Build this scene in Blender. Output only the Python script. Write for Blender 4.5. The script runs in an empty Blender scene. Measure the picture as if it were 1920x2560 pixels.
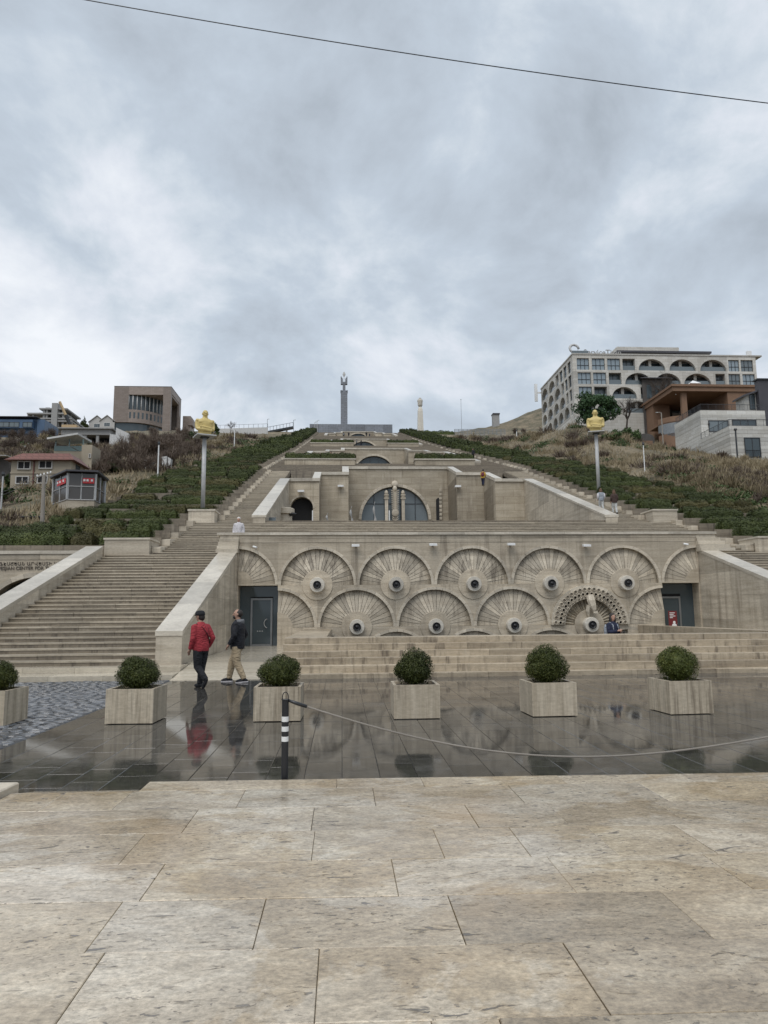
import bpy, math, random
import numpy as np
from mathutils import Vector, Matrix
random.seed(7); rng = np.random.default_rng(7)
SC = bpy.context.scene
COL = SC.collection
rad = math.radians

# ------------------------------------------------------------------ camera
FPX = 1800.0                       # focal length in pixels of a 1920 x 2560 frame
CAM = Vector((0.0, 0.0, 1.72))
YAW, PITCH, ROLL = rad(3.3755), rad(7.878), rad(0.5)
FWD = Vector((math.sin(YAW)*math.cos(PITCH), math.cos(YAW)*math.cos(PITCH), math.sin(PITCH)))
_r = Vector((math.cos(YAW), -math.sin(YAW), 0)); _u = _r.cross(FWD)
RIGHT = _r*math.cos(ROLL) - _u*math.sin(ROLL); UP = _u*math.cos(ROLL) + _r*math.sin(ROLL)
cd = bpy.data.cameras.new('camera'); cam = bpy.data.objects.new('camera', cd); COL.objects.link(cam)
cd.sensor_fit = 'HORIZONTAL'; cd.sensor_width = 36; cd.lens = 36*FPX/1920
cd.clip_start = 0.05; cd.clip_end = 6000
cam.matrix_world = Matrix(((RIGHT.x, UP.x, -FWD.x, CAM.x), (RIGHT.y, UP.y, -FWD.y, CAM.y), (RIGHT.z, UP.z, -FWD.z, CAM.z), (0, 0, 0, 1)))
SC.camera = cam

def P(x, y, Y=None, Z=None, X=None):
    "world point seen at a photograph pixel, at a given world depth Y (or height Z, or X)"
    d = FWD*FPX + RIGHT*(x-960) - UP*(y-1280)
    if Y is not None: t = (Y-CAM.y)/d.y
    elif Z is not None: t = (Z-CAM.z)/d.z
    else: t = (X-CAM.x)/d.x
    return CAM + d*t

# ------------------------------------------------------------------ sky and sun
SUN_EL, SUN_AZ = rad(58), rad(205)      # azimuth clockwise from +Y
W = bpy.data.worlds.new('World'); SC.world = W; W.use_nodes = True
nt = W.node_tree; nt.nodes.clear()
def wn(t, **k):
    n = nt.nodes.new(t)
    for a, b in k.items(): setattr(n, a, b)
    return n
wl = nt.links.new
out = wn('ShaderNodeOutputWorld'); bg = wn('ShaderNodeBackground'); bg.inputs[1].default_value = 0.1
sky = wn('ShaderNodeTexSky', sky_type='NISHITA', sun_disc=False, sun_elevation=SUN_EL, sun_rotation=SUN_AZ)
tc = wn('ShaderNodeTexCoord'); sep = wn('ShaderNodeSeparateXYZ'); wl(tc.outputs['Generated'], sep.inputs[0])
zc = wn('ShaderNodeMath', operation='MAXIMUM'); wl(sep.outputs[2], zc.inputs[0]); zc.inputs[1].default_value = 0.0
zd = wn('ShaderNodeMath', operation='ADD'); wl(zc.outputs[0], zd.inputs[0]); zd.inputs[1].default_value = 0.75
vs = wn('ShaderNodeVectorMath', operation='DIVIDE'); wl(tc.outputs['Generated'], vs.inputs[0])
cz = wn('ShaderNodeCombineXYZ'); [wl(zd.outputs[0], cz.inputs[i]) for i in range(3)]; wl(cz.outputs[0], vs.inputs[1])
mpw = wn('ShaderNodeMapping'); wl(vs.outputs[0], mpw.inputs[0]); mpw.inputs['Location'].default_value = (17.3, 4.1, 3.3)
n1 = wn('ShaderNodeTexNoise'); wl(mpw.outputs[0], n1.inputs[0])
n1.inputs['Scale'].default_value = 4.6; n1.inputs['Detail'].default_value = 10; n1.inputs['Roughness'].default_value = 0.575; n1.inputs['Distortion'].default_value = 0.25
n2 = wn('ShaderNodeTexNoise'); wl(mpw.outputs[0], n2.inputs[0])
n2.inputs['Scale'].default_value = 2.1; n2.inputs['Detail'].default_value = 4; n2.inputs['Roughness'].default_value = 0.5
mixn = wn('ShaderNodeMix', data_type='FLOAT'); mixn.inputs[0].default_value = 0.38
wl(n1.outputs[0], mixn.inputs[2]); wl(n2.outputs[0], mixn.inputs[3])
rp = wn('ShaderNodeValToRGB'); wl(mixn.outputs[0], rp.inputs[0])
el = rp.color_ramp.elements
SKYK = 11.3
el[0].position = 0.36; el[0].color = (0.315, 0.355, 0.40, 1)
el[1].position = 0.63; el[1].color = (0.75, 0.775, 0.81, 1)
for p_, c_ in ((0.43, (0.40, 0.45, 0.51, 1)), (0.485, (0.455, 0.515, 0.585, 1)), (0.52, (0.53, 0.585, 0.645, 1)), (0.55, (0.60, 0.64, 0.70, 1))):
    e = rp.color_ramp.elements.new(p_); e.color = c_
sc_ = wn('ShaderNodeVectorMath', operation='SCALE'); wl(rp.outputs[0], sc_.inputs[0]); sc_.inputs[3].default_value = SKYK
mx = wn('ShaderNodeMix', data_type='RGBA'); mx.inputs[0].default_value = 0.95
wl(sky.outputs[0], mx.inputs[6]); wl(sc_.outputs[0], mx.inputs[7])
wl(mx.outputs[2], bg.inputs[0]); wl(bg.outputs[0], out.inputs[0])

sd = bpy.data.lights.new('sun', 'SUN'); sun = bpy.data.objects.new('sun', sd); COL.objects.link(sun)
sd.energy = 1.5; sd.angle = rad(40); sd.color = (1.0, 0.965, 0.92)
_s = Vector((math.sin(SUN_AZ)*math.cos(SUN_EL), math.cos(SUN_AZ)*math.cos(SUN_EL), math.sin(SUN_EL)))
sun.rotation_euler = _s.to_track_quat('Z', 'Y').to_euler()
sun.location = (0, -20, 60)
vsx = SC.view_settings
vsx.view_transform = 'Standard'; vsx.look = 'None'; vsx.gamma = 1.0; vsx.use_curve_mapping = False
vsx.exposure = 0.15
SC.cycles.max_bounces = 6; SC.cycles.diffuse_bounces = 3; SC.cycles.glossy_bounces = 3
SC.cycles.transparent_max_bounces = 8

# ------------------------------------------------------------------ object helpers
def tag(o, label=None, cat=None, group=None, kind=None):
    if label: o['label'] = label
    if cat: o['category'] = cat
    if group: o['group'] = group
    if kind: o['kind'] = kind
    return o
BASES = {}
def thing(name, label, cat, loc=(0, 0, 0), group=None, kind=None):
    o = bpy.data.objects.new(name, None); o.location = loc; o.empty_display_size = 0.2
    COL.objects.link(o); BASES[o.name] = Vector(loc)
    return tag(o, label, cat, group, kind or ('thing' if cat else None))
def part_of(o, parent):
    COL.objects.link(o)
    if parent is not None:
        o.parent = parent
        b = BASES.get(parent.name)
        if b is not None: o.matrix_parent_inverse = Matrix.Translation(-b)
        elif parent.type == 'MESH': o.matrix_parent_inverse = parent.matrix_basis.inverted()   # sub-part
    return o
def setm(me, mat):
    me.materials.clear()
    for m in (mat if isinstance(mat, (list, tuple)) else [mat]): me.materials.append(m)
class MB:
    def __init__(s): s.v = []; s.f = []; s.mi = []
    def add(s, v, f, mi=0):
        b = len(s.v); s.v += [tuple(p) for p in v]; s.f += [tuple(i+b for i in q) for q in f]; s.mi += [mi]*len(f); return s
    def box(s, x0, x1, y0, y1, z0, z1, mi=0):
        return s.add([(x0,y0,z0),(x1,y0,z0),(x1,y1,z0),(x0,y1,z0),(x0,y0,z1),(x1,y0,z1),(x1,y1,z1),(x0,y1,z1)],
                     [(0,3,2,1),(4,5,6,7),(0,1,5,4),(1,2,6,5),(2,3,7,6),(3,0,4,7)], mi)
    def hexa(s, p, mi=0):      # 8 corners: bottom 4 ccw, top 4 ccw
        return s.add(p, [(0,3,2,1),(4,5,6,7),(0,1,5,4),(1,2,6,5),(2,3,7,6),(3,0,4,7)], mi)
    def prism(s, pts, axis, a, b, mi=0):
        n = len(pts)
        def q(p, t): return {'x': (t, p[0], p[1]), 'y': (p[0], t, p[1]), 'z': (p[0], p[1], t)}[axis]
        v = [q(p, a) for p in pts]+[q(p, b) for p in pts]
        f = [tuple(range(n))[::-1], tuple(range(n, 2*n))]+[(i, (i+1) % n, (i+1) % n+n, i+n) for i in range(n)]
        return s.add(v, f, mi)
    def tube(s, pts, r, n=8, cap=True, mi=0, up=None):
        pts = [Vector(p) for p in pts]; k = len(pts)
        rs = r if isinstance(r, (list, tuple)) else [r]*k
        rings = []; ref = None
        for i, p in enumerate(pts):
            t = (pts[min(i+1, k-1)]-pts[max(i-1, 0)]).normalized()
            if ref is None:
                ref = Vector(up) if up else (Vector((0, 0, 1)) if abs(t.z) < 0.9 else Vector((1, 0, 0)))
            a = (ref-t*ref.dot(t)).normalized(); ref = a; b = t.cross(a)
            rr = rs[i] if isinstance(rs[i], (tuple, list)) else (rs[i], rs[i])
            rings.append([p+a*(math.cos(2*math.pi*j/n)*rr[0])+b*(math.sin(2*math.pi*j/n)*rr[1]) for j in range(n)])
        return s.rings(rings, cap, mi)
    def rings(s, rings, cap=True, mi=0):
        n = len(rings[0]); v = [p for r in rings for p in r]; f = []
        for i in range(len(rings)-1):
            for j in range(n):
                f.append((i*n+j, i*n+(j+1) % n, (i+1)*n+(j+1) % n, (i+1)*n+j))
        if cap: f += [tuple(range(n))[::-1], tuple(range(len(v)-n, len(v)))]
        return s.add(v, f, mi)
    def lathe(s, prof, c, n=16, axis='z', mi=0):
        rings = []
        for r, h in prof:
            rg = []
            for j in range(n):
                a = 2*math.pi*j/n; x, y = r*math.cos(a), r*math.sin(a)
                rg.append({'z': (c[0]+x, c[1]+y, c[2]+h), 'y': (c[0]+x, c[1]+h, c[2]+y)}[axis])
            rings.append(rg)
        return s.rings(rings, True, mi)
    def sphere(s, c, r, n=12, m=8, mi=0):
        rx, ry, rz = r if isinstance(r, (tuple, list)) else (r, r, r)
        rings = [[(c[0]+rx*math.sin(t)*math.cos(2*math.pi*j/n), c[1]+ry*math.sin(t)*math.sin(2*math.pi*j/n), c[2]-rz*math.cos(t)) for j in range(n)]
                 for t in [0.12+(math.pi-0.24)*i/m for i in range(m+1)]]
        return s.rings(rings, True, mi)
    def ring_cell(s, cx, cz, rect, hole, y0, y1, mi=0):
        "a wall panel in the x-z plane, thickness y0..y1, pierced by a star-shaped hole"
        x0, x1, z0, z1 = rect
        ang = lambda p: math.atan2(p[1]-cz, p[0]-cx)
        hs = sorted(((ang(h), h) for h in hole))
        def onhole(a):
            for i in range(len(hs)):
                a0, p0 = hs[i]; a1, p1 = hs[(i+1) % len(hs)]
                d0 = (a-a0) % (2*math.pi); w = (a1-a0) % (2*math.pi)
                if d0 <= w+1e-9 and w > 0:
                    dx, dy = math.cos(a), math.sin(a); ex, ey = p1[0]-p0[0], p1[1]-p0[1]
                    den = dx*ey-dy*ex
                    if abs(den) < 1e-12: return p0
                    t = ((p0[0]-cx)*ey-(p0[1]-cz)*ex)/den
                    return (cx+dx*t, cz+dy*t)
            return hs[0][1]
        def onrect(a):
            dx, dy = math.cos(a), math.sin(a); t = 1e9
            if dx > 1e-9: t = min(t, (x1-cx)/dx)
            if dx < -1e-9: t = min(t, (x0-cx)/dx)
            if dy > 1e-9: t = min(t, (z1-cz)/dy)
            if dy < -1e-9: t = min(t, (z0-cz)/dy)
            return (cx+dx*t, cz+dy*t)
        As = [h[0] for h in hs]+[ang(c) for c in ((x0, z0), (x1, z0), (x1, z1), (x0, z1))]
        As = sorted(set(round(a, 6) for a in As)); n = len(As)
        hp = [onhole(a) for a in As]; rp_ = [onrect(a) for a in As]
        v = [(p[0], y0, p[1]) for p in hp]+[(p[0], y0, p[1]) for p in rp_]+[(p[0], y1, p[1]) for p in hp]+[(p[0], y1, p[1]) for p in rp_]
        f = []
        for i in range(n):
            j = (i+1) % n
            f += [(i, n+i, n+j, j), (i, j, 2*n+j, 2*n+i), (n+i, 3*n+i, 3*n+j, n+j), (2*n+i, 2*n+j, 3*n+j, 3*n+i)]
        return s.add(v, f, mi)
    def mesh(s, name, mat, smooth=False):
        me = bpy.data.meshes.new(name); me.from_pydata(s.v, [], s.f); setm(me, mat)
        if any(s.mi): me.polygons.foreach_set('material_index', s.mi)
        if smooth: me.polygons.foreach_set('use_smooth', [True]*len(me.polygons))
        me.update(); return me
    def build(s, name, mat, parent=None, smooth=False):
        o = bpy.data.objects.new(name, s.mesh(name, mat, smooth)); return part_of(o, parent)
_cubes = {}
def cube_mesh(mat):
    if mat.name not in _cubes: _cubes[mat.name] = MB().box(-.5, .5, -.5, .5, -.5, .5).mesh('block_'+mat.name, mat)
    return _cubes[mat.name]
def piece(name, parent, b, mat, rz=0.0):
    "a block that shares one mesh with all blocks of its material"
    o = bpy.data.objects.new(name, cube_mesh(mat))
    o.location = ((b[0]+b[1])/2, (b[2]+b[3])/2, (b[4]+b[5])/2); o.scale = (b[1]-b[0], b[3]-b[2], b[5]-b[4]); o.rotation_euler.z = rz
    part_of(o, parent)
    return o
def inst(name, me, parent, loc, rot=(0, 0, 0), scale=(1, 1, 1)):
    o = bpy.data.objects.new(name, me); o.location = loc; o.rotation_euler = rot; o.scale = scale
    return part_of(o, parent)
def fastmesh(name, V, Q, mat, smooth=False):
    "numpy quads -> mesh"
    me = bpy.data.meshes.new(name); n = len(Q)
    me.vertices.add(len(V)); me.vertices.foreach_set('co', np.asarray(V, np.float32).ravel())
    me.loops.add(n*4); me.loops.foreach_set('vertex_index', np.asarray(Q, np.int32).ravel())
    me.polygons.add(n); me.polygons.foreach_set('loop_start', np.arange(0, n*4, 4, dtype=np.int32))
    me.polygons.foreach_set('loop_total', np.full(n, 4, np.int32))
    if smooth: me.polygons.foreach_set('use_smooth', np.ones(n, bool))
    me.update(calc_edges=True); me.validate(); setm(me, mat); return me
# ------------------------------------------------------------------ materials
MATS = {}
class NB:
    def __init__(s, name):
        s.m = bpy.data.materials.new(name); s.m.use_nodes = True; s.t = s.m.node_tree
        s.b = s.t.nodes['Principled BSDF']; MATS[name] = s.m
    def n(s, t, ins=None, **k):
        n = s.t.nodes.new(t)
        for a, b in k.items(): setattr(n, a, b)
        for a, b in (ins or {}).items():
            if isinstance(b, bpy.types.NodeSocket): s.t.links.new(b, n.inputs[a])
            else: n.inputs[a].default_value = b
        return n
    def l(s, a, b): s.t.links.new(a, b)
    def pos(s, scale=(1, 1, 1), off=(0, 0, 0)):
        if not hasattr(s, 'g'): s.g = s.n('ShaderNodeNewGeometry')
        return s.n('ShaderNodeMapping', {'Vector': s.g.outputs['Position'], 'Scale': scale, 'Location': off}).outputs[0]
    def noise(s, vec, scale, detail=4, rough=.55, dist=0.):
        return s.n('ShaderNodeTexNoise', {'Vector': vec, 'Scale': scale, 'Detail': detail, 'Roughness': rough, 'Distortion': dist}).outputs[0]
    def ramp(s, fac, stops):
        r = s.n('ShaderNodeValToRGB', {0: fac}); e = r.color_ramp.elements
        for i, (p, c) in enumerate(stops):
            x = e[i] if i < 2 else e.new(p)
            x.position = p; x.color = (c, c, c, 1) if isinstance(c, (int, float)) else (*c, 1)
        return r.outputs[0]
    def mix(s, f, a, b, mode='MIX'):
        n = s.n('ShaderNodeMix', data_type='RGBA', blend_type=mode)
        for i, v in ((0, f), (6, a), (7, b)):
            if isinstance(v, bpy.types.NodeSocket): s.l(v, n.inputs[i])
            elif isinstance(v, tuple): n.inputs[i].default_value = (*v, 1)
            else: n.inputs[i].default_value = v
        return n.outputs[2]
    def math(s, op, a, b):
        n = s.n('ShaderNodeMath', operation=op)
        for i, v in ((0, a), (1, b)):
            if isinstance(v, bpy.types.NodeSocket): s.l(v, n.inputs[i])
            else: n.inputs[i].default_value = v
        return n.outputs[0]
    def rnd(s): return s.n('ShaderNodeObjectInfo').outputs['Random']
    def bump(s, h, strength=.3, dist=.02):
        s.l(s.n('ShaderNodeBump', {'Height': h, 'Strength': strength, 'Distance': dist}).outputs[0], s.b.inputs['Normal'])
    def fin(s, col=None, rough=None, metal=0., spec=None, **k):
        for sock, v in (('Base Color', col), ('Roughness', rough)):
            if v is None: continue
            if isinstance(v, bpy.types.NodeSocket): s.l(v, s.b.inputs[sock])
            elif isinstance(v, tuple): s.b.inputs[sock].default_value = (*v, 1)
            else: s.b.inputs[sock].default_value = v
        s.b.inputs['Metallic'].default_value = metal
        if spec is not None: s.b.inputs['Specular IOR Level'].default_value = spec
        return s.m
def plain(name, col, rough=.6, metal=0., var=.12, scale=3.):
    b = NB(name); n = b.noise(b.pos(), scale, 5, .6)
    lo = tuple(c*(1-var) for c in col); hi = tuple(min(1, c*(1+var)) for c in col)
    return b.fin(b.ramp(n, [(.3, lo), (.7, hi)]), rough, metal)
def trav(name, ca, cb, stain=.5, dark=(.09, .072, .055), rough=.55, bed=(.35, .35, 4.), joints=None, var=.22, stretch=(2.2, 2.2, .14), bumpk=.25, pale=.25, thr=(.5, .68), warm=(1.03, 1.01, .96)):
    "weathered travertine: horizontal bedding, pits, dark run-off streaks, pale lime bloom"
    b = NB(name)
    bedn = b.noise(b.pos(bed), 1.4, 6, .62, .4)
    col = b.ramp(bedn, [(.28, ca), (.72, cb)])
    fine = b.noise(b.pos((1, 1, 2.5)), 9, 5, .7)
    col = b.mix(.55, col, b.ramp(fine, [(.3, .68), (.7, 1.25)]), 'MULTIPLY')
    r = b.rnd(); col = b.mix(1., col, b.ramp(r, [(0, 1-var), (1, 1+var*.7)]), 'MULTIPLY')
    st = b.noise(b.pos(stretch), 1.5, 5, .65, .2); big = b.noise(b.pos((.25, .25, .4), (3, 8, 1)), 1.0, 3)
    m = b.math('MULTIPLY', b.ramp(st, [(thr[0], 0.), (thr[1], 1.)]), b.ramp(big, [(.38, .15), (.62, 1.)]))
    col = b.mix(b.math('MULTIPLY', m, stain), col, dark)
    lime = b.noise(b.pos((1.7, 1.7, .35), (11, 4, 7)), 1.1, 4, .6)
    col = b.mix(b.math('MULTIPLY', b.ramp(lime, [(.6, 0.), (.74, 1.)]), pale), col, (.62, .57, .49))
    h = fine
    if joints:
        bw, bh, mo = joints
        g = b.n('ShaderNodeSeparateXYZ', {0: b.pos()})
        vec = b.n('ShaderNodeCombineXYZ', {0: b.math('ADD', g.outputs[0], g.outputs[1]), 1: g.outputs[2]}).outputs[0]
        br = b.n('ShaderNodeTexBrick', {'Vector': vec, 'Scale': 1., 'Brick Width': bw, 'Row Height': bh, 'Mortar Size': mo, 'Mortar Smooth': .2, 'Color1': (1, 1, 1, 1), 'Color2': (.86, .845, .82, 1), 'Mortar': (.62, .58, .53, 1)})
        col = b.mix(1., col, br.outputs[0], 'MULTIPLY')
    col = b.mix(1., col, warm, 'MULTIPLY')
    b.bump(h, bumpk, .015)
    return b.fin(col, rough)
M = {}
M['wall'] = trav('travertine_wall', (.37, .318, .25), (.575, .515, .425), stain=.6, dark=(.11, .086, .064))
M['wallfar'] = trav('travertine_wall_coursed', (.37, .32, .25), (.55, .495, .405), stain=.6, dark=(.13, .105, .08), joints=(1.9, .62, .014), bed=(.3, .3, 1.6), stretch=(1.4, 1.4, .1), pale=.4)
M['wing'] = trav('travertine_pale', (.38, .335, .27), (.60, .55, .475), stain=.62, dark=(.17, .135, .10), pale=.4, stretch=(2.0, 2.0, .12), thr=(.47, .66))
M['cap'] = trav('travertine_cap', (.42, .385, .33), (.60, .56, .495), stain=.45, dark=(.2, .165, .13), rough=.3, stretch=(1.2, 1.2, 1.2), bed=(.8, .8, 3))
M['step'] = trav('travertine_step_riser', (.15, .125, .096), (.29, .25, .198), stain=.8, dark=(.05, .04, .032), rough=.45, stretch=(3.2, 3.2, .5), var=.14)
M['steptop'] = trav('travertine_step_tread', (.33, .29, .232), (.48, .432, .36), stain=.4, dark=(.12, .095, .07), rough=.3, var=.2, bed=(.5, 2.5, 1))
M['tread'] = trav('travertine_terrace_step', (.30, .245, .18), (.50, .43, .335), stain=.8, dark=(.085, .065, .048), rough=.33, var=.2, stretch=(4, 4, .5), thr=(.5, .64))
M['wedge'] = trav('travertine_fan', (.37, .322, .255), (.57, .515, .43), stain=.75, stretch=(3.4, 3.4, .35), var=.3, dark=(.08, .062, .046), thr=(.48, .65))
M['rim'] = trav('travertine_rim', (.46, .405, .33), (.62, .57, .49), stain=.4, var=.24)
M['hub'] = trav('travertine_hub', (.52, .49, .44), (.66, .63, .58), stain=.3, dark=(.2, .17, .14))
M['kerb'] = trav('travertine_kerb', (.40, .35, .285), (.60, .55, .47), stain=.45, dark=(.13, .105, .08))
M['planter'] = trav('travertine_vertical_vein', (.37, .315, .24), (.56, .495, .40), stain=.8, dark=(.12, .095, .07), bed=(7, 7, .4), stretch=(11, 11, .5), var=.1, pale=.1, thr=(.48, .62))
M['apron'] = trav('travertine_apron', (.42, .375, .305), (.60, .555, .475), stain=.2, rough=.16, bed=(.3, 2.2, 1), var=.12)

def wetfloor():
    b = NB('travertine_pavement_wet')
    r = b.rnd()
    off = b.n('ShaderNodeCombineXYZ', {0: b.math('MULTIPLY', r, 37.), 1: b.math('MULTIPLY', r, 11.), 2: 0.}).outputs[0]
    g = b.n('ShaderNodeNewGeometry'); v0 = b.n('ShaderNodeVectorMath', {0: g.outputs['Position'], 1: off}, operation='ADD').outputs[0]
    mp = lambda s: b.n('ShaderNodeMapping', {'Vector': v0, 'Scale': s}).outputs[0]
    big = b.noise(mp((.7, 1.3, 1)), 1.6, 9, .72, .8)
    col = b.ramp(big, [(.25, (.30, .25, .188)), (.5, (.455, .398, .318)), (.72, (.63, .58, .495))])
    grain = b.noise(mp((1, 1.4, 1)), 26, 8, .8)
    mid = b.noise(mp((1, 1.6, 1)), 7, 7, .75)
    col = b.mix(.85, col, b.ramp(mid, [(.34, .74), (.66, 1.18)]), 'MULTIPLY')
    col = b.mix(1., col, b.ramp(grain, [(.34, .62), (.64, 1.3)]), 'MULTIPLY')
    col = b.mix(1., col, b.ramp(r, [(0, (.86, .85, .83)), (.3, (1., .985, .96)), (.55, (1.14, 1.13, 1.11)), (.8, (1.03, .97, .86)), (1, (.93, .94, .95))]), 'MULTIPLY')
    # travertine pits and open veins, filled with dark water
    pn = b.noise(mp((1, 2.1, 1)), 17, 3, .55, .6); zone = b.noise(mp((.8, .8, 1)), 1.7, 3)
    pit = b.math('MULTIPLY', b.ramp(pn, [(.615, 0.), (.65, 1.)]), b.ramp(zone, [(.42, .0), (.6, 1.)]))
    pn2 = b.noise(mp((.6, 1.7, 1)), 5.2, 5, .6, 1.3)
    crack = b.math('MULTIPLY', b.ramp(pn2, [(.64, 0.), (.68, 1.)]), 1.)
    pit = b.math('MAXIMUM', pit, crack)
    col = b.mix(b.math('MULTIPLY', pit, .78), col, (.085, .08, .078))
    # rust and wet patches (world space, they cross the joints)
    wp = b.noise(b.pos((.45, .7, 1), (2.3, 5.2, 0)), 1.0, 9, .68, .5)
    wet = b.ramp(wp, [(.485, 0.), (.515, 1.)])
    col = b.mix(b.math('MULTIPLY', wet, .6), col, b.mix(1., col, (.74, .66, .53), 'MULTIPLY'))
    ru = b.noise(b.pos((.5, .7, 1), (9.3, 1.2, 0)), 1.2, 3)
    col = b.mix(b.math('MULTIPLY', b.ramp(ru, [(.6, 0.), (.75, 1.)]), .35), col, (.42, .27, .12))
    film = b.noise(b.pos((.5, .5, 1), (7, 2, 0)), 1.8, 4, .6)
    rough = b.n('ShaderNodeMapRange', {0: film, 1: .42, 2: .68, 3: .03, 4: .2}).outputs[0]
    rough = b.math('ADD', rough, b.math('MULTIPLY', grain, .08))
    b.bump(b.math('SUBTRACT', b.math('MULTIPLY', grain, .25), pit), .35, .004)
    return b.fin(col, rough)
M['slab'] = wetfloor()
def wetbasalt(name, ca, cb, r0, r1, sc=1.):
    b = NB(name); r = b.rnd()
    n = b.noise(b.pos(), 7, 6, .7); col = b.ramp(n, [(.3, ca), (.7, cb)])
    col = b.mix(1., col, b.ramp(r, [(0, .72), (1, 1.3)]), 'MULTIPLY')
    film = b.noise(b.pos((.42, .36, 1), (1.5, 3.2, 0)), 1.5, 4, .6, .4)
    loc = b.noise(b.pos((1, 1, 1), (5, 1, 0)), 3.1, 4, .65)
    f = b.math('ADD', b.math('MULTIPLY', film, .7), b.math('MULTIPLY', loc, .3))
    f = b.math('ADD', f, b.math('MULTIPLY', b.math('SUBTRACT', r, .5), .07))
    rough = b.n('ShaderNodeMapRange', {0: f, 1: .47, 2: .65, 3: r0, 4: r1}).outputs[0]
    b.bump(b.noise(b.pos(), 22*sc, 5, .65), .018*sc, .01)
    return b.fin(col, rough, spec=.5)
M['basalt'] = wetbasalt('wet_basalt_tile', (.042, .040, .036), (.085, .080, .072), .012, .18)
M['cobble'] = wetbasalt('wet_basalt_cobble', (.075, .079, .086), (.15, .155, .165), .14, .38, 4.)
M['grout'] = plain('dark_wet_joint', (.035, .033, .03), .5)
M['mortar'] = plain('grey_mortar', (.10, .09, .078), .6)
M['black'] = plain('black_paint', (.018, .018, .02), .35)
M['white'] = plain('white_paint', (.78, .78, .77), .4)
M['metal'] = plain('galvanised_steel', (.48, .48, .475), .55, .15)
M['darkmetal'] = plain('dark_metal', (.045, .047, .05), .35, .4)
M['frame'] = plain('grey_aluminium', (.24, .25, .255), .35, .5)
M['bronze'] = plain('black_bronze', (.022, .022, .024), .3, .3)
M['soil'] = plain('dark_soil', (.055, .043, .032), .9)
M['rope'] = plain('grey_rope', (.27, .245, .215), .8)
M['gold'] = plain('matt_gold_paint', (.60, .475, .19), .55, 0, .1)
M['conc'] = plain('bare_concrete', (.33, .325, .315), .8)
M['tower'] = trav('grey_basalt_cladding', (.19, .21, .245), (.28, .30, .34), stain=.3, joints=(2.4, .9, .06), pale=.05, warm=(1., 1., 1.))
def glassy(name, col, rough=.06):
    b = NB(name); return b.fin(col, rough, 0., .6)
M['glass'] = glassy('dark_window_glass', (.06, .08, .09))
M['skyglass'] = glassy('pale_reflecting_glass', (.15, .18, .195))
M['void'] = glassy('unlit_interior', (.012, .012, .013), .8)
def leafmat(name, ca, cb, cc):
    b = NB(name); n = b.noise(b.pos(), 1.1, 3); f = b.noise(b.pos(), 14, 2)
    c = b.ramp(b.math('ADD', b.math('MULTIPLY', n, .5), b.math('MULTIPLY', f, .5)), [(.34, ca), (.52, cb), (.68, cc)])
    c = b.mix(1., c, b.ramp(b.rnd(), [(0, .75), (1, 1.25)]), 'MULTIPLY')
    m = b.fin(c, .55, spec=.3)
    b.b.inputs['Subsurface Weight'].default_value = 0.
    return m
M['box'] = leafmat('boxwood_leaf', (.024, .033, .006), (.05, .063, .011), (.105, .112, .024))
M['hedge'] = leafmat('hedge_leaf', (.036, .05, .013), (.065, .084, .021), (.11, .128, .036))
M['hedge2'] = leafmat('hedge_leaf_olive', (.06, .056, .02), (.105, .096, .034), (.16, .14, .055))
M['tree'] = leafmat('tree_leaf', (.022, .05, .018), (.04, .08, .03), (.065, .115, .042))
M['bush'] = leafmat('bush_leaf', (.035, .06, .02), (.06, .095, .03), (.09, .13, .045))
M['brown'] = leafmat('bare_twig', (.07, .05, .038), (.115, .085, .065), (.155, .12, .09))
M['dry'] = leafmat('dry_grass_blade', (.19, .15, .09), (.31, .25, .155), (.42, .35, .225))
M['bark'] = plain('bark', (.07, .056, .045), .9)
def hillmat():
    b = NB('hillside_earth'); n = b.noise(b.pos(), .16, 5, .6, .5); f = b.noise(b.pos(), 1.3, 5, .65)
    c = b.ramp(b.math('ADD', b.math('MULTIPLY', n, .6), b.math('MULTIPLY', f, .4)), [(.36, (.045, .052, .025)), (.45, (.10, .088, .054)), (.55, (.19, .152, .098)), (.68, (.27, .222, .148))])
    b.bump(f, .6, .2); return b.fin(c, .9)
M['hill'] = hillmat()

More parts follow.
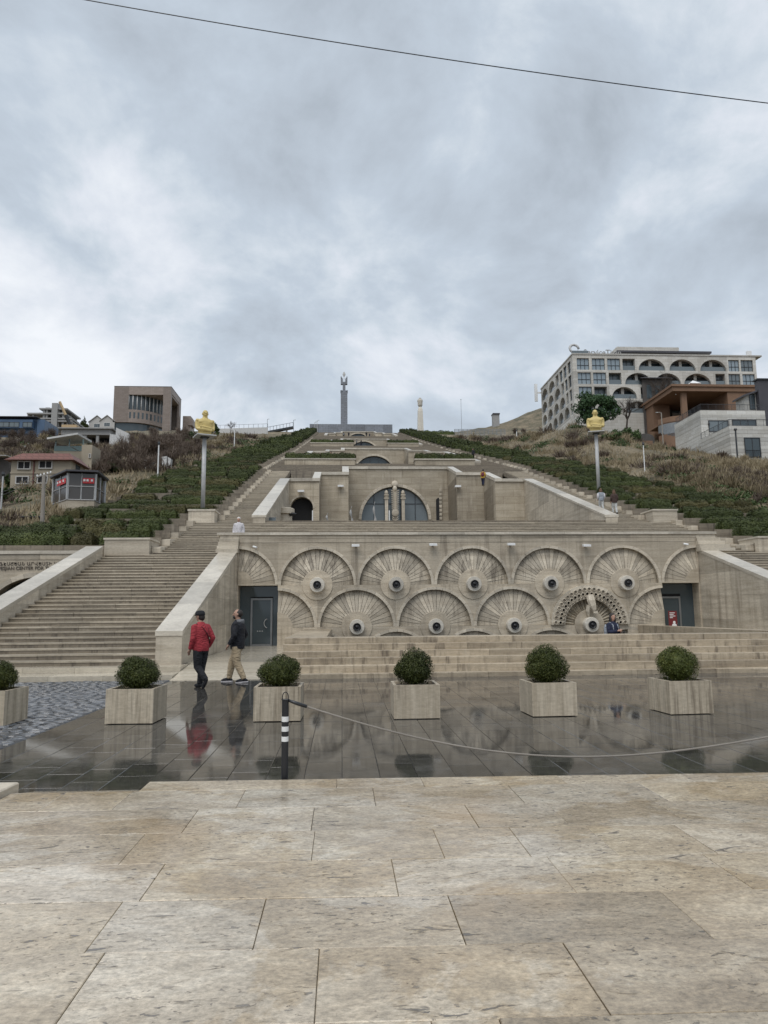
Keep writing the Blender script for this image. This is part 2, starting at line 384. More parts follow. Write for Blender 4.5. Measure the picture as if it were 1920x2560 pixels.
# ================================================================== terrain
X0, S, Y1 = 5.83, 3.455, 32.0            # axis of the monument, bay width, plane of the fountain wall
_GP = [(73.5, 16.07), (128, 30.6), (182, 45.5), (255, 66.0), (340, 87.2)]
def G(Y):                                # the hillside the stairs climb
    if Y <= 73.5: return .302*Y-6.13
    for (a, za), (b, zb_) in zip(_GP[:-1], _GP[1:]):
        if Y <= b: return za+(zb_-za)*(Y-a)/(b-a)
    return 87.2
def hit(x, y, off=0.0):
    "point where a photograph pixel meets the hillside (raised by off)"
    lo, hi = 30., 420.
    for _ in range(50):
        m = (lo+hi)/2
        if P(x, y, Y=m).z > G(m)+off: lo = m
        else: hi = m
    # the sight line starts above the slope near the camera and meets it further up
    return P(x, y, Y=lo)
def smooth(a, b, t):
    t = min(1, max(0, (t-a)/(b-a))); return t*t*(3-2*t)
def terrain_z(x, y):
    z = G(y)
    inner = smooth(-19, -15.5, x)*(1-smooth(27.2, 30.5, x))
    z -= 1.3*inner*(1-smooth(246, 258, y))
    z -= 14*smooth(-10.5, -8.2, x)*(1-smooth(19.8, 22, x))*(1-smooth(252, 262, y))
    n = math.sin(x*.21+1.3)*math.cos(y*.17+.4)+.6*math.sin(x*.47+y*.31)+.3*math.sin(x*1.1-y*.8)
    z += (1-inner)*.45*n
    z += 1.0*math.exp(-((x-31)/5)**2-((y-62)/8)**2)
    z += 1.6*math.exp(-((x-66)/16)**2-((y-185)/18)**2)
    z += 4.2*math.exp(-((x-43)/9)**2-((y-126)/24)**2)
    z += 16*math.exp(-((x-112)/34)**2-((y-330)/40)**2)
    return z
xs = np.concatenate([np.arange(-190, -40, 5.), np.arange(-40, 60, 1.25), np.arange(60, 230, 5.)])
ys = np.concatenate([np.arange(34.5, 90, 1.25), np.arange(90, 345, 3.5), np.arange(345, 700, 20.)])
V = np.array([[x, y, terrain_z(x, y)] for y in ys for x in xs]); nx = len(xs)
Q = np.array([[j*nx+i, j*nx+i+1, (j+1)*nx+i+1, (j+1)*nx+i] for j in range(len(ys)-1) for i in range(nx-1)])
o = bpy.data.objects.new('hillside', fastmesh('hillside', V, Q, M['hill'], True)); COL.objects.link(o); tag(o, 'dry grassy hillside rising beside the stairs', None, None, 'structure')
g = MB().add([(-3000, -3000, -.35), (3000, -3000, -.35), (3000, 3000, -.35), (-3000, 3000, -.35)], [(0, 1, 2, 3)]).build('ground', M['soil']); tag(g, kind='structure')

# ================================================================== foreground travertine pavement
pav = thing('travertine_pavement', 'pale wet travertine slab pavement in the foreground', None, (0, 5, 0), kind='structure')
SH = -.03
def slabmesh(x0, x1, y0, y1, z0, z1, c=.006, zs=None):
    "chamfered slab, sheared with the rows; zs: heights at back edge for a ramp"
    f = lambda x, y, z: (x, y+SH*x, z)
    zb = zs if zs is not None else z1
    v = [f(x0, y0, z0), f(x1, y0, z0), f(x1, y1, z0), f(x0, y1, z0), f(x0, y0, z1-c), f(x1, y0, z1-c), f(x1, y1, zb-c), f(x0, y1, zb-c),
         f(x0+c, y0+c, z1), f(x1-c, y0+c, z1), f(x1-c, y1-c, zb), f(x0+c, y1-c, zb)]
    return MB().add(v, [(0, 3, 2, 1), (0, 1, 5, 4), (1, 2, 6, 5), (2, 3, 7, 6), (3, 0, 4, 7), (4, 5, 9, 8), (5, 6, 10, 9), (6, 7, 11, 10), (7, 4, 8, 11), (8, 9, 10, 11)])
rows = [(7.28, 6.91, [-1.85, -.05, .76, 2.1, 3.3, 4.6, 6.2]), (6.91, 6.27, [-2.5, -1.9, -.88, .28, 1.53, 2.75, 4.2, 6]),
        (6.27, 5.61, [-4.6, -3.5, -2.35, -1.18, -.23, 1.02, 1.71, 2.62, 3.9, 5.4]), (5.61, 4.96, [-4.4, -2.7, -1.44, -.2, .67, 1.24, 1.82, 2.48, 3.4, 4.9]),
        (4.96, 4.35, [-4, -2.6, -1.14, .32, 1.34, 2.37, 3.5, 4.8]), (4.35, 3.73, [-3.6, -2.4, -1.23, -.43, .6, 1.82, 3, 4.2]),
        (3.73, 3.09, [-3.4, -2.2, -1.13, -.11, 1.07, 2.2, 3.4]), (3.09, 2.4, [-3, -1.7, -.6, .35, .62, 1.8, 3]),
        (2.4, 1.7, [-3, -1.5, -.2, .9, 2.4]), (1.7, .9, [-3, -1.2, .4, 1.6, 3]), (.9, 0, [-3, -1.6, 0, 1.4, 3]), (0, -1, [-3, -1, .6, 2, 3.4])]
MB().hexa([(-5, -3, -.3), (7, -3, -.3), (7, 7.02, -.3), (-5, 7.3, -.3), (-5, -3, .092), (7, -3, .092), (7, 6.65, .092), (-5, 7.0, .092)]).build('slab_bed', M['grout'], pav)
for yb, yf, xsl in rows:
    for a, b in zip(xsl[:-1], xsl[1:]):
        z = .12+random.uniform(-.0025, .0025)
        slabmesh(a+.0015, b-.0015, yf+.0015, yb-.0015, .02, z, random.uniform(.002, .004)).build('slab', M['slab'], pav)
for a, b in ((-3.0, -2.42), (-2.42, -1.86)):                      # sunken ramp slabs at the left edge
    slabmesh(a+.004, b-.004, 6.92, 7.42, -.1, .108, .004, .012).build('ramp_slab', M['slab'], pav)
slabmesh(-2.995, -2.505, 6.275, 6.915, .02, .118).build('slab', M['slab'], pav)
k = thing('ramp_kerb', 'worn stone kerb end beside the foreground ramp at the left edge', 'kerb', (-3.3, 7, .0))
slabmesh(-3.75, -3.02, 6.30, 7.12, 0, .19, .012, .17).build('kerb_stone', M['kerb'], k)
slabmesh(-4.7, -3.76, 6.30, 7.10, 0, .185, .012, .17).build('kerb_stone', M['kerb'], k)
slabmesh(-6.5, -4.71, 6.30, 7.10, 0, .19, .012, .17).build('kerb_stone', M['kerb'], k)

# ================================================================== dark plaza
pz = thing('plaza', 'dark wet basalt tiled plaza', None, (0, 12, 0), kind='structure')
MB().box(-9, 14, 6.6, 19.6, -.25, -.014).build('tile_bed', M['grout'], pz)
TW, TL = .40, .62
tile_me = []
for k_ in range(3):
    c = .004
    x, y = TW/2-.002, TL/2-.002
    v = [(-x, -y, -.06), (x, -y, -.06), (x, y, -.06), (-x, y, -.06), (-x, -y, -c), (x, -y, -c), (x, y, -c), (-x, y, -c), (-x+c, -y+c, 0), (x-c, -y+c, 0), (x-c, y-c, 0), (-x+c, y-c, 0)]
    tile_me.append((v, [(0, 1, 5, 4), (1, 2, 6, 5), (2, 3, 7, 6), (3, 0, 4, 7), (4, 5, 9, 8), (5, 6, 10, 9), (6, 7, 11, 10), (7, 4, 8, 11), (8, 9, 10, 11)]))
tm = MB().add(*tile_me[0]).mesh('tile', M['basalt'])
cells = []
nx_ = int(18/TW)
for i in range(-12, 34):
    x = i*TW+TW/2
    if x < -4.3: continue
    off = (i*.37 % 1)*TL
    y = 7.05+off-TL
    while y < 19.5:
        yc = y+TL/2
        if yc-TL/2 > 6.98 and yc+TL/2 < 19.62: cells.append((x, yc))
        y += TL
def infov(x, y, z=0., m=60):
    d = Vector((x, y, z))-CAM; w = d.dot(FWD)
    if w < .3: return False
    px, py = 960+FPX*d.dot(RIGHT)/w, 1280-FPX*d.dot(UP)/w
    return -m < px < 1920+m and -m < py < 2560+m
cells.sort(key=lambda c: (not infov(*c), c[0]**2+c[1]**2))
def tilt(): return (random.gauss(0, .0006), random.gauss(0, .0006), 0)
for x, y in cells[:290]:
    inst('tile', tm, pz, (x, y, random.uniform(-.0012, .0012)), tilt())
mb = MB()
for x, y in cells[290:]:
    z = random.uniform(-.0012, .0012); mb.add([(a+x, b+y, c+z) for a, b, c in tile_me[0][0]], tile_me[0][1])
tag(mb.build('tile_field', M['basalt'], pz), kind='stuff')

# cobbles on the left
cb = thing('cobblestone_paving', 'wet grey cobblestone paving left of the plaza', None, (-7, 14, 0), kind='structure')
MB().box(-16, -4.31, 6.6, 19.55, -.25, -.03).build('cobble_bed', M['grout'], cb)
def cobmesh(seed):
    r = random.Random(seed); n = 7; ring = []
    for j in range(n):
        a = 2*math.pi*j/n+r.uniform(-.25, .25); q = r.uniform(.40, .52)
        ring.append((q*math.cos(a)*1.05, q*math.sin(a)))
    rings = [[(x, y, -.05) for x, y in ring], [(x, y, -.012) for x, y in ring], [(x*.86, y*.86, .004) for x, y in ring], [(x*.4, y*.4, .009) for x, y in ring]]
    return MB().rings(rings)
cobs = [cobmesh(i) for i in range(6)]; cobme = [c.mesh('cobble', M['cobble'], False) for c in cobs]
pts = []
y = 7.3; j = 0
while y < 19.45:
    x = -4.42-(j % 2)*.06
    while x > -9.6:
        arc = .09*math.sin(x*2.6)
        w_ = random.uniform(.17, .30)
        yy = y+arc+random.uniform(-.02, .02)
        if 7.2 < yy < 19.45: pts.append((x-w_/2, yy, w_))
        x -= w_+.006
    y += .165; j += 1
pts.sort(key=lambda c: (not infov(c[0], c[1], 0, 5), math.hypot(c[0], c[1])))
mb = MB()
for i, (x, y, w_) in enumerate(pts):
    sc = (w_*1.02, .172, random.uniform(.85, 1.4)); rz = random.uniform(-.12, .12); z = random.uniform(-.006, .005); k_ = random.randrange(6)
    if i < 290: inst('cobble', cobme[k_], cb, (x, y, z), (random.gauss(0, .03), random.gauss(0, .03), rz), sc)
    elif infov(x, y, 0, 120):
        mb.add([(x+a*sc[0], y+b*sc[1], z+c*sc[2]) for a, b, c in cobs[k_].v], cobs[k_].f)
tag(mb.build('cobble_field', M['cobble'], cb), kind='stuff')

# travertine apron in front of the stairs, ramp to the left door
ap = thing('travertine_apron', 'pale travertine walkway at the foot of the stairs', None, (-7, 20, 0), kind='structure')
def apron_row(x0, x1, y0, y1, z0, z1, step):
    x = x0
    while x < x1-.1:
        w_ = min(step*random.uniform(.7, 1.3), x1-x)
        if x1-(x+w_) < .4: w_ = x1-x
        piece('apron_slab', ap, (x+.003, x+w_-.003, y0, y1, z0, z1+random.uniform(-.002, .002)), M['apron']); x += w_
apron_row(-13, -4.45, 19.58, 20.55, -.2, .12, 1.9)
apron_row(-13, -4.45, 20.56, 21.5, -.2, .27, 1.9)
zz = [(19.25, .006), (19.9, .075), (20.6, .15), (21.3, .215), (22.0, .27)]
for (ya, za), (yb, zb) in zip(zz[:-1], zz[1:]):
    for xa, xb in ((-4.44, -3.1), (-3.1, -1.66)):
        MB().hexa([(xa+.003, ya+.003, -.2), (xb-.003, ya+.003, -.2), (xb-.003, yb-.003, -.2), (xa+.003, yb-.003, -.2), (xa+.003, ya+.003, za), (xb-.003, ya+.003, za), (xb-.003, yb-.003, zb), (xa+.003, yb-.003, zb)]).build('ramp_slab', M['apron'], ap)
y = 22.0
while y < 33.2:
    for xa, xb in ((-4.6, -3.5), (-3.5, -2.4), (-2.4, -1.66)):
        piece('apron_slab', ap, (xa+.003, xb-.003, y+.003, y+.697, .0, .27+random.uniform(-.002, .002)), M['apron'])
    y += .7

# ================================================================== great staircases
def clip(poly, f):
    out_ = []
    for i in range(len(poly)):
        a, b = poly[i], poly[(i+1) % len(poly)]; fa, fb = f(a), f(b)
        if fa <= 0: out_.append(a)
        if fa*fb < 0:
            t = fa/(fa-fb); out_.append((a[0]+(b[0]-a[0])*t, a[1]+(b[1]-a[1])*t))
    return out_
TR, RI = .5, .151
step_me = None
def step_piece(root, b):
    global step_me
    if step_me is None:
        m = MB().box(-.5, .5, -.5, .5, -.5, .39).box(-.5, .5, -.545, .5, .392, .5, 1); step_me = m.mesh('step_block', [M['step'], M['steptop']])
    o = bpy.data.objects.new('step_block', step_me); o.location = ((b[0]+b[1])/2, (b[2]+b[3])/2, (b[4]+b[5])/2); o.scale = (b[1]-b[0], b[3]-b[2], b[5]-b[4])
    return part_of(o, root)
YS = (.27+6.13)/.302
def flight(root, xa, xb, ya, yb, blocks, mat=None, stuff=False, tr=TR):
    mat = mat or M['step']
    i0 = int(round((ya-YS)/tr)); mb = MB()
    while YS+(i0)*tr < yb-.01:
        y = YS+i0*tr; z1 = G(y)+ (G(y+tr)-G(y)); z0 = G(y)-.3
        cuts = [xa]+sorted(xa+(xb-xa)*(q+1+random.uniform(-.35, .35))/blocks for q in range(blocks-1))+[xb]
        for a, b in zip(cuts[:-1], cuts[1:]):
            e = random.uniform(-.004, .004)
            if stuff: mb.box(a, b, y, y+tr+.02, z0, z1)
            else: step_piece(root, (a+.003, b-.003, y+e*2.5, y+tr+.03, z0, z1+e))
        i0 += 1
    if stuff: tag(mb.build('step_blocks', mat, root), kind='stuff')
st = thing('staircase', 'broad weathered travertine staircase left of the fountain wall, lowest flight', 'staircase', (-8.3, YS, .27))
flight(st, -11.2, -5.34, YS, 34.9, 4)
st = thing('staircase', 'narrower second flight of the left staircase beside the top of the fountain wall', 'staircase', (-7.2, 35, 4.4))
flight(st, -9.1, -5.34, 34.9, 37.0, 2)
st = thing('staircase', 'long full-width flight of steps just above the fountain wall', 'staircase', (X0, 37, 5))
flight(st, -9.1, 20.8, 37.0, 43.3, 9)
st = thing('staircase', 'steep side stairs left of the middle arched terrace', 'staircase', (-6.4, 43.4, 7))
flight(st, -7.5, -5.34, 43.3, 73.5, 1)
st = thing('staircase', 'side stairs right of the middle arched terrace, two girls climbing them', 'staircase', (18, 43.4, 7))
flight(st, 17.0, 19.2, 43.3, 73.5, 1)
st = thing('staircase', 'right hand lower stairs at the right edge beside the fountain wall', 'staircase', (19, 28, 2.5))
flight(st, 17.0, 22.8, 28.2, 34.9, 2); flight(st, 17.0, 20.8, 34.9, 37.0, 1)
for ya, yb, nm in ((75, 86, 'steps between the middle and upper arched terraces'), (129.5, 148, 'steps above the third arched terrace'), (184, 214, 'far steps above the fourth terrace')):
    st = thing('staircase', nm, 'staircase', (X0, ya, G(ya))); flight(st, -8.5, 20.2, ya, yb, 1, stuff=True)
for ya, yb, q in ((86, 128, 'third'), (148, 182, 'fourth'), (214, 255, 'topmost')):
    for xa, xb, s_ in ((-8.0, -5.34, 'left'), (17, 19.7, 'right')):
        st = thing('staircase', 'far side stairs %s of the %s terrace wall' % (s_, q), 'staircase', ((xa+xb)/2, ya, G(ya))); flight(st, xa, xb, ya, yb, 1, stuff=True)

# sloping parapet walls
def parapet(name, label, xa, xb, ya, yb, off, face, zb, capw=.06, drop=None, bays=2.0, course=1.0, capT=.14, mat=None, cmat=None, endblock=True):
    "wall whose coping follows the stairs; faced with panels on the side 'face' (+1 right, -1 left)"
    mat = mat or M['wing']; cmat = cmat or M['cap']
    t = thing(name, label, 'wall', ((xa+xb)/2, ya, zb))
    top = lambda y: G(y)+off
    n = max(1, int(round((yb-ya)/6)))
    core = [(ya+.03, zb-.3), (yb, zb-.3), (yb, top(yb)-capT-.01)]+[(y, top(y)-capT-.01) for y in np.linspace(yb, ya+.03, 4)[1:]]
    MB().prism(core, 'x', xa+.03, xb-.03).build('wall_core', mat, t)
    y = ya; i = 0
    while y < yb-.05:
        y2 = min(y+bays, yb)
        if yb-y2 < bays*.4: y2 = yb
        z = zb
        zt = max(top(y), top(y2))-capT
        r_ = 0
        while z < zt:
            z2 = z+course
            poly = [(y+.003, z+.003), (y2-.003, z+.003), (y2-.003, z2-.003), (y+.003, z2-.003)]
            poly = clip(poly, lambda p: p[1]-(top(p[0])-capT))
            if len(poly) >= 3:
                for fx in ((face,) if face else (-1, 1)):
                    a = xb-.05 if fx > 0 else xa
                    d = random.uniform(-.002, .002)
                    MB().prism(poly, 'x', a+d, a+.05+d).build('panel', mat, t)
            z = z2
        y = y2
    MB().prism([(xa, zb), (xb, zb), (xb, top(ya)-capT), (xa, top(ya)-capT)], 'y', ya-.02, ya+.06).build('end_panel', mat, t)
    nseg = max(2, int((yb-ya)/2.2)); cuts = np.linspace(ya-.05, yb, nseg+1)
    for a, b in zip(cuts[:-1], cuts[1:]):
        MB().hexa([(xa-capw, a+.003, top(a)-capT), (xb+capw, a+.003, top(a)-capT), (xb+capw, b-.003, top(b)-capT), (xa-capw, b-.003, top(b)-capT),
                   (xa-capw, a+.003, top(a)), (xb+capw, a+.003, top(a)), (xb+capw, b-.003, top(b)), (xa-capw, b-.003, top(b))]).build('coping', cmat, t)
    return t
parapet('parapet_wall', 'pale sloping travertine parapet between the left stairs and the fountain court', -5.34, -4.6, 21.35, 32.0, .92, 1, .27, capw=.02)
parapet('parapet_wall', 'pale sloping travertine parapet on the far left of the broad stairs', -11.95, -11.2, 19.5, 34.4, .62, 1, .1, capw=.02)
parapet('parapet_wall', 'pale sloping parapet at the right end of the fountain court', 16.26, 17.0, 21.35, 32.0, .92, -1, .27, capw=.02)
parapet('parapet_wall', 'sloping parapet left of the middle arched terrace', -5.34, -4.6, 43.2, 62.6, .62, 1, 7.0, bays=3, course=1.6, mat=M['wing'])
parapet('parapet_wall', 'sloping parapet right of the middle arched terrace', 16.26, 17.0, 43.2, 62.6, .62, -1, 7.0, bays=3, course=1.6, mat=M['wing'])

# ================================================================== fountain wall (level one)
R1 = S/2; RI_ = 1.605
ROWZ = [2.90, 1.07, -.76]
fw = thing('fountain_wall', 'travertine fountain wall of overlapping fan-shaped niches with round spouts', 'wall', (X0, Y1, .2))
def arch_panel(cx, z0, hl, hr, ztop, R, y0, y1, n=20):
    "spandrel: rectangle above the springing line minus a half disc; hl/hr = widths left and right of the centre (0 leaves that half out)"
    a0 = 0. if hr > 0 else math.pi/2; a1 = math.pi if hl > 0 else math.pi/2
    xa, xb = cx-hl, cx+hr
    angs = set(np.linspace(a0, a1, n))
    for c in ((xb, ztop), (xa, ztop)):
        a = math.atan2(c[1]-z0, c[0]-cx)
        if a0 < a < a1: angs.add(a)
    angs = sorted(angs); v = []; f = []
    for a in angs:
        dx, dz = math.cos(a), math.sin(a); t = 1e9
        if dx > 1e-9: t = min(t, (xb-cx)/dx)
        if dx < -1e-9: t = min(t, (xa-cx)/dx)
        if dz > 1e-9: t = min(t, (ztop-z0)/dz)
        for y in (y0, y1):
            v += [(cx+dx*R, y, z0+dz*R), (cx+dx*t, y, z0+dz*t)]
    for i in range(len(angs)-1):
        b, c = i*4, i*4+4
        f += [(b, c, c+1, b+1), (b+2, b+3, c+3, c+2), (b, b+2, c+2, c), (b+1, c+1, c+3, b+3)]
    return MB().add(v, f)
def wedge_mesh(cx, cz, a0, a1, r0, r1, y0, y1, t=.05, g=.007):
    "one radial plank from (r0,y0) to (r1,y1)"
    p = []
    for dy in (t, 0):
        for r, y in ((r0, y0), (r1, y1)):
            for a in ((a0+g/r, a1-g/r) if r == r0 else (a1-g/r, a0+g/r)):
                p.append((cx+r*math.cos(a), y+dy, cz+r*math.sin(a)))
    return MB().hexa(p)
def ring_sector(cx, cz, a0, a1, r0, r1, y0, y1, n=3):
    pts_ = [(cx+r1*math.cos(a), cz+r1*math.sin(a)) for a in np.linspace(a0, a1, n)]+[(cx+r0*math.cos(a), cz+r0*math.sin(a)) for a in np.linspace(a1, a0, n)]
    return MB().prism(pts_, 'y', y0, y1)
hub_me = MB().lathe([(.335, .0), (.335, -.30), (.315, -.36), (.20, -.365)], (0, 0, 0), 28, 'y').mesh('spout_hub', M['hub'], False)
noz_me = MB().lathe([(.175, 0), (.175, -.09), (.155, -.11), (.135, -.07), (.05, -.06), (.045, -.13), (.02, -.135)], (0, 0, 0), 20, 'y').mesh('spout_nozzle', M['bronze'], True)
disc_me = MB().lathe([(.665, .1), (.665, 0), (.655, -.006)], (0, 0, 0), 40, 'y').mesh('hub_disc', M['wall'])
for row in range(3):
    cz = ROWZ[row]; yf = Y1-.05*row
    ztop = 4.78 if row == 0 else ROWZ[row-1]
    ks = [-3, -2, -1, 0, 1, 2, 3] if row == 0 else ([-2.5, -1.5, -.5, .5, 1.5, 2.5] if row == 1 else [-2, -1, 0, 1, 2])
    for k in ks:
        cx = X0+k*S
        left = not (k == -3 or (row == 1 and k == -2.5)); right = not (k == 3 or (row == 1 and k == 2.5))
        arch_panel(cx, cz, R1 if left else 0, R1 if right else 0, ztop, RI_+.04, yf, yf+.34).build('spandrel_panel', M['wall'], fw)
        a0 = 0. if right else math.pi/2; a1 = math.pi if left else math.pi/2
        ornate = row == 1 and k == 1.5
        yin, yout = yf-.055, yf+.19
        if not ornate:
            nv = 13 if (left and right) else 7
            off = random.uniform(-.3, .3)
            cuts = [a0]+[a0+(a1-a0)*(i+.5+random.uniform(-.25, .25))/nv for i in range(nv)][1:]+[a1]
            for a, b in zip(cuts[:-1], cuts[1:]):
                e = random.uniform(-.008, .008)
                ring_sector(cx, cz, a+.0025, b-.0025, RI_+e*.3, R1+.003+e*.3, yf-.03+e, yf+.1).build('rim_stone', M['rim'], fw)
            nw = 21 if (left and right) else 10
            if row == 2: nw = 11
            cuts = [a0+(a1-a0)*i/nw for i in range(nw+1)]
            for a, b in zip(cuts[:-1], cuts[1:]):
                e = random.uniform(-.012, .012)
                wedge_mesh(cx, cz, a, b, .63, RI_+.03, yin+e, yout+e*.5).build('fan_wedge', M['wedge'], fw)
        else:
            orn = thing('carved_fan', 'ornate carved fan niche with honeycomb border and ribbed shell on the fountain wall', None, (0, 0, 0))
            orn.parent = fw; orn.matrix_parent_inverse = Matrix.Translation(-BASES[fw.name])
            for i in range(9):
                a, b = math.pi*i/9, math.pi*(i+1)/9
                ring_sector(cx, cz, a+.002, b-.002, 1.14, R1+.03, yf-.20, yf+.1, 5).build('border_stone', M['rim'], orn)
            cup = MB(); cupd = MB()
            cup.lathe([(.088, .0), (.088, -.055), (.07, -.06), (.062, 0.0)], (0, 0, 0), 8, 'y'); cm = cup.mesh('honeycomb_cell', M['rim'])
            cupd.lathe([(.064, -.008), (.01, -.006)], (0, 0, 0), 8, 'y'); dm = cupd.mesh('cell_shade_disc', M['step'])  # flat dark discs stand in for shade inside the cells
            for rr, nn, sc in ((1.57, 23, 1.05), (1.36, 22, .95), (1.215, 23, .62)):
                for i in range(nn):
                    a = math.pi*(i+.5)/nn
                    q = inst('honeycomb_cell', cm, orn, (cx+rr*math.cos(a), yf-.20, cz+rr*math.sin(a)), (0, -a, 0), (sc, 1, sc))
                    if rr != 1.36: inst('cell_shade_disc', dm, orn, (cx+rr*math.cos(a), yf-.20, cz+rr*math.sin(a)), (0, -a, 0), (sc, 1, sc))
            nw = 22
            for i in range(nw):
                a, b = math.pi*i/nw, math.pi*(i+1)/nw; m_ = (a+b)/2
                pt = lambda r, an, y: (cx+r*math.cos(an), y, cz+r*math.sin(an))
                MB().add([pt(.35, a, yin+.1), pt(1.15, a, yout), pt(.35, b, yin+.1), pt(1.15, b, yout), pt(.35, m_, yin+.03), pt(1.15, m_, yout-.13)],
                         [(0, 1, 5, 4), (4, 5, 3, 2), (0, 4, 2), (1, 3, 5)]).build('shell_rib', M['wedge'], orn)
            # carved animal head hanging from the crown of the niche
            hd = MB(); yb = yf-.34
            hd.tube([(cx+.0, yb+.06, cz+1.30), (cx+.03, yb, cz+1.05), (cx+.08, yb-.04, cz+.82), (cx+.14, yb-.06, cz+.62)], [(.17, .15), (.19, .17), (.16, .15), (.09, .10)], 8)
            hd.tube([(cx-.05, yb+.05, cz+.85), (cx-.10, yb+.10, cz+.6), (cx-.06, yb+.16, cz+.36)], [.12, .10, .04], 8)
            hd.box(cx+.08, cx+.26, yb-.12, yb+.02, cz+.50, cz+.60)
            hd.build('carved_head', M['rim'], orn, False)
        if row < 2:
            ends = not (left and right)
            if ends:
                aa = (0, math.pi/2) if not left else (math.pi/2, math.pi)
                ring_sector(cx, cz, aa[0], aa[1], .01, .655, yf-.062, yf+.02, 9).build('hub_disc', M['wall'], fw)
            else:
                inst('hub_disc', disc_me, fw, (cx, yf-.085, cz))
                h_ = inst('spout_hub', hub_me, fw, (cx, yf-.06, cz))
                q = bpy.data.objects.new('spout_nozzle', noz_me); q.location = (cx, yf-.42, cz); part_of(q, h_)
# mass behind, coursed band and cap
MB().box(X0-2.5*S+.3, X0+2.5*S-.3, Y1+.42, Y1+1.2, -.5, 2.97).box(X0-3*S-.05, X0+3*S+.05, Y1+.42, Y1+1.2, 2.975, 5.0).box(-5.3, X0-3*S-.002, Y1+.02, Y1+1.5, 0, 4.9).box(X0+3*S+.002, 16.95, Y1+.02, Y1+1.5, 0, 4.9).build('wall_core', M['wall'], fw)
for z0, z1, L in ((4.785, 4.965, 2.6), (4.97, 5.115, 1.9)):
    x = X0-3*S
    while x < X0+3*S-.05:
        w_ = min(L*random.uniform(.6, 1.4), X0+3*S-x)
        if X0+3*S-(x+w_) < .6: w_ = X0+3*S-x
        e = random.uniform(-.006, .006)
        piece('band_stone', fw, (x+.002, x+w_-.002, Y1-.012+e, Y1+.5, z0+.002, z1-.002), M['wall']); x += w_
x = -5.5
while x < 17.1:
    w_ = min(random.uniform(1.8, 2.8), 17.15-x)
    if 17.15-(x+w_) < .7: w_ = 17.15-x
    piece('cap_stone', fw, (x+.003, x+w_-.003, Y1-.09, Y1+.9, 5.12, 5.235), M['cap']); x += w_
MB().box(-5.3, 17, Y1+.5, 37.1, 4.6, 5.11).build('upper_floor', M['step'], fw)
for sx in (-1, 1):                                       # stepped blocks closing both ends of the wall
    for i in range(5):
        z1 = 5.115-.16*i; e = .10+.17*i if sx > 0 else .05*i
        xa, xb = (X0-10.43-.76-e*.6, X0-10.37) if sx < 0 else (X0+10.37, X0+10.43+.76+e)
        piece('end_stone', fw, (xa, xb, Y1-.02-.10*i, Y1+1.4, z1-.158, z1), M['rim'])
# doors at both ends
def glass_door(xa, xb, fx0, fx1, ftop):
    yb = Y1+.62
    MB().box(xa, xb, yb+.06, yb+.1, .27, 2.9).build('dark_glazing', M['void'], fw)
    MB().box(xa, xb, Y1-.05, yb+.06, 2.9, 2.96).build('lintel', M['wall'], fw)
    MB().box(xa, xb, yb, yb+.05, 2.42, 2.88).build('transom_glass', M['glass'], fw)
    if fx0-xa > .06: MB().box(xa, fx0-.02, yb, yb+.05, .27, 2.42).build('side_glass', M['glass'], fw)
    if xb-fx1 > .06: MB().box(fx1+.02, xb, yb, yb+.05, .27, 2.42).build('side_glass', M['glass'], fw)
    d = MB().box(fx0+.09, fx1-.09, yb-.015, yb+.03, .36, ftop-.09).build('door', M['glass'], fw)
    m = MB(); m.box(fx0, fx0+.085, yb-.05, yb+.05, .27, ftop); m.box(fx1-.085, fx1, yb-.05, yb+.05, .27, ftop)
    m.box(fx0+.085, fx1-.085, yb-.05, yb+.05, ftop-.085, ftop); m.box(fx0+.085, fx1-.085, yb-.04, yb+.04, .27, .35); m.build('door_frame', M['frame'], d)
    cxh = fx1-.2; pts_ = [(cxh-.16*math.sin(a), yb-.08, 1.25-.2*math.cos(a)) for a in np.linspace(.2, math.pi-.2, 9)]
    MB().tube(pts_, .016, 6).build('door_handle', M['metal'], d)
    for i in range(3): piece('white_dot', d, (fx0+.3+i*.1, fx0+.35+i*.1, yb-.03, yb-.02, .90, .925), M['white'])
xl = X0-2.5*S
glass_door(X0-3*S, xl-.005, P(626, 1560, Y=32.6).x, P(681, 1560, Y=32.6).x, 2.36)
glass_door(X0+2.5*S+.005, X0+3*S, P(1650, 1540, Y=32.6).x, P(1703, 1540, Y=32.6).x, 2.3)
for xa, xb, a_, b_ in ((X0-3*S, xl, xl-.005, xl+.25), (X0+2.5*S, X0+3*S, X0+2.5*S-.25, X0+2.5*S+.005)):
    MB().box(a_, b_, Y1+.35, Y1+.7, 0, 2.9).build('door_jamb', M['wall'], fw)
# plain base course below the end half fans
MB().box(xl, xl+R1-.01, Y1-.12, Y1+.4, .2, 1.07).build('base_block', M['wall'], fw)
MB().box(X0+1.5*S+R1+.01, X0+2.5*S, Y1-.12, Y1+.4, .2, 1.07).build('base_block', M['wall'], fw)

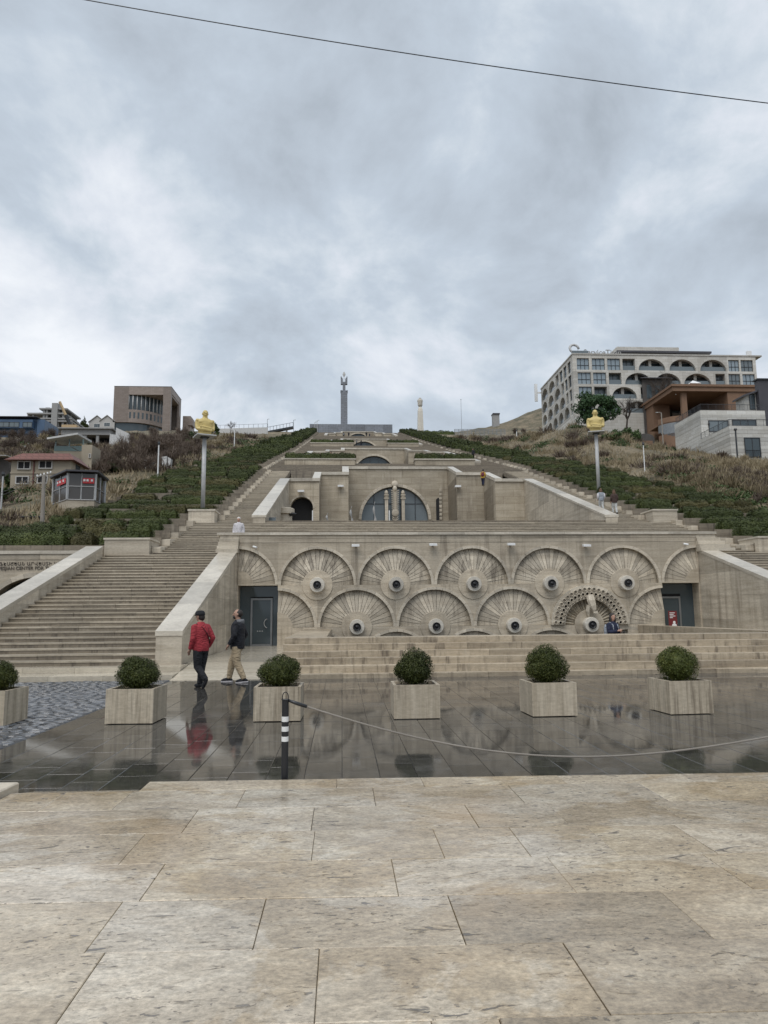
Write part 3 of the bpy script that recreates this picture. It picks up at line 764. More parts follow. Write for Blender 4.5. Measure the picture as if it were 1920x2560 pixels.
# poster by the right door
pm = NB('poster_print'); 
pm.fin((.16, .02, .022), .5)
c0 = P(1682, 1550, Y=31.6)
po = thing('poster', 'narrow dark red poster standing in the right doorway', 'poster', (c0.x, 31.6, .3))
MB().box(c0.x-.19, c0.x+.19, 31.58, 31.61, c0.z-.42, c0.z+.40).build('board', pm.m, po)
for i, w_ in enumerate((.24, .18, .26, .14)):
    piece('print_line', po, (c0.x-.14, c0.x-.14+w_, 31.574, 31.579, c0.z+.30-i*.07, c0.z+.33-i*.07), M['white'])
MB().sphere((c0.x+.05, 31.575, c0.z-.1), (.06, .006, .06)).sphere((c0.x+.05, 31.575, c0.z-.24), (.11, .006, .09)).build('print_figure', M['white'], po)
MB().box(c0.x-.02, c0.x+.02, 31.62, 31.66, .27, c0.z+.2).box(c0.x-.18, c0.x+.18, 31.5, 31.75, .27, .30).build('stand', M['darkmetal'], po)

# white floodlights above the fans, and two small cameras
def flood(px, py, lab):
    c = P(px, py, Y=Y1-.25)
    t = thing('floodlight', lab, 'lamp', (c.x, Y1, c.z), 'white floodlights on the fountain wall')
    MB().hexa([(c.x-.17, Y1-.34, c.z-.05), (c.x+.17, Y1-.34, c.z-.05), (c.x+.17, Y1-.12, c.z-.02), (c.x-.17, Y1-.12, c.z-.02), (c.x-.17, Y1-.34, c.z+.04), (c.x+.17, Y1-.34, c.z+.04), (c.x+.17, Y1-.12, c.z+.08), (c.x-.17, Y1-.12, c.z+.08)]).build('lamp_housing', M['white'], t)
    MB().box(c.x-.04, c.x+.04, Y1-.14, Y1+.02, c.z-.02, c.z+.04).build('bracket', M['metal'], t)
for px, py, lab in ((889, 1364, 'white floodlight on the fountain wall, first from the left'), (1083, 1362, 'white floodlight on the fountain wall, second from the left'),
                    (1278, 1361, 'white floodlight on the fountain wall, third from the left'), (1467, 1364, 'white floodlight on the fountain wall, nearest the right end')): flood(px, py, lab)
for px, py, lab in ((638, 1368, 'small white security camera on the left end of the fountain wall'), (1715, 1361, 'small white security camera on the right end of the fountain wall')):
    c = P(px, py, Y=Y1-.15); t = thing('security_camera', lab, 'camera', (c.x, Y1, c.z))
    MB().tube([(c.x-.09, Y1-.12, c.z+.03), (c.x+.07, Y1-.24, c.z-.02)], .045, 10).build('camera_body', M['white'], t)
    MB().tube([(c.x, Y1+.02, c.z+.05), (c.x, Y1-.16, c.z+.02)], .018, 6).build('bracket', M['metal'], t)

# ================================================================== terrace steps and fountain basin in front
ts = thing('terrace_steps', 'low travertine steps in front of the fountain wall', 'steps', (6, 19.3, 0))
RY = [19.30, 19.62, 19.95, 20.28, 20.60, 20.92]; RZ = [.12, .31, .49, .655, .83, 1.0]
for i in range(6):
    z0 = -.2 if i == 0 else RZ[i-1]-.06; x = -1.65+.002*i
    while x < 15.9:
        w_ = min(random.uniform(1.5, 2.9), 16-x)
        if 16-(x+w_) < .8: w_ = 16-x
        e = random.uniform(-.006, .006)
        d_ = RY[i+1]+.05 if i < 5 else 21.62
        m = MB(); c = .012; a, b, y0, z1 = x+.004, x+w_-.004, RY[i]+e, RZ[i]+e*.3
        m.add([(a, y0, z0), (b, y0, z0), (b, d_, z0), (a, d_, z0), (a, y0, z1-c), (b, y0, z1-c), (b, d_, z1), (a, d_, z1), (a, y0+c, z1), (b, y0+c, z1)],
              [(0, 1, 5, 4), (4, 5, 9, 8), (8, 9, 6, 7), (1, 2, 6, 9, 5), (3, 0, 4, 8, 7), (2, 3, 7, 6), (0, 3, 2, 1)])
        m.build('step_stone', M['tread'], ts); x += w_
bs = thing('fountain_basin', 'low travertine basin walls between the terrace steps and the fountain wall', 'basin', (6, 22, 0))
MB().box(-1.64, 16, 21.63, 22.4, -.2, .58).build('inner_ledge', M['tread'], bs)
MB().box(-.6, 13.2, 22.41, 31.6, -.3, .1).build('basin_floor', M['basalt'], bs)
for ya, yb in ((21.64, 24.6), (24.61, 28.2), (28.21, 31.86)):
    piece('side_wall_stone', bs, (-1.63, -.45, ya, yb, .0, 1.0), M['tread'])
    piece('side_wall_stone', bs, (13.2, 13.75, ya, yb, .0, 1.03), M['tread'])
MB().box(13.76, 16.2, 21.64, 33.3, -.2, .27).build('right_walk', M['apron'], bs)
MB().box(15.99, 24, 19.3, 21.6, -.2, 1.0).build('right_landing', M['tread'], bs)

# ================================================================== left gallery front with lettering
gw = thing('gallery_wall', 'travertine gallery front with raised lettering and a dark arch, far left', 'wall', (-20, 34.4, 0))
GY = 34.3; gz = P(60, 1377, Y=GY).z
ca_ = P(93, 1431, Y=GY)
rr = 2.5; acz = ca_.z-rr-.22
MB().box(-30, ca_.x-rr-1, GY, GY+.6, -.1, gz-.42).build('wall_block', M['wall'], gw)
arch_panel(ca_.x, acz, rr+1, rr+1, gz-.42, rr, GY, GY+.6, 28).build('arch_panel', M['wall'], gw)
for i in range(14):
    a, b = math.pi*i/14, math.pi*(i+1)/14
    ring_sector(ca_.x, acz, a+.002, b-.002, rr-.005, rr+.22, GY-.05, GY+.2, 4).build('voussoir', M['rim'], gw)
MB().box(ca_.x-rr-.2, ca_.x+rr+.2, GY+.62, GY+.66, -.1, gz-.5).build('dark_glazing', M['glass'], gw)
for i in range(9):
    xa = -30+i*2.0
    piece('band_stone', gw, (xa+.003, xa+1.997, GY-.02, GY+.6, gz-.415, gz-.16), M['wall'])
    piece('cap_stone', gw, (xa+.003, xa+1.997, GY-.08, GY+.7, gz-.155, gz), M['cap'])
lm = plain('raised_letter_bronze', (.12, .098, .078), .5)
def lettering(txt, size, loc, parent, name, mat, ext=.012, align='LEFT', rot=(math.pi/2, 0, 0), space=1.0):
    cu = bpy.data.curves.new(name, 'FONT'); cu.body = txt; cu.size = size; cu.extrude = ext; cu.align_x = align; cu.space_character = space
    cu.materials.append(mat)
    tmp = bpy.data.objects.new(name, cu); me = bpy.data.meshes.new_from_object(tmp); bpy.data.objects.remove(tmp); setm(me, mat)
    o = bpy.data.objects.new(name, me); o.location = loc; o.rotation_euler = rot
    return part_of(o, parent)
p1_ = P(0, 1413.5, Y=GY); p2_ = P(0, 1424.5, Y=GY)
lettering('ԳԱՖԷՍՃԵԱՆ ԱՐՎԵՍՏԻ ԿԵՆՏՐՈՆ', .215, (p1_.x-.38, GY-.02, p1_.z), gw, 'lettering', lm, space=1.12)
lettering('CAFESJIAN CENTER FOR THE ARTS', .215, (p2_.x-.37, GY-.02, p2_.z), gw, 'lettering', lm, space=1.0)

# ================================================================== upper levels
def level(n, word, Yf, Ya, Yb, Yc, xs_, arch_c, arch_r, arch_z, mat, hidden_floor):
    off = .62
    t = thing('terrace_wall', '%s terrace wall of the hillside stair with an arched window' % word, 'wall', (X0, Yc, G(Yf)))
    zb = hidden_floor
    xl, x1_, x2_ = xs_                     # offsets of the wing corners from the axis
    ct = .28
    MB().box(X0-xl, X0+xl, Yf, Yc+.3, zb-.4, zb).build('court_floor', M['step'], t)
    def front(xa, xb, y, zt, hole=None):
        m = MB()
        if hole is None: m.box(xa, xb, y, y+.7, zb, zt-ct)
        return m
    for sgn in (-1, 1):
        ax = lambda d: X0+sgn*d
        for (da, db, y) in ((xl, x1_, Ya), (x1_, x2_, Yb)):
            xa, xb = sorted((ax(da), ax(db))); zt = G(y)+off
            if n == 2 and sgn < 0 and y == Ya:
                # tunnel arch in the left wing
                ca = P(600+400/2.592, 1297, Y=Ya); rt = .98
                cz_ = P(600+400/2.592, 900+887/2.592, Y=Ya).z-rt
                hole = [(ca.x+rt*math.cos(a), cz_+rt*math.sin(a)) for a in np.linspace(0, math.pi, 15)]+[(ca.x-rt, zb+.02), (ca.x+rt, zb+.02)]
                MB().ring_cell(ca.x, cz_-.5, (xa, xb, zb, zt-ct), hole, y, y+.7).build('wing_wall', mat, t)
                for i in range(11):
                    a, b = math.pi*i/11, math.pi*(i+1)/11
                    ring_sector(ca.x, cz_, a+.004, b-.004, rt, rt+.14, y-.04, y+.1, 3).build('voussoir', M['rim'], t)
                MB().box(xa, xb, y+.8, y+.9, zb, zt-ct-.1).build('tunnel_shade_panel', M['void'], t)  # black panel close behind the arch stands in for the tunnel's shade
            else:
                MB().box(xa, xb, y, y+.7, zb, zt-ct).build('wing_wall', mat, t)
            piece('cap_stone', t, (xa, xb, y-.12, y+.5, zt-ct+.002, zt), M['cap'])
        xa, xb = sorted((ax(xl), ax(x1_))); MB().box(xa, xb, Ya+1.0, Yc+.7, zb, G(Ya)+off-.36).build('upper_floor', M['step'], t)
        xa, xb = sorted((ax(x1_), ax(x2_))); MB().box(xa, xb, Yb+.5, Yc+.7, zb, G(Yb)+off-.36).build('upper_floor', M['step'], t)
        # returns with sloping copings
        for (d, ya, yb) in ((x1_, Ya, Yb), (x2_, Yb, Yc)):
            xa, xb = sorted((ax(d), ax(d+.55)))
            MB().prism([(ya+.02, zb), (yb, zb), (yb, G(yb)+off-ct), (ya+.02, G(ya)+off-ct)], 'x', xa+.01, xb-.01).build('return_wall', mat, t)
            zA, zB = G(ya)+off+.015, G(yb)+off+.015
            MB().hexa([(xa-.05, ya-.13, zA-ct), (xb+.05, ya-.13, zA-ct), (xb+.05, yb, zB-ct), (xa-.05, yb, zB-ct), (xa-.05, ya-.13, zA), (xb+.05, ya-.13, zA), (xb+.05, yb, zB), (xa-.05, yb, zB)]).build('coping', M['cap'], t)
    zt = G(Yc)+off
    xa, xb = X0-x2_, X0+x2_
    hole = [(arch_c+arch_r*math.cos(a), arch_z+arch_r*math.sin(a)) for a in np.linspace(0, math.pi, 31)]+[(arch_c-arch_r, zb+.02), (arch_c+arch_r, zb+.02)]
    MB().ring_cell(arch_c, arch_z-.4, (xa, xb, zb, zt-ct), hole, Yc, Yc+.8).build('arch_wall', mat, t)
    nv = 21 if n == 2 else 13
    for i in range(nv):
        a, b = math.pi*i/nv, math.pi*(i+1)/nv
        ring_sector(arch_c, arch_z, a+.003, b-.003, arch_r-.004, arch_r+.085*arch_r, Yc-.10, Yc+.2, 4).build('voussoir', M['rim'], t)
    gl = MB().box(arch_c-arch_r-.1, arch_c+arch_r+.1, Yc+.55, Yc+.6, zb, arch_z+arch_r+.05).build('arch_window', M['skyglass'] if n == 2 else M['glass'], t)
    m = MB()
    for q in (-.62, -.2, .2, .62): m.box(arch_c+q*arch_r-.035, arch_c+q*arch_r+.035, Yc+.48, Yc+.545, zb, arch_z+arch_r*math.sqrt(1-q*q))
    m.build('mullions', M['darkmetal'], gl)
    q = arch_r*.86
    MB().box(arch_c-q, arch_c+q, Yc+.485, Yc+.54, arch_z+arch_r*.5-.03, arch_z+arch_r*.5+.03).build('transom', M['darkmetal'], gl)
    k = max(1, int(x2_*2/1.9)); w_ = (xb-xa)/k
    for i in range(k): piece('cap_stone', t, (xa+i*w_+.003, xa+(i+1)*w_-.003, Yc-.12, Yc+.9, zt-ct+.002, zt), M['cap'])
    MB().box(-5.3, 17, Yc+.75, Yc+3.0, zt-1.4, zt-.32).build('upper_floor', M['step'], t)
    return t, zt
ac = P(987.7, 1297, Y=73.5); ap_ = P(987.7, 1208, Y=73.5)
L2, z2 = level(2, 'middle', 43.3, 62.6, 67.8, 73.5, (10.43, 7.82, 5.2), ac.x, (ap_.z-ac.z)*.93, ac.z-.1, M['wallfar'], 7.2)
ac3 = P(935.6, 1158, Y=128); ap3 = P(935.6, 1137, Y=128)
L3, z3 = level(3, 'third', 86, 113, 119, 128, (10.43, 7.9, 5.4), ac3.x, 3.75, ap3.z-3.95, M['wallfar'], G(86)+.2)
level(4, 'fourth', 148, 165, 172, 182, (10.43, 7.9, 5.6), 5.6, 4.0, P(916, 1101, Y=182).z-4.3, M['wallfar'], G(148)+.2)
level(5, 'topmost', 214, 231, 241, 255, (10.43, 7.9, 5.6), 5.9, 4.4, P(899, 1082, Y=255).z-4.7, M['wallfar'], G(214)+.2)
for ya, yb, q in ((86, 113, 'third'), (148, 165, 'fourth'), (214, 231, 'topmost')):
    for xa, xb, f_, s_ in ((-5.34, -4.6, 1, 'left'), (16.26, 17, -1, 'right')):
        parapet('parapet_wall', 'distant sloping parapet %s of the %s terrace' % (s_, q), xa, xb, ya, yb, .62, f_, G(ya)-.3, bays=30, course=30, capT=.28)
# carved columns in the middle arch window
def totem(px, lab, kind):
    c = P(px, 1297, Y=73.0); z0 = 7.2; zt = P(px, 1226 if kind else 1219, Y=73.0).z
    t = thing('carved_column', lab, 'column', (c.x, 73, z0)); m = MB()
    if kind:
        m.box(c.x-.16, c.x+.16, 72.84, 73.16, z0, zt-.9); m.build('shaft', M['rim'], t)
        MB().box(c.x-.26, c.x+.26, 72.75, 73.25, zt-.9, zt-.78).box(c.x-.24, c.x+.24, 72.78, 73.22, zt-.55, zt-.44).sphere((c.x, 73, zt-.64), (.23, .2, .16)).lathe([(.14, 0), (.2, .12), (.17, .3), (.07, .42)], (c.x, 73, zt-.42), 10).build('capital', M['rim'], t)
    else:
        m.box(c.x-.17, c.x+.17, 72.8, 73.2, z0, zt-.4); m.build('shaft', M['rim'], t)
        q = MB()
        for i in range(15):
            z = zt-.5-i*.21; w_ = .40-.006*i
            for s_ in (-1, 1): q.hexa([(c.x+s_*.14, 72.62, z), (c.x+s_*w_, 72.62, z+.12), (c.x+s_*w_, 72.8, z+.12), (c.x+s_*.14, 72.8, z), (c.x+s_*.14, 72.62, z+.1), (c.x+s_*w_, 72.62, z+.2), (c.x+s_*w_, 72.8, z+.2), (c.x+s_*.14, 72.8, z+.1)])
        q.build('carved_leaves', M['rim'], t)
        MB().sphere((c.x, 72.9, zt-.15), (.24, .22, .32)).build('carved_head', M['rim'], t)
        MB().lathe([(.36, 0), (.36, -.12), (.2, -.16)], (c.x, 72.7, 11.7), 20, 'y').build('carved_medallion', M['rim'], t)
totem(600+950/2.592, 'slim carved stone column left of the centre of the middle arch window', 1)
totem(600+1058/2.592, 'slim carved stone column right of the centre of the middle arch window', 1)
totem(600+1005/2.592, 'tall leaf-carved stone totem at the centre of the middle arch window', 0)
c = P(600+1003/2.592, 900+803/2.592, Y=73.3)
MB().sphere((c.x, 73.35, c.z), (.36, .2, .36)).build('keystone', M['rim'], L2)
# narrow niche in the right part of the middle arch wall
c = P(600+1290/2.592, 1297, Y=73.4); zt_ = P(600+1290/2.592, 900+893/2.592, Y=73.4).z
MB().prism([(c.x-.28, 7.3), (c.x+.28, 7.3)]+[(c.x+.28*math.cos(a), zt_-.28+.28*math.sin(a)) for a in np.linspace(0, math.pi, 9)], 'y', 73.44, 73.49).build('niche_shade_plate', M['void'], L2)  # flat black plate on the wall paints the shade of the niche
for i in range(12): piece('niche_rung', L2, (c.x+.05, c.x+.3, 73.3, 73.43, 9.4+i*.42, 9.72+i*.42), M['rim'])
# lamps on the middle walls
for px, py, Yw, w in ((600+395/2.592, 900+851/2.592, 62.6, 'above the tunnel arch'), (600+652/2.592, 900+818/2.592, 67.8, 'left of the big arch window'), (600+1412/2.592, 900+820/2.592, 67.8, 'right of the big arch window')):
    c = P(px, py, Y=Yw-.3); t = thing('wall_lamp', 'small white wall lamp on the middle terrace %s' % w, 'lamp', (c.x, Yw, c.z))
    MB().box(c.x-.28, c.x+.28, Yw-.5, Yw-.12, c.z-.08, c.z+.1).build('lamp_housing', M['white'], t); MB().box(c.x-.06, c.x+.06, Yw-.13, Yw+.02, c.z-.05, c.z+.05).build('bracket', M['metal'], t)
# sculptures on the middle terrace
c = P(600+285/2.592, 1300, Y=55); t = thing('stone_fountain', 'pale stone fountain drum with cone spouts beside the dark tunnel arch', 'fountain', (c.x, 55, 7.2))
zt_ = P(600+285/2.592, 900+962/2.592, Y=55).z
MB().lathe([(.62, 0), (.62, zt_-7.2-.5), (.8, zt_-7.2-.45), (.8, zt_-7.2-.05), (.7, zt_-7.2)], (c.x, 55, 7.2), 20).build('drum', M['rim'], t)
for dz, q in ((.25, .55), (.95, .75)): MB().tube([(c.x+.5, 54.6, zt_-dz-.25), (c.x+.75, 54.5, zt_-dz-.25), (c.x+1.0, 54.45, zt_-dz-.25)], [.16, .13, .02], 10).build('cone_spout', M['bronze'], t)
for px, top, lab in ((567, 990, 'left'), (722, 945, 'second'), (872, 915, 'tallest')):
    c = P(600+px/2.592, 1300, Y=46); zt_ = P(600+px/2.592, 900+top/2.592, Y=46).z; h = zt_-7.2
    t = thing('wavy_sculpture', {'left': 'short wavy grey metal sculpture, leftmost on the middle terrace', 'second': 'wavy grey metal sculpture left of the big arch', 'tallest': 'tallest wavy grey metal sculpture in front of the big arch window'}[lab], 'sculpture', (c.x, 46, 7.2))
    MB().tube([(c.x+.05*math.sin(u*7), 46+.04*math.cos(u*6), 7.2+h*u) for u in np.linspace(0, 1, 16)], [.11-.10*u+.035*math.sin(u*12) for u in np.linspace(0, 1, 16)], 7).build('blade', M['conc'], t, True)
    MB().lathe([(.16, 0), (.16, .05)], (c.x, 46, 7.2), 10).build('foot', M['darkmetal'], t)
for px in (600+470/2.592, 600+968/2.592):
    c = P(px, 1300, Y=46); zt_ = P(px, 900+975/2.592, Y=46).z
    t = thing('white_post', 'thin white post beside the tunnel arch' if px < 900 else 'thin white post in front of the big arch window', 'post', (c.x, 46, 7.2))
    MB().tube([(c.x, 46, 7.2), (c.x, 46, zt_)], .035, 6).build('post_shaft', M['white'], t)
c = P(600+203/2.592, 1300, Y=45.5)
t = thing('glass_sign', 'small framed plate on the middle terrace beside the left parapet', 'sign', (c.x, 45.5, 7.2))
MB().box(c.x-.28, c.x+.28, 45.45, 45.5, 7.2, c.z+.12).build('panel', M['skyglass'], t); MB().box(c.x-.32, c.x+.32, 45.44, 45.51, c.z+.12, c.z+.17).build('frame', M['frame'], t)

# ================================================================== foliage helpers
def leaf_quads(C, N, size, jitter=.9):
    n = len(C); N = N+rng.normal(0, jitter, (n, 3)); N /= np.linalg.norm(N, axis=1)[:, None]+1e-9
    A = np.cross(N, rng.normal(0, 1, (n, 3))); A /= np.linalg.norm(A, axis=1)[:, None]+1e-9
    B = np.cross(N, A); s = size*rng.uniform(.6, 1.3, (n, 1)); s2 = s*rng.uniform(.45, .8, (n, 1))
    V = np.stack([C-A*s, C+B*s2, C+A*s, C-B*s2], 1).reshape(-1, 3)
    return V, np.arange(4*n).reshape(-1, 4)
def hedge_mesh(name, L, Wd, H, dens, size, mat, rough=.07):
    "clipped hedge block: leaves over a rounded, lumpy box"
    area = [(L*H, 0), (L*H, 1), (Wd*H, 2), (Wd*H, 3), (L*Wd, 4)]
    C = []; N = []
    ph = rng.uniform(0, 6, 6)
    for a, k in area:
        n = int(a*dens); u = rng.uniform(-.5, .5, n); v = rng.uniform(0, 1, n); w = rng.uniform(-.5, .5, n)
        if k == 0: c = np.stack([u*L, np.full(n, -Wd/2), v*H], 1); nn = (0, -1, .2)
        if k == 1: c = np.stack([u*L, np.full(n, Wd/2), v*H], 1); nn = (0, 1, .2)
        if k == 2: c = np.stack([np.full(n, -L/2), u*Wd, v*H], 1); nn = (-1, 0, .2)
        if k == 3: c = np.stack([np.full(n, L/2), u*Wd, v*H], 1); nn = (1, 0, .2)
        if k == 4: c = np.stack([u*L, w*Wd, np.full(n, H)], 1); nn = (0, 0, 1)
        C.append(c); N.append(np.tile(np.array(nn, float), (n, 1)))
    C = np.concatenate(C); N = np.concatenate(N)
    # round the edges, add lumps
    rd = min(.34, H*.5)
    ex = np.clip((np.abs(C[:, 0])-(L/2-rd))/rd, 0, 1); ey = np.clip((np.abs(C[:, 1])-(Wd/2-rd))/rd, 0, 1); ez = np.clip((C[:, 2]-(H-rd))/rd, 0, 1)
    side = np.abs(N[:, 2]) < .9
    N[side, 2] += 1.7*ez[side]**1.5; N[~side, 1] += np.sign(C[~side, 1])*ey[~side]**1.5; N /= np.linalg.norm(N, axis=1)[:, None]
    q = np.sqrt(ex**2+ey**2+ez**2); pull = np.clip(q-1, 0, 1)*rd*.8
    C[:, 0] -= np.sign(C[:, 0])*ex*pull*1.3; C[:, 1] -= np.sign(C[:, 1])*ey*pull*1.3; C[:, 2] -= ez*pull*1.6
    lump = rough*(np.sin(C[:, 0]*3.1+ph[0])+np.sin(C[:, 0]*7.3+ph[1]+C[:, 2]*4)+.8*np.sin(C[:, 1]*6+ph[2]+C[:, 0]*2.2))
    C += N*lump[:, None]*.6; C += N*rng.normal(0, .035, (len(C), 1)); C[:, 2] = np.maximum(C[:, 2], .02)
    V, Q = leaf_quads(C, N, size, .32)
    b = MB().box(-L/2+.17, L/2-.17, -Wd/2+.17, Wd/2-.17, 0, H-.2)
    V2 = np.array(b.v); Q2 = np.array(b.f)+len(V)
    return fastmesh(name, np.concatenate([V, V2]), np.concatenate([Q, Q2]), mat)
def blob_mesh(name, blobs, dens, size, mat, core=.8, jit=.9):
    "leaf clumps over and inside a set of ellipsoids (x,y,z,rx,ry,rz)"
    C = []; N = []
    for (x, y, z, a, b, c) in blobs:
        n = max(12, int(dens*4*math.pi*((a*b+b*c+a*c)/3)))
        d = rng.normal(0, 1, (n, 3)); d /= np.linalg.norm(d, axis=1)[:, None]
        r = core+(1.08-core)*rng.uniform(0, 1, (n, 1))**.5
        C.append(np.array([x, y, z])+d*r*np.array([a, b, c])); N.append(d)
    V, Q = leaf_quads(np.concatenate(C), np.concatenate(N), size, jit)
    return fastmesh(name, V, Q, mat)

# ================================================================== terraced gardens
hv = {}
for L in (1.3, 2.2, 3.4):
    hv[L] = [hedge_mesh('hedge', L, .85, .66, 900, .034, M['hedge' if q_ < 3 else 'hedge2'], .05) for q_ in range(4)]
hfar = [hedge_mesh('hedge', 4.5, 1.3, .85, 260, .075, M['hedge'], .08) for _ in range(2)]
GROUPL = {-1: 'clipped hedges on the left garden terraces', 1: 'clipped hedges on the right garden terraces'}
ORD = 'lowest second third fourth fifth sixth seventh eighth ninth tenth eleventh twelfth thirteenth fourteenth fifteenth sixteenth seventeenth eighteenth nineteenth twentieth twenty-first twenty-second twenty-third twenty-fourth twenty-fifth twenty-sixth twenty-seventh twenty-eighth twenty-ninth thirtieth thirty-first thirty-second'.split()
LABL = {-1: 'clipped dark green hedge on the stepped garden left of the stairs', 1: 'clipped dark green hedge on the stepped garden right of the stairs'}
for sd_ in (-1, 1):
    w = 'left' if sd_ < 0 else 'right'
    gt = thing('garden_terraces_'+w, 'stepped stone garden terraces %s of the stairs' % w, None, (X0+sd_*16, 36, G(36)), kind='structure')
    gk = thing('garden_kerb', 'stepped travertine kerb stones along the %s hand garden' % w, 'kerb', (X0+sd_*13, 36, G(36)))
    Y = 35.25; i = 0; nr = 0
    while Y < 258:
        dY = 1.85 if Y < 84 else (3.9 if Y < 130 else 7.0)
        inner = 15.0 if Y < 43.4 else (13.45 if Y < 74 else 14.2)
        outer = (21.9 if sd_ < 0 else 21.6)+(1.2 if Y < 40 else 0)-max(0, Y-70)*.012
        zt = G(Y)+.42
        xa, xb = sorted((X0+sd_*inner, X0+sd_*outer))
        piece('terrace_bed', gt, (xa, xb, Y, Y+dY+.02, zt-1.5, zt), M['soil'])
        piece('terrace_riser', gt, (xa, xb, Y-.12, Y-.004, zt-1.4, zt+.06), M['step'])
        if Y < 200:
            ka, kb = sorted((X0+sd_*(inner-.42), X0+sd_*inner)); zk = zt+.12
            MB().hexa([(ka, Y, zk-1.3), (kb, Y, zk-1.3), (kb, Y+dY-.01, zk-1.3), (ka, Y+dY-.01, zk-1.3), (ka, Y, zk-.16), (kb, Y, zk-.16), (kb, Y+dY-.01, zk+.05), (ka, Y+dY-.01, zk+.05)]).build('kerb_stone', M['kerb'], gk)
        # hedges of this row
        x = inner+.55; nr += 1; seg = 0; rowh = (.86, 1.06)[nr % 2] if sd_ > 0 else random.uniform(.85, 1.05)
        while x < outer-.7 and not (Y > 130 and i % 1):
            if Y > 100:
                L = min(4.5*random.uniform(.7, 1.0), outer-x); me = random.choice(hfar); sc = (L/4.5, 1.0 if Y < 130 else 1.7, random.uniform(.95, 1.3)*(1 if Y < 130 else 1.4))
            else:
                L0 = random.choice((1.3, 2.2, 2.2, 3.4, 3.4)); L = min(L0*random.uniform(.85, 1.15), outer-x+.3)
                if L < .7: break
                me = random.choice(hv[L0]); sc = (L/L0, random.uniform(.9, 1.1), rowh*(random.uniform(.97, 1.03) if sd_ > 0 else random.uniform(.7, 1.22)))
                if Y < 38: sc = (sc[0], 1.05, random.uniform(1.1, 1.2))
            cx = X0+sd_*(x+L/2)
            if not (Y > 39 and random.random() < (.05 if sd_ > 0 else .09)):
                o = inst('hedge', me, None, (cx, Y+min(dY*.5, .62)+random.uniform(-.08, .08), zt-.02), (0, 0, random.uniform(-.05, .05)+(math.pi if random.random() < .5 else 0)), sc)
                seg += 1; lab_ = 'clipped hedge in the %s row of the %s garden, %s' % (ORD[nr-1], w, ('nearest the stairs', 'second from the stairs', 'third from the stairs', 'fourth from the stairs', 'fifth from the stairs', 'sixth from the stairs', 'seventh from the stairs')[seg-1]) if Y < 100 else LABL[sd_].replace('clipped dark', 'distant dark')
                tag(o, lab_, 'hedge', GROUPL[sd_] if Y < 100 else 'distant '+GROUPL[sd_][8:])
            x += L+(random.uniform(.0, .1) if (random.random() < .75 or Y < 38) else random.uniform(.25, .6))
        Y += dY; i += 1
    # landing walls where the stairs narrow
    for a, b, Y, hgt, lab in ((15.0, 17.1, 35.0, .78, 'lower'), (13.45, 15.0, 43.45, .8, 'upper')):
        xa, xb = sorted((X0+sd_*a, X0+sd_*b)); z = G(Y)
        t = thing('landing_wall', 'low travertine block where the %s stairs narrow, %s landing' % (w, lab), 'wall', ((xa+xb)/2, Y, z))
        for k_ in range(2):
            piece('wall_stone', t, (xa+.003, xb-.003, Y-.2, Y+1.6, z-.6+k_*(hgt/2+.3), z-.6+(k_+1)*(hgt/2+.3)-.004), M['kerb'])
        piece('cap_stone', t, (xa-.04, xb+.04, Y-.25, Y+1.6, z+hgt-.6+.6, z+hgt+.09), M['cap'])
# planter walls with hedges on the front edge of the upper courts
for Y, spans, word in ((85.4, ((-6.8, 1.6), (8.8, 16.0)), 'third'), (147, ((-6.5, 2.4), (9.5, 16.0)), 'fourth')):
    for s_, (a, b) in zip(('left', 'right'), spans):
        z = G(Y)
        t = thing('planter_wall', 'long stone planter %s of centre before the %s terrace' % (s_, word), 'planter', ((a+b)/2, Y, z))
        MB().box(a, b, Y-.9, Y+.7, z-.8, z+.5).build('planter_wall_face', M['wallfar'], t); piece('coping', t, (a-.1, b+.1, Y-1.0, Y+.75, z+.502, z+.66), M['cap'])
        n = 2
        for i in range(n):
            L = (b-a)/n
            o = inst('hedge', random.choice(hfar), None, (a+L*(i+.5), Y-.05, z+.6), (0, 0, 0), (L/4.5*1.02, .85, .95))
            tag(o, 'clipped hedge in the long planter %s of centre before the %s terrace' % (s_, word), 'hedge', 'planter hedges %s of the %s terrace' % (s_, word))

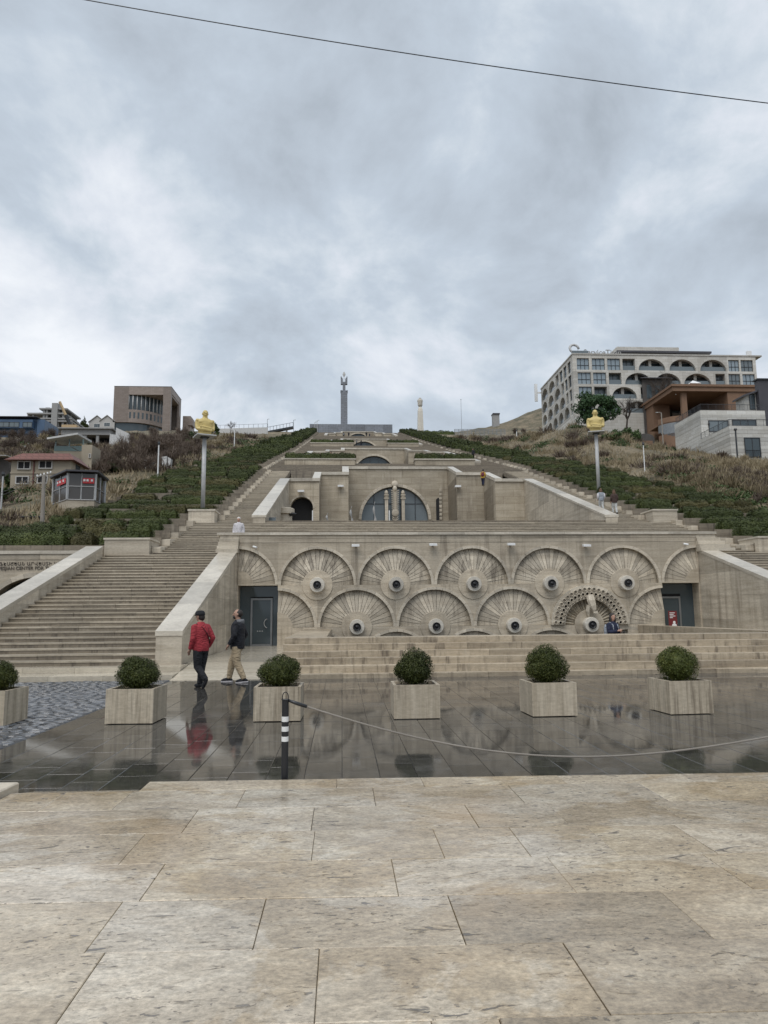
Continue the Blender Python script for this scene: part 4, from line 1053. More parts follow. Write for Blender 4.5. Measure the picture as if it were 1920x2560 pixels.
# ================================================================== gilded busts on poles
def remesh(o, vox, sm=4):
    m = o.modifiers.new('skin_union', 'REMESH'); m.mode = 'VOXEL'; m.voxel_size = vox; m.use_smooth_shade = True
    s_ = o.modifiers.new('soften', 'SMOOTH'); s_.iterations = sm; s_.factor = .5
    return o
def oval(c, rx, ry, n=14, p=2.0):
    out_ = []
    for j in range(n):
        a = 2*math.pi*j/n; x, y = math.cos(a), math.sin(a)
        out_.append((c[0]+rx*math.copysign(abs(x)**(2/p), x), c[1]+ry*math.copysign(abs(y)**(2/p), y), c[2]))
    return out_
def bust(px, py_base, py_plate, py_top, Y, rz, lab1, lab2):
    b0 = P(px, py_base, Y=Y); pl = P(px, py_plate, Y=Y).z; tp = P(px, py_top, Y=Y).z; z0 = min(b0.z, G(Y)+.4)
    t = thing('statue_pole', lab2, 'pole', (b0.x, Y, z0))
    MB().tube([(b0.x, Y, z0-.2), (b0.x, Y, pl-.12)], .135, 18).build('pole_shaft', M['metal'], t, True)
    pm_ = MB(); q = .62
    cs, sn = math.cos(rz), math.sin(rz)
    pr = lambda x, y: (b0.x+x*cs-y*sn, Y+x*sn+y*cs)
    pm_.prism([pr(-q, -q), pr(q, -q), pr(q, q), pr(-q, q)], 'z', pl-.07, pl).build('top_plate', M['metal'], t)
    MB().prism([pr(-.25, -.25), pr(.25, -.25), pr(.25, .25), pr(-.25, .25)], 'z', pl-.14, pl-.072).build('plate_bracket', M['darkmetal'], t)
    h = tp-pl; k = h/1.5
    m = MB()
    tor = [(0, .36, .22), (.2, .38, .23), (.45, .41, .26), (.7, .45, .27), (.85, .47, .25), (.93, .42, .22), (.99, .28, .18), (1.05, .155, .15), (1.17, .135, .145)]
    m.rings([oval((0, 0, z*k), a*k, b*k, 20, 2.5) for z, a, b in tor])
    m.sphere((0, -.03*k, 1.315*k), (.165*k, .195*k, .215*k), 18, 14)                       # skull
    m.sphere((0, -.10*k, 1.215*k), (.115*k, .115*k, .105*k))                                # jaw
    m.tube([(0, -.205*k, 1.355*k), (0, -.255*k, 1.265*k)], [.022*k, .045*k], 6)             # nose
    m.box(-.055*k, .055*k, -.225*k, -.18*k, 1.175*k, 1.205*k)                               # mouth
    for s_ in (-1, 1):
        m.sphere((s_*.165*k, -.0, 1.295*k), (.03*k, .045*k, .06*k), 8, 6); m.sphere((s_*.07*k, -.185*k, 1.365*k), (.055*k, .04*k, .022*k), 8, 6)
        m.sphere((s_*.43*k, .0, .87*k), (.12*k, .14*k, .12*k), 10, 8)                       # shoulder
        m.tube([(s_*.45*k, .02*k, .86*k), (s_*.475*k, 0, .6*k), (s_*.465*k, -.1*k, .36*k)], [.115*k, .11*k, .10*k], 10)
        m.tube([(s_*.465*k, -.1*k, .36*k), (s_*.2*k, -.32*k, (.36+.04*s_)*k), (-s_*.2*k, -.34*k, (.37+.09*s_)*k)], [.10*k, .09*k, .07*k], 10)
        m.sphere((-s_*.27*k, -.33*k, (.37+.09*s_)*k), (.10*k, .06*k, .065*k), 8, 6)
        m.sphere((s_*.19*k, -.17*k, .77*k), (.22*k, .095*k, .13*k), 10, 8)
    m.box(-.30*k, .30*k, -.2*k, .2*k, .0, .1*k)
    o = m.build('gilded_bust', M['gold']); o.location = (b0.x, Y, pl+.005); o.rotation_euler.z = rz; remesh(o, .02, 2); tag(o, lab1, 'statue')
bust(507, 1266, 1090, 1027, 46, rad(24), 'golden bust with folded arms on the pole left of the stairs', 'tall grey steel pole carrying the left golden bust')
bust(1497, 1224, 1081, 1026, 54.8, rad(-16), 'golden bust with folded arms on the pole right of the stairs', 'tall grey steel pole carrying the right golden bust')

# ================================================================== planters with boxwood balls
PL = [(P(0, 1810, Z=0).x-.17, 'planter cut off by the left edge'), (P(324, 1811, Z=0).x, 'planter beside the cobbles, second from the left'), (P(694, 1803, Z=0).x, 'planter behind the striped bollard'),
      (P(1043, 1798, Z=0).x, 'planter fourth from the left'), (P(1391, 1794, Z=0).x, 'planter before the ornate carved fan'), (P(1737, 1789, Z=0).x, 'planter nearest the right edge')]
PH, PW = .54, .375
for i, (x, lab) in enumerate(PL):
    y = 12.25+random.uniform(-.02, .02); rz = (rad(-4), rad(-3), rad(-1), rad(0), rad(2), rad(4))[i]
    t = thing('stone_planter', 'square travertine '+lab, 'planter', (x, y, 0), 'square stone planters in a row')
    for j, (xa, xb, ya, yb) in enumerate(((-PW, PW, -PW, -PW+.05), (-PW, PW, PW-.05, PW), (-PW, -PW+.05, -PW+.052, PW-.052), (PW-.05, PW, -PW+.052, PW-.052))):
        piece('side_slab', t, (x+xa, x+xb, y+ya, y+yb, .012, PH+random.uniform(-.002, .002)), M['planter'])
    MB().box(x-PW+.052, x+PW-.052, y-PW+.052, y+PW-.052, .02, PH-.05).build('soil', M['soil'], t)
    t.rotation_euler.z = rz
    hgt = (.50, .54, .54, .58, .61, .61)[i]; wd = (.36, .375, .36, .335, .375, .36)[i]
    sh = []
    for q in range(34):
        d = rng.normal(0, 1, 3); d /= np.linalg.norm(d); r_ = .66
        d[2] = d[2] if d[2] > 0 else d[2]*.5; sh.append((d[0]*wd*r_+random.uniform(-.02, .02), d[1]*wd*r_, max(.05, hgt*.42+d[2]*hgt*.56*r_), wd*.34*random.uniform(.85, 1.15), wd*.34*random.uniform(.85, 1.15), hgt*.19*random.uniform(.85, 1.15)))
    sh += [(0, 0, hgt*.40, wd*.92, wd*.92, hgt*.5)]
    if i in (3, 4): sh += [(0, 0, hgt*.72, wd*.6, wd*.6, hgt*.33)]
    t = thing('boxwood_ball', 'clipped round boxwood in the '+lab, 'shrub', (x, y, PH-.05), 'boxwood balls in the planters')
    me = blob_mesh('foliage', sh, 2600, .0125, M['box'], .66, .5); o = inst('foliage', me, t, (x, y, PH-.03))
    MB().sphere((x, y, PH-.03+hgt*.40), (wd*.70, wd*.70, hgt*.40)).build('inner_foliage', M['box'], t)
    MB().tube([(x, y, PH-.08), (x, y, PH+.1)], .03, 6).build('stem', M['bark'], t)

# ================================================================== bollard and rope
def bollard(x, y, lab):
    t = thing('bollard', lab, 'bollard', (x, y, 0))
    zz = [P(712, q, Y=7.42).z for q in (1749.7, 1790.7, 1803.7, 1815.6, 1828, 1840.6, 1853)]; ztop = zz[0]
    zs = [(0, zz[6], 'black'), (zz[6], zz[5], 'white'), (zz[5], zz[4], 'black'), (zz[4], zz[3], 'white'), (zz[3], zz[2], 'black'), (zz[2], zz[1], 'white'), (zz[1], ztop, 'black')]
    for a, b, c in zs:
        r_ = .034 if c == 'black' else .0352
        MB().lathe([(r_, a), (r_, b)], (x, y, 0), 16).build('post_band' if c == 'white' else 'post_shaft', M[c], t, False)
    MB().lathe([(.04, ztop), (.04, ztop+.006)], (x, y, 0), 16).build('top_disc', M['black'], t)
    MB().tube([(x+.029*math.cos(a), y, ztop+.03+.045*math.sin(a)) for a in np.linspace(0, math.pi, 13)]+[(x-.029, y, ztop)], .0045, 6).build('loop', M['black'], t)
    MB().tube([(x+.029, y, ztop+.03), (x+.029, y, ztop)], .0045, 6).build('loop', M['black'], t)
    MB().lathe([(.06, .0), (.06, .012), (.04, .014)], (x, y, 0), 14).build('foot_plate', M['darkmetal'], t)
    return ztop
bp = P(712, 1900, Y=7.42)
zt_ = bollard(bp.x, 7.42, 'black bollard with three white bands and a wire loop')
src = [(723, 1751), (812, 1783), (984, 1829), (1157, 1866), (1331, 1888), (1447, 1892.5), (1562, 1889), (1736, 1871), (1920, 1843)]
rp_pts = [P(x, y, Y=7.42) for x, y in src]
x2 = 5.0; rp_pts += [Vector((4.0+.0, 7.42, rp_pts[-1].z+.02)), Vector((x2-.03, 7.42, zt_+.01))]
# smooth through a cubic fit in x
rx = np.array([p.x for p in rp_pts]); rz_ = np.array([p.z for p in rp_pts]); rz_[-2] = .69
cf = np.polyfit(rx[:9], rz_[:9], 4); fx = np.linspace(bp.x+.03, x2-.03, 420)
base = np.polyval(cf, np.minimum(fx, rx[8])); 
fz = np.where(fx <= rx[8], base, base+(fx-rx[8])*(np.polyval(np.polyder(cf), rx[8])*.8)+0)
kk = (zt_+.012-fz[-1])/max(1e-6, (x2-.03-rx[8])**2); fz = np.where(fx > rx[8], fz+kk*(fx-rx[8])**2, fz)
rt = thing('barrier_rope', 'grey twisted barrier rope sagging from the striped bollard', 'rope', (bp.x, 7.42, .9))
for s_ in range(3):
    pts_ = [(x, 7.42+.005*math.cos(x*105+s_*2.094), z+.005*math.sin(x*105+s_*2.094)) for x, z in zip(np.linspace(fx[0], fx[-1], 1300), np.interp(np.linspace(fx[0], fx[-1], 1300), fx, fz))]
    MB().tube(pts_, .0054, 5).build('strand', M['rope'], rt, True)
MB().tube([(fx[0]-.01, 7.42, fz[0]+.006), (fx[6], 7.42, fz[6]), (fx[14], 7.42, fz[14])], [.012, .018, .017], 8).build('rope_end', M['darkmetal'], rt, True)
bollard(x2, 7.42, 'second black bollard holding the far end of the rope, beyond the right edge')

# overhead cable
cpts = [P(x, y, Y=16) for x, y in ((-900, -215), (-300, -105), (230, 0), (600, 72), (1018, 138), (1450, 196), (1920, 256), (2600, 330), (3300, 392))]
t = thing('overhead_cable', 'thin dark cable crossing the sky', 'cable', tuple(cpts[0]))
cx_ = np.linspace(cpts[0].x, cpts[-1].x, 60); czf = np.polyfit([p.x for p in cpts], [p.z for p in cpts], 3)
MB().tube([(x, 16, np.polyval(czf, x)) for x in cx_], .0125, 6).build('wire', M['darkmetal'], t)

# ================================================================== people
SK = plain('skin', (.42, .25, .18), .55, 0, .06); HAIRD = plain('dark_hair', (.022, .016, .013), .6); HAIRB = plain('brown_hair', (.12, .065, .035), .6); GREYH = plain('white_hair', (.6, .58, .55), .7)
def cloth(name, col, rough=.8):
    b = NB('cloth_'+name); n = b.noise(b.pos(), 9, 5, .6); f = b.noise(b.pos((1, 1, 1.8)), 7, 3, .5, 1.2)
    b.bump(f, .9, .06)
    return b.fin(b.ramp(n, [(.3, tuple(c*.8 for c in col)), (.7, tuple(min(1, c*1.2) for c in col))]), rough)
CL = dict(red=cloth('red', (.33, .03, .04)), black=cloth('black', (.011, .012, .015)), navy=cloth('navy', (.007, .008, .013), .75), beige=cloth('beige', (.40, .315, .205)), grey=cloth('grey', (.16, .165, .175)),
          white=cloth('white', (.62, .60, .62)), pale=cloth('pale_denim', (.52, .53, .52)), brown=cloth('brown', (.055, .032, .026)), yellow=cloth('yellow', (.55, .33, .05)), blue=cloth('blue', (.012, .017, .045)), maroon=cloth('maroon', (.12, .015, .03)), silver=cloth('silver', (.30, .33, .37)))
def person(lab, base, H, phi, top, bottom, shoes, hair, legs, arms, vox=.02, lean=0., headturn=0., hem=.80, hat=None, hood=None, sole=None, bald=False, longhair=False, bag=None, sit=False, strap=None, bulk=1.0):
    """one body mesh with clothing and hair as children; local frame: x forward, y left, z up, for a 1.75 m figure"""
    k = H/1.75
    def T(p): return (p[0]*k*bulk, p[1]*k*bulk, p[2]*k)
    def sh(z): return lean*max(0, z-.92)
    body = MB()
    body.rings([oval(T((sh(z), 0, z)), b*k, a*k, 14) for z, a, b in ((.86, .15, .10), (1.0, .15, .10), (1.1, .135, .095), (1.28, .165, .105), (1.40, .16, .09), (1.46, .08, .07))])
    body.tube([T((sh(1.42), 0, 1.42)), T((sh(1.52)+.01, 0, 1.56))], [.062*k, .056*k], 12)
    hc = (sh(1.62)+.025, 0, 1.635); ct, sn = math.cos(headturn), math.sin(headturn)
    def Hd(f, l, z): return T((hc[0]+f*ct-l*sn, f*sn+l*ct, hc[2]+z))
    def hs(m, f, l, z, r, n=12, q=8):
        c = Hd(f, l, z); m.sphere(c, tuple(v*k for v in r), n, q)
    hs(body, 0, 0, .01, (.092, .080, .115), 16, 12); hs(body, .03, 0, -.055, (.06, .058, .06))
    body.tube([Hd(.085, 0, .02), Hd(.112, 0, -.025)], [.010*k, .018*k], 6)
    for s_ in (-1, 1): hs(body, -.005, s_*.082, -.005, (.02, .013, .032), 8, 6); hs(body, .082, s_*.032, .035, (.018, .02, .010), 8, 6)
    hs(body, .088, 0, -.06, (.014, .025, .008), 8, 6)
    lw = MB(); jk = MB(); shm = MB(); som = MB()
    jk.rings([oval(T((sh(z), 0, z)), b*k*bulk, a*k*bulk, 18, 2.3) for z, a, b in ((hem, .182, .142), (hem+.06, .188, .15), (1.0, .19, .152), (1.12, .182, .142), (1.28, .208, .148), (1.38, .205, .135), (1.44, .155, .11), (1.485, .082, .08), (1.51, .07, .07))])
    lw.rings([oval(T((sh(z)*.5, 0, z)), b*k, a*k, 16, 2.3) for z, a, b in ((1.02, .155, .12), (.94, .168, .135), (.86, .172, .14), (.80, .155, .13))])
    for s_, (knee, ankle, toe) in zip((1, -1), legs):
        hip = (0., s_*.088, .87)
        mid = tuple((hip[i]+knee[i])/2 for i in range(3)); sm = tuple(knee[i]*.62+ankle[i]*.38 for i in range(3))
        lw.tube([T(hip), T(mid), T(knee), T(sm), T(ankle)], [.108*k*bulk, .102*k*bulk, .084*k*bulk, .078*k*bulk, .066*k], 12)
        body.tube([T(hip), T(mid), T(knee), T(sm), T(ankle)], [.075*k, .07*k, .05*k, .048*k, .036*k], 10)
        d = Vector(toe); dn = d.normalized(); a = Vector(ankle)
        heel = a-dn*.07-Vector((0, 0, .035)); tp = a+dn*.19-Vector((0, 0, .05))
        shm.tube([T(heel-dn*.01), T(heel+dn*.05), T(a+dn*.06-Vector((0, 0, .035))), T(a+dn*.14-Vector((0, 0, .045))), T(tp)], [(.03*k, .03*k), (.05*k, .04*k), (.055*k, .046*k), (.042*k, .05*k), (.018*k, .03*k)], 10, up=(0, 0, 1))
        shm.tube([T(a+Vector((0, 0, .03))), T(a-Vector((0, 0, .03)))], [.045*k, .05*k], 10)
        if sole: som.tube([T(heel-dn*.02-Vector((0, 0, .035))), T(heel+dn*.06-Vector((0, 0, .035))), T(a+dn*.12-Vector((0, 0, .075))), T(tp-Vector((0, 0, .025)))], [(.014*k, .035*k), (.018*k, .05*k), (.017*k, .055*k), (.013*k, .03*k)], 8, up=(0, 0, 1))
    for s_, (el, wr) in zip((1, -1), arms):
        shd = (sh(1.41), s_*.18, 1.40); el = (el[0]+sh(el[2]), el[1], el[2]); wr = (wr[0]+sh(wr[2]), wr[1], wr[2])
        m1 = tuple((shd[i]+el[i])/2 for i in range(3)); m2 = tuple((wr[i]+el[i])/2 for i in range(3))
        jk.tube([T((shd[0], shd[1]*.8, shd[2]+.005)), T(shd), T(m1), T(el), T(m2), T(wr)], [.072*k, .078*k, .072*k, .064*k, .058*k, .05*k], 12)
        body.tube([T(shd), T(m1), T(el), T(m2), T(wr)], [.05*k, .046*k, .04*k, .036*k, .028*k], 10)
        v = (Vector(wr)-Vector(el)).normalized(); w_ = Vector(wr); sd2 = v.cross(Vector((1, 0, 0))).normalized(); u2 = v.cross(sd2)
        body.tube([T(w_), T(w_+v*.05), T(w_+v*.095)], [(.026*k, .03*k), (.022*k, .042*k), (.018*k, .04*k)], 8)
        for q, (o_, ln) in enumerate(((-.03, .075), (-.01, .085), (.01, .08), (.03, .062))):
            b_ = w_+v*.085+sd2*o_
            body.tube([T(b_), T(b_+v*ln*.55), T(b_+v*ln*.9+u2*.025)], [.0098*k, .009*k, .007*k], 6)
        b_ = w_+v*.03-sd2*.035; body.tube([T(b_), T(b_+v*.04-sd2*.02), T(b_+v*.07-sd2*.015)], [.012*k, .010*k, .008*k], 6)
    o = body.build('person', SK); remesh(o, min(vox, .012) if vox < .02 else vox, 2); o.location = base; o.rotation_euler.z = phi
    tag(o, lab, 'person')
    def cl(m, name, mat, v=None, sm=3):
        c = bpy.data.objects.new(name, m.mesh(name, mat, True)); COL.objects.link(c); c.parent = o
        if v: remesh(c, v, sm)
        return c
    cl(jk, 'jacket', top, vox, 3); cl(lw, 'trousers', bottom, vox, 2); cl(shm, 'shoes', shoes, max(.012, vox*.8), 2)
    if sole: cl(som, 'shoe_soles', sole)
    hr = MB()
    if not bald:
        for (f, l, z, r) in ((-.018, 0, .045, (.098, .092, .098)), (-.045, 0, -.02, (.07, .085, .09))): hs(hr, f, l, z, r, 14, 9)
    else:
        hs(hr, -.036, 0, .018, (.094, .098, .102), 14, 9); hs(hr, .06, 0, -.065, (.05, .06, .05))
    if longhair:
        for (f, l, z, r) in ((-.06, 0, -.10, (.075, .105, .15)), (-.07, .04, -.22, (.05, .07, .14)), (-.07, -.04, -.22, (.05, .07, .14)), (-.01, .085, -.08, (.06, .035, .13)), (-.01, -.085, -.08, (.06, .035, .13))): hs(hr, f, l, z, r, 10, 7)
    cl(hr, 'hair', hair, max(.014, vox*.8) if vox < .02 else None)
    if hat:
        m = MB(); m.rings([[Hd(r_*math.cos(a)*1.02, r_*math.sin(a)*.94, z) for a in np.linspace(0, 2*math.pi, 16, endpoint=False)] for r_, z in ((.108, .025), (.112, .05), (.108, .09), (.085, .125), (.04, .142))])
        m.rings([[Hd(.05+.09*math.cos(a), .075*math.sin(a), .035-.02*math.cos(a)+dz) for a in np.linspace(0, 2*math.pi, 12, endpoint=False)] for dz in (0, .012)])
        cl(m, 'cap', hat)
    if hood:
        m = MB(); m.rings([oval(T((sh(z)-.045, 0, z)), b*k, a*k, 14) for z, a, b in ((1.36, .10, .05), (1.41, .14, .085), (1.47, .135, .095), (1.52, .105, .085), (1.50, .08, .07))]); cl(m, 'hood', hood)
    if bag:
        m = MB(); m.rings([oval(T((sh(z)-.19, 0, z)), b*k, a*k, 12, 3) for z, a, b in ((1.0, .13, .06), (1.1, .15, .085), (1.3, .145, .08), (1.4, .11, .05))]); cl(m, 'backpack', bag)
        m = MB()
        for s_ in (-1, 1): m.tube([T((-.12, s_*.1, 1.40)), T((0, s_*.11, 1.475)), T((.13, s_*.11, 1.38)), T((.16, s_*.12, 1.2))], .018*k, 6)
        cl(m, 'strap', bag)
    if strap:
        m = MB(); m.tube([T((sh(z)+f, l, z)) for f, l, z in ((.10, .12, 1.40), (-.02, .13, 1.47), (-.13, .05, 1.38), (-.158, -.06, 1.22), (-.13, -.15, 1.05), (0, -.2, .98))], [(.006*k, .02*k)]*6, 6); cl(m, 'strap', strap)
    return o
STAND = (((.0, .09, .48), (-.02, .10, .09), (1, .1, -.0)), ((.02, -.09, .48), (.02, -.10, .09), (1, -.1, 0)))
ARMS = (((-.03, .25, 1.14), (.03, .25, .90)), ((-.03, -.25, 1.14), (.03, -.25, .90)))
pr_ = P(500, 1720, Z=0); pb_ = P(592, 1706, Z=0)
# man in red: weight on the near foot, the other foot pushing off behind
person('man in red jacket, dark trousers and black cap walking across the wet plaza', (pr_.x, pr_.y, .0), 1.76, rad(140), CL['red'], CL['black'], CL['black'], HAIRD,
       (((.02, .07, .48), (-.20, .01, .20), (.55, .0, -.85)), ((.06, -.085, .475), (.10, -.07, .085), (1, -.12, 0))),
       (((-.02, .24, 1.13), (.10, .22, .89)), ((-.10, -.26, 1.13), (.04, -.235, .92))), vox=.013, lean=.05, headturn=.25, hat=CL['black'], strap=CL['black'], hem=.84, bulk=1.04)
# man in black: wide stride
person('bearded man in black hooded jacket and beige trousers walking past the fountain court', (pb_.x, pb_.y, .0), 1.80, rad(166), CL['navy'], CL['beige'], CL['navy'], HAIRD,
       (((-.03, .085, .475), (-.20, .08, .09), (1, .05, -.05)), ((.15, -.085, .485), (.22, -.09, .085), (1, -.08, .0))),
       (((-.03, .26, 1.14), (.10, .24, .92)), ((-.08, -.27, 1.14), (.06, -.25, .91))), vox=.013, lean=-.02, headturn=.35, hood=CL['grey'], sole=CL['white'], bald=True, bulk=1.1)
# seated woman with phone
pw_ = P(1532, 1590, Y=21.95)
person('dark-haired woman in navy top sitting behind the terrace steps looking at her phone', (pw_.x, 21.95, .58-.66*.93), 1.63, rad(-62), CL['blue'], CL['maroon'], CL['black'], HAIRD,
       (((.42, .12, .88), (.44, .13, .50), (1, 0, 0)), ((.42, -.12, .88), (.44, -.13, .50), (1, 0, 0))),
       (((.06, .24, 1.14), (.26, .08, 1.17)), ((.06, -.24, 1.14), (.26, -.06, 1.19))), vox=.016, longhair=True, bag=CL['silver'], headturn=-.25)
ph = MB().box(-.035, .035, -.006, .006, -.07, .07).build('phone', M['black']); ph.location = (pw_.x+.22, 21.95-.31, 1.0); ph.rotation_euler = (.3, 0, rad(-62)+math.pi/2); tag(ph, 'black phone in the hands of the seated woman', 'phone')
# others on the stairs
def onst(y): i = math.floor((y-YS)/TR); return G(YS+i*TR)+(G(YS+(i+1)*TR)-G(YS+i*TR))
p_ = P(602, 1313, Y=35.3)
WALK = (((.14, .08, .50), (.10, .09, .16), (1, 0, -.1)), ((-.02, -.08, .48), (-.16, -.09, .1), (1, 0, -.2)))
person('white-haired person in pale pink shirt coming down the left stairs', (p_.x-.1, 35.3, onst(35.3)), 1.70, rad(-92), CL['white'], CL['pale'], CL['grey'], GREYH, STAND, ARMS, strap=CL['grey'])
for px, py, H, top, bot, lab, bg_ in ((1505, 1290, 1.58, CL['silver'], CL['pale'], 'girl with white sleeves and grey vest climbing the right stairs', None), (1538, 1292, 1.64, CL['brown'], CL['pale'], 'long-haired girl in dark brown jacket and pale trousers climbing the right stairs', None)):
    y = 46.3 if px > 1520 else 47.2; q = P(px, py, Y=y)
    g_ = person(lab, (q.x, y, onst(y)), H, rad(88), top, bot, CL['black'], HAIRB, WALK, (((-.04, .24, 1.14), (.08, .22, .95)), ((-.04, -.24, 1.14), (.08, -.22, .95))), longhair=True)
    if px < 1520:
        m = MB(); k = H/1.75
        for s_ in (-1, 1): m.tube([(0, s_*.20*k, 1.37*k), (-.04*k, s_*.25*k, 1.14*k), (.08*k, s_*.225*k, .95*k)], [.085*k, .072*k, .06*k], 10)
        c = bpy.data.objects.new('sleeves', m.mesh('sleeves', CL['white'], True)); COL.objects.link(c); c.parent = g_
q = P(1207, 1186, Y=64.5)
person('person in yellow top with dark backpack leaning over on the right hand middle wall', (q.x, 64.5, G(62.6)+.62-.36), 1.62, rad(70), CL['yellow'], CL['blue'], CL['black'], HAIRD, WALK, (((.1, .24, 1.16), (.24, .2, 1.0)), ((.1, -.24, 1.16), (.24, -.2, 1.0))), lean=.35, bag=CL['maroon'], vox=.03)
small = [(827.6, 87.5, 'dark-clothed visitor behind the left planter hedge, taller of two', .2), (838, 88.2, 'dark-clothed visitor bending behind the left planter hedge', .2),
         (881.6, 149.5, 'leftmost of three dark-clothed visitors standing on the fourth terrace', .2), (891.5, 149.2, 'middle one of three dark-clothed visitors standing on the fourth terrace', .2), (903, 149.6, 'rightmost of three dark-clothed visitors standing on the fourth terrace', .2),
         (872, 215.5, 'far visitor left of the topmost arch', .2), (916, 215.3, 'far visitor right of the topmost arch, the larger of two', .2), (924, 215.6, 'small far visitor right of the topmost arch', .2), (859.5, 216, 'far visitor leftmost on the topmost terrace', .2), (1121.5, 97, 'dark-clothed visitor on the right side stairs beside the third terrace', 0)]
for i, (px, y, lab, dz) in enumerate(small):
    z = G({87: 86, 88: 86, 149: 148, 215: 214, 216: 214}.get(int(y), y))+dz if dz else onst(y)
    q = P(px, 1140 if y < 100 else 1100, Y=y)
    if not dz: q.x = 18.2
    person(lab, (q.x, y, z), random.uniform(1.62, 1.8)*(.75 if 'small' in lab else 1), rad(random.uniform(60, 300)), CL[('navy', 'black', 'blue', 'grey', 'black')[i % 5]], CL[('black', 'blue', 'navy')[i % 3]], CL['black'], HAIRD, STAND, ARMS, vox=.04, lean=.35 if 'bending' in lab else 0)

# ================================================================== buildings on the hill
M['tuff'] = trav('pinkish_tuff', (.27, .225, .205), (.34, .285, .26), stain=.25, joints=(2.2, .9, .03), pale=.05)
M['beige'] = plain('beige_render', (.36, .31, .235), .8, 0, .12, .8)
M['redroof'] = trav('red_shingle_roof', (.17, .062, .05), (.235, .095, .075), stain=.3, joints=(.5, .3, .05), pale=.0)
M['bluewall'] = plain('blue_cladding', (.075, .13, .22), .35, 0, .15, .4)
M['brownwall'] = plain('brown_tuff_render', (.225, .135, .085), .8, 0, .1, .5)
M['whitestone'] = trav('white_banded_stone', (.54, .53, .51), (.66, .65, .63), stain=.12, joints=(1.6, .55, .02), pale=.0, warm=(1., 1., .97))
M['hotel'] = trav('pale_limestone', (.54, .52, .485), (.66, .64, .60), stain=.15, joints=(1.6, .7, .02), pale=.1, warm=(1., 1., .98))
M['hotelglass'] = glassy('painted_sky_glass', (.27, .33, .37))  # pale blue base colour paints in the reflected sky
M['darkroof'] = plain('dark_sheet_roof', (.065, .062, .07), .45, .1, .15, .5)
M['mauve'] = plain('mauve_metal_roof', (.16, .145, .165), .45, .1)
M['palewall'] = plain('pale_plaster', (.55, .545, .53), .8)
M['gable'] = plain('cream_plaster', (.47, .455, .43), .8)
M['redbanner'] = plain('red_banner_cloth', (.55, .05, .055), .6)
M['wood'] = plain('weathered_wood', (.30, .27, .235), .9)
M['greenglass'] = glassy('greenish_glass', (.12, .18, .17), .1)
M['darkstone'] = plain('dark_tuff', (.085, .078, .072), .85, 0, .25, .9)
M['crane'] = plain('crane_yellow', (.50, .36, .20), .5)

def win(t, xa, xb, y, za, zb, glass, frame=None, nx=1, nz=1, fw_=.07):
    w = MB().box(xa, xb, y-.03, y-.005, za, zb).build('window', glass, t)
    if frame is not None:
        m = MB()
        m.box(xa-fw_, xa, y-.09, y, za-fw_, zb+fw_).box(xb, xb+fw_, y-.09, y, za-fw_, zb+fw_).box(xa, xb, y-.09, y, zb, zb+fw_).box(xa, xb, y-.11, y, za-fw_, za)
        for i in range(1, nx): x = xa+(xb-xa)*i/nx; m.box(x-fw_*.4, x+fw_*.4, y-.06, y-.031, za, zb)
        for i in range(1, nz): z = za+(zb-za)*i/nz; m.box(xa, xb, y-.058, y-.031, z-fw_*.4, z+fw_*.4)
        m.build('window_frame', frame, w)
    return w
def hip(t, name, xa, xb, ya, yb, z0, z1, ins, mat):
    MB().hexa([(xa, ya, z0), (xb, ya, z0), (xb, yb, z0), (xa, yb, z0), (xa+ins, ya+ins, z1), (xb-ins, ya+ins, z1), (xb-ins, yb-ins, z1), (xa+ins, yb-ins, z1)]).build(name, mat, t)
def X_(px, Y, py=1150): return P(px, py, Y=Y).x
def Z_(px, py, Y): return P(px, py, Y=Y).z

# ---- hotel-like arcade block on the right
HY = 165.
t = thing('arcade_building', 'large pale stone building with stepped arches and rooftop lettering on the right hill', 'building', (X_(1434, HY), HY, 40))
HT = Z_(1434, 883, HY); hx0 = X_(1434, HY, 950); hx1 = X_(1893, HY, 950)
def r3(px): return 1280+px/2.592
def r3y(py): return 850+py/2.592
rowz = [(Z_(1434, r3y(192), HY), Z_(1434, r3y(117), HY)), (Z_(1434, r3y(284), HY), Z_(1434, r3y(209), HY)), (Z_(1434, r3y(376), HY), Z_(1434, r3y(301), HY)), (Z_(1434, r3y(468), HY), Z_(1434, r3y(393), HY))]
fl = [HT-.35]+[(rowz[i][0]+rowz[i+1][1])/2 for i in range(3)]+[rowz[3][0]-.6]
rowsH = [[(425, 505, 'w'), (523, 607, 'w'), (623, 706, 'w'), (722, 803, 'r'), (825, 1000, 'a'), (1025, 1197, 'a'), (1225, 1395, 'a'), (1410, 1480, 'w'), (1490, 1570, 'w')],
         [(427, 512, 'w'), (527, 611, 'w'), (628, 710, 'r'), (733, 905, 'a'), (925, 1095, 'a'), (1115, 1290, 'a'), (1320, 1382, 'r'), (1405, 1480, 'w'), (1495, 1575, 'w')],
         [(430, 515, 'w'), (530, 612, 'r'), (643, 805, 'a'), (830, 910, 'r'), (930, 1100, 'a'), (1120, 1290, 'a'), (1310, 1380, 'r'), (1405, 1480, 'w'), (1495, 1575, 'w')],
         [(430, 515, 'r'), (540, 700, 'a'), (730, 890, 'a'), (910, 1080, 'a'), (1100, 1280, 'a'), (1310, 1380, 'r'), (1405, 1480, 'w'), (1495, 1575, 'w')]]
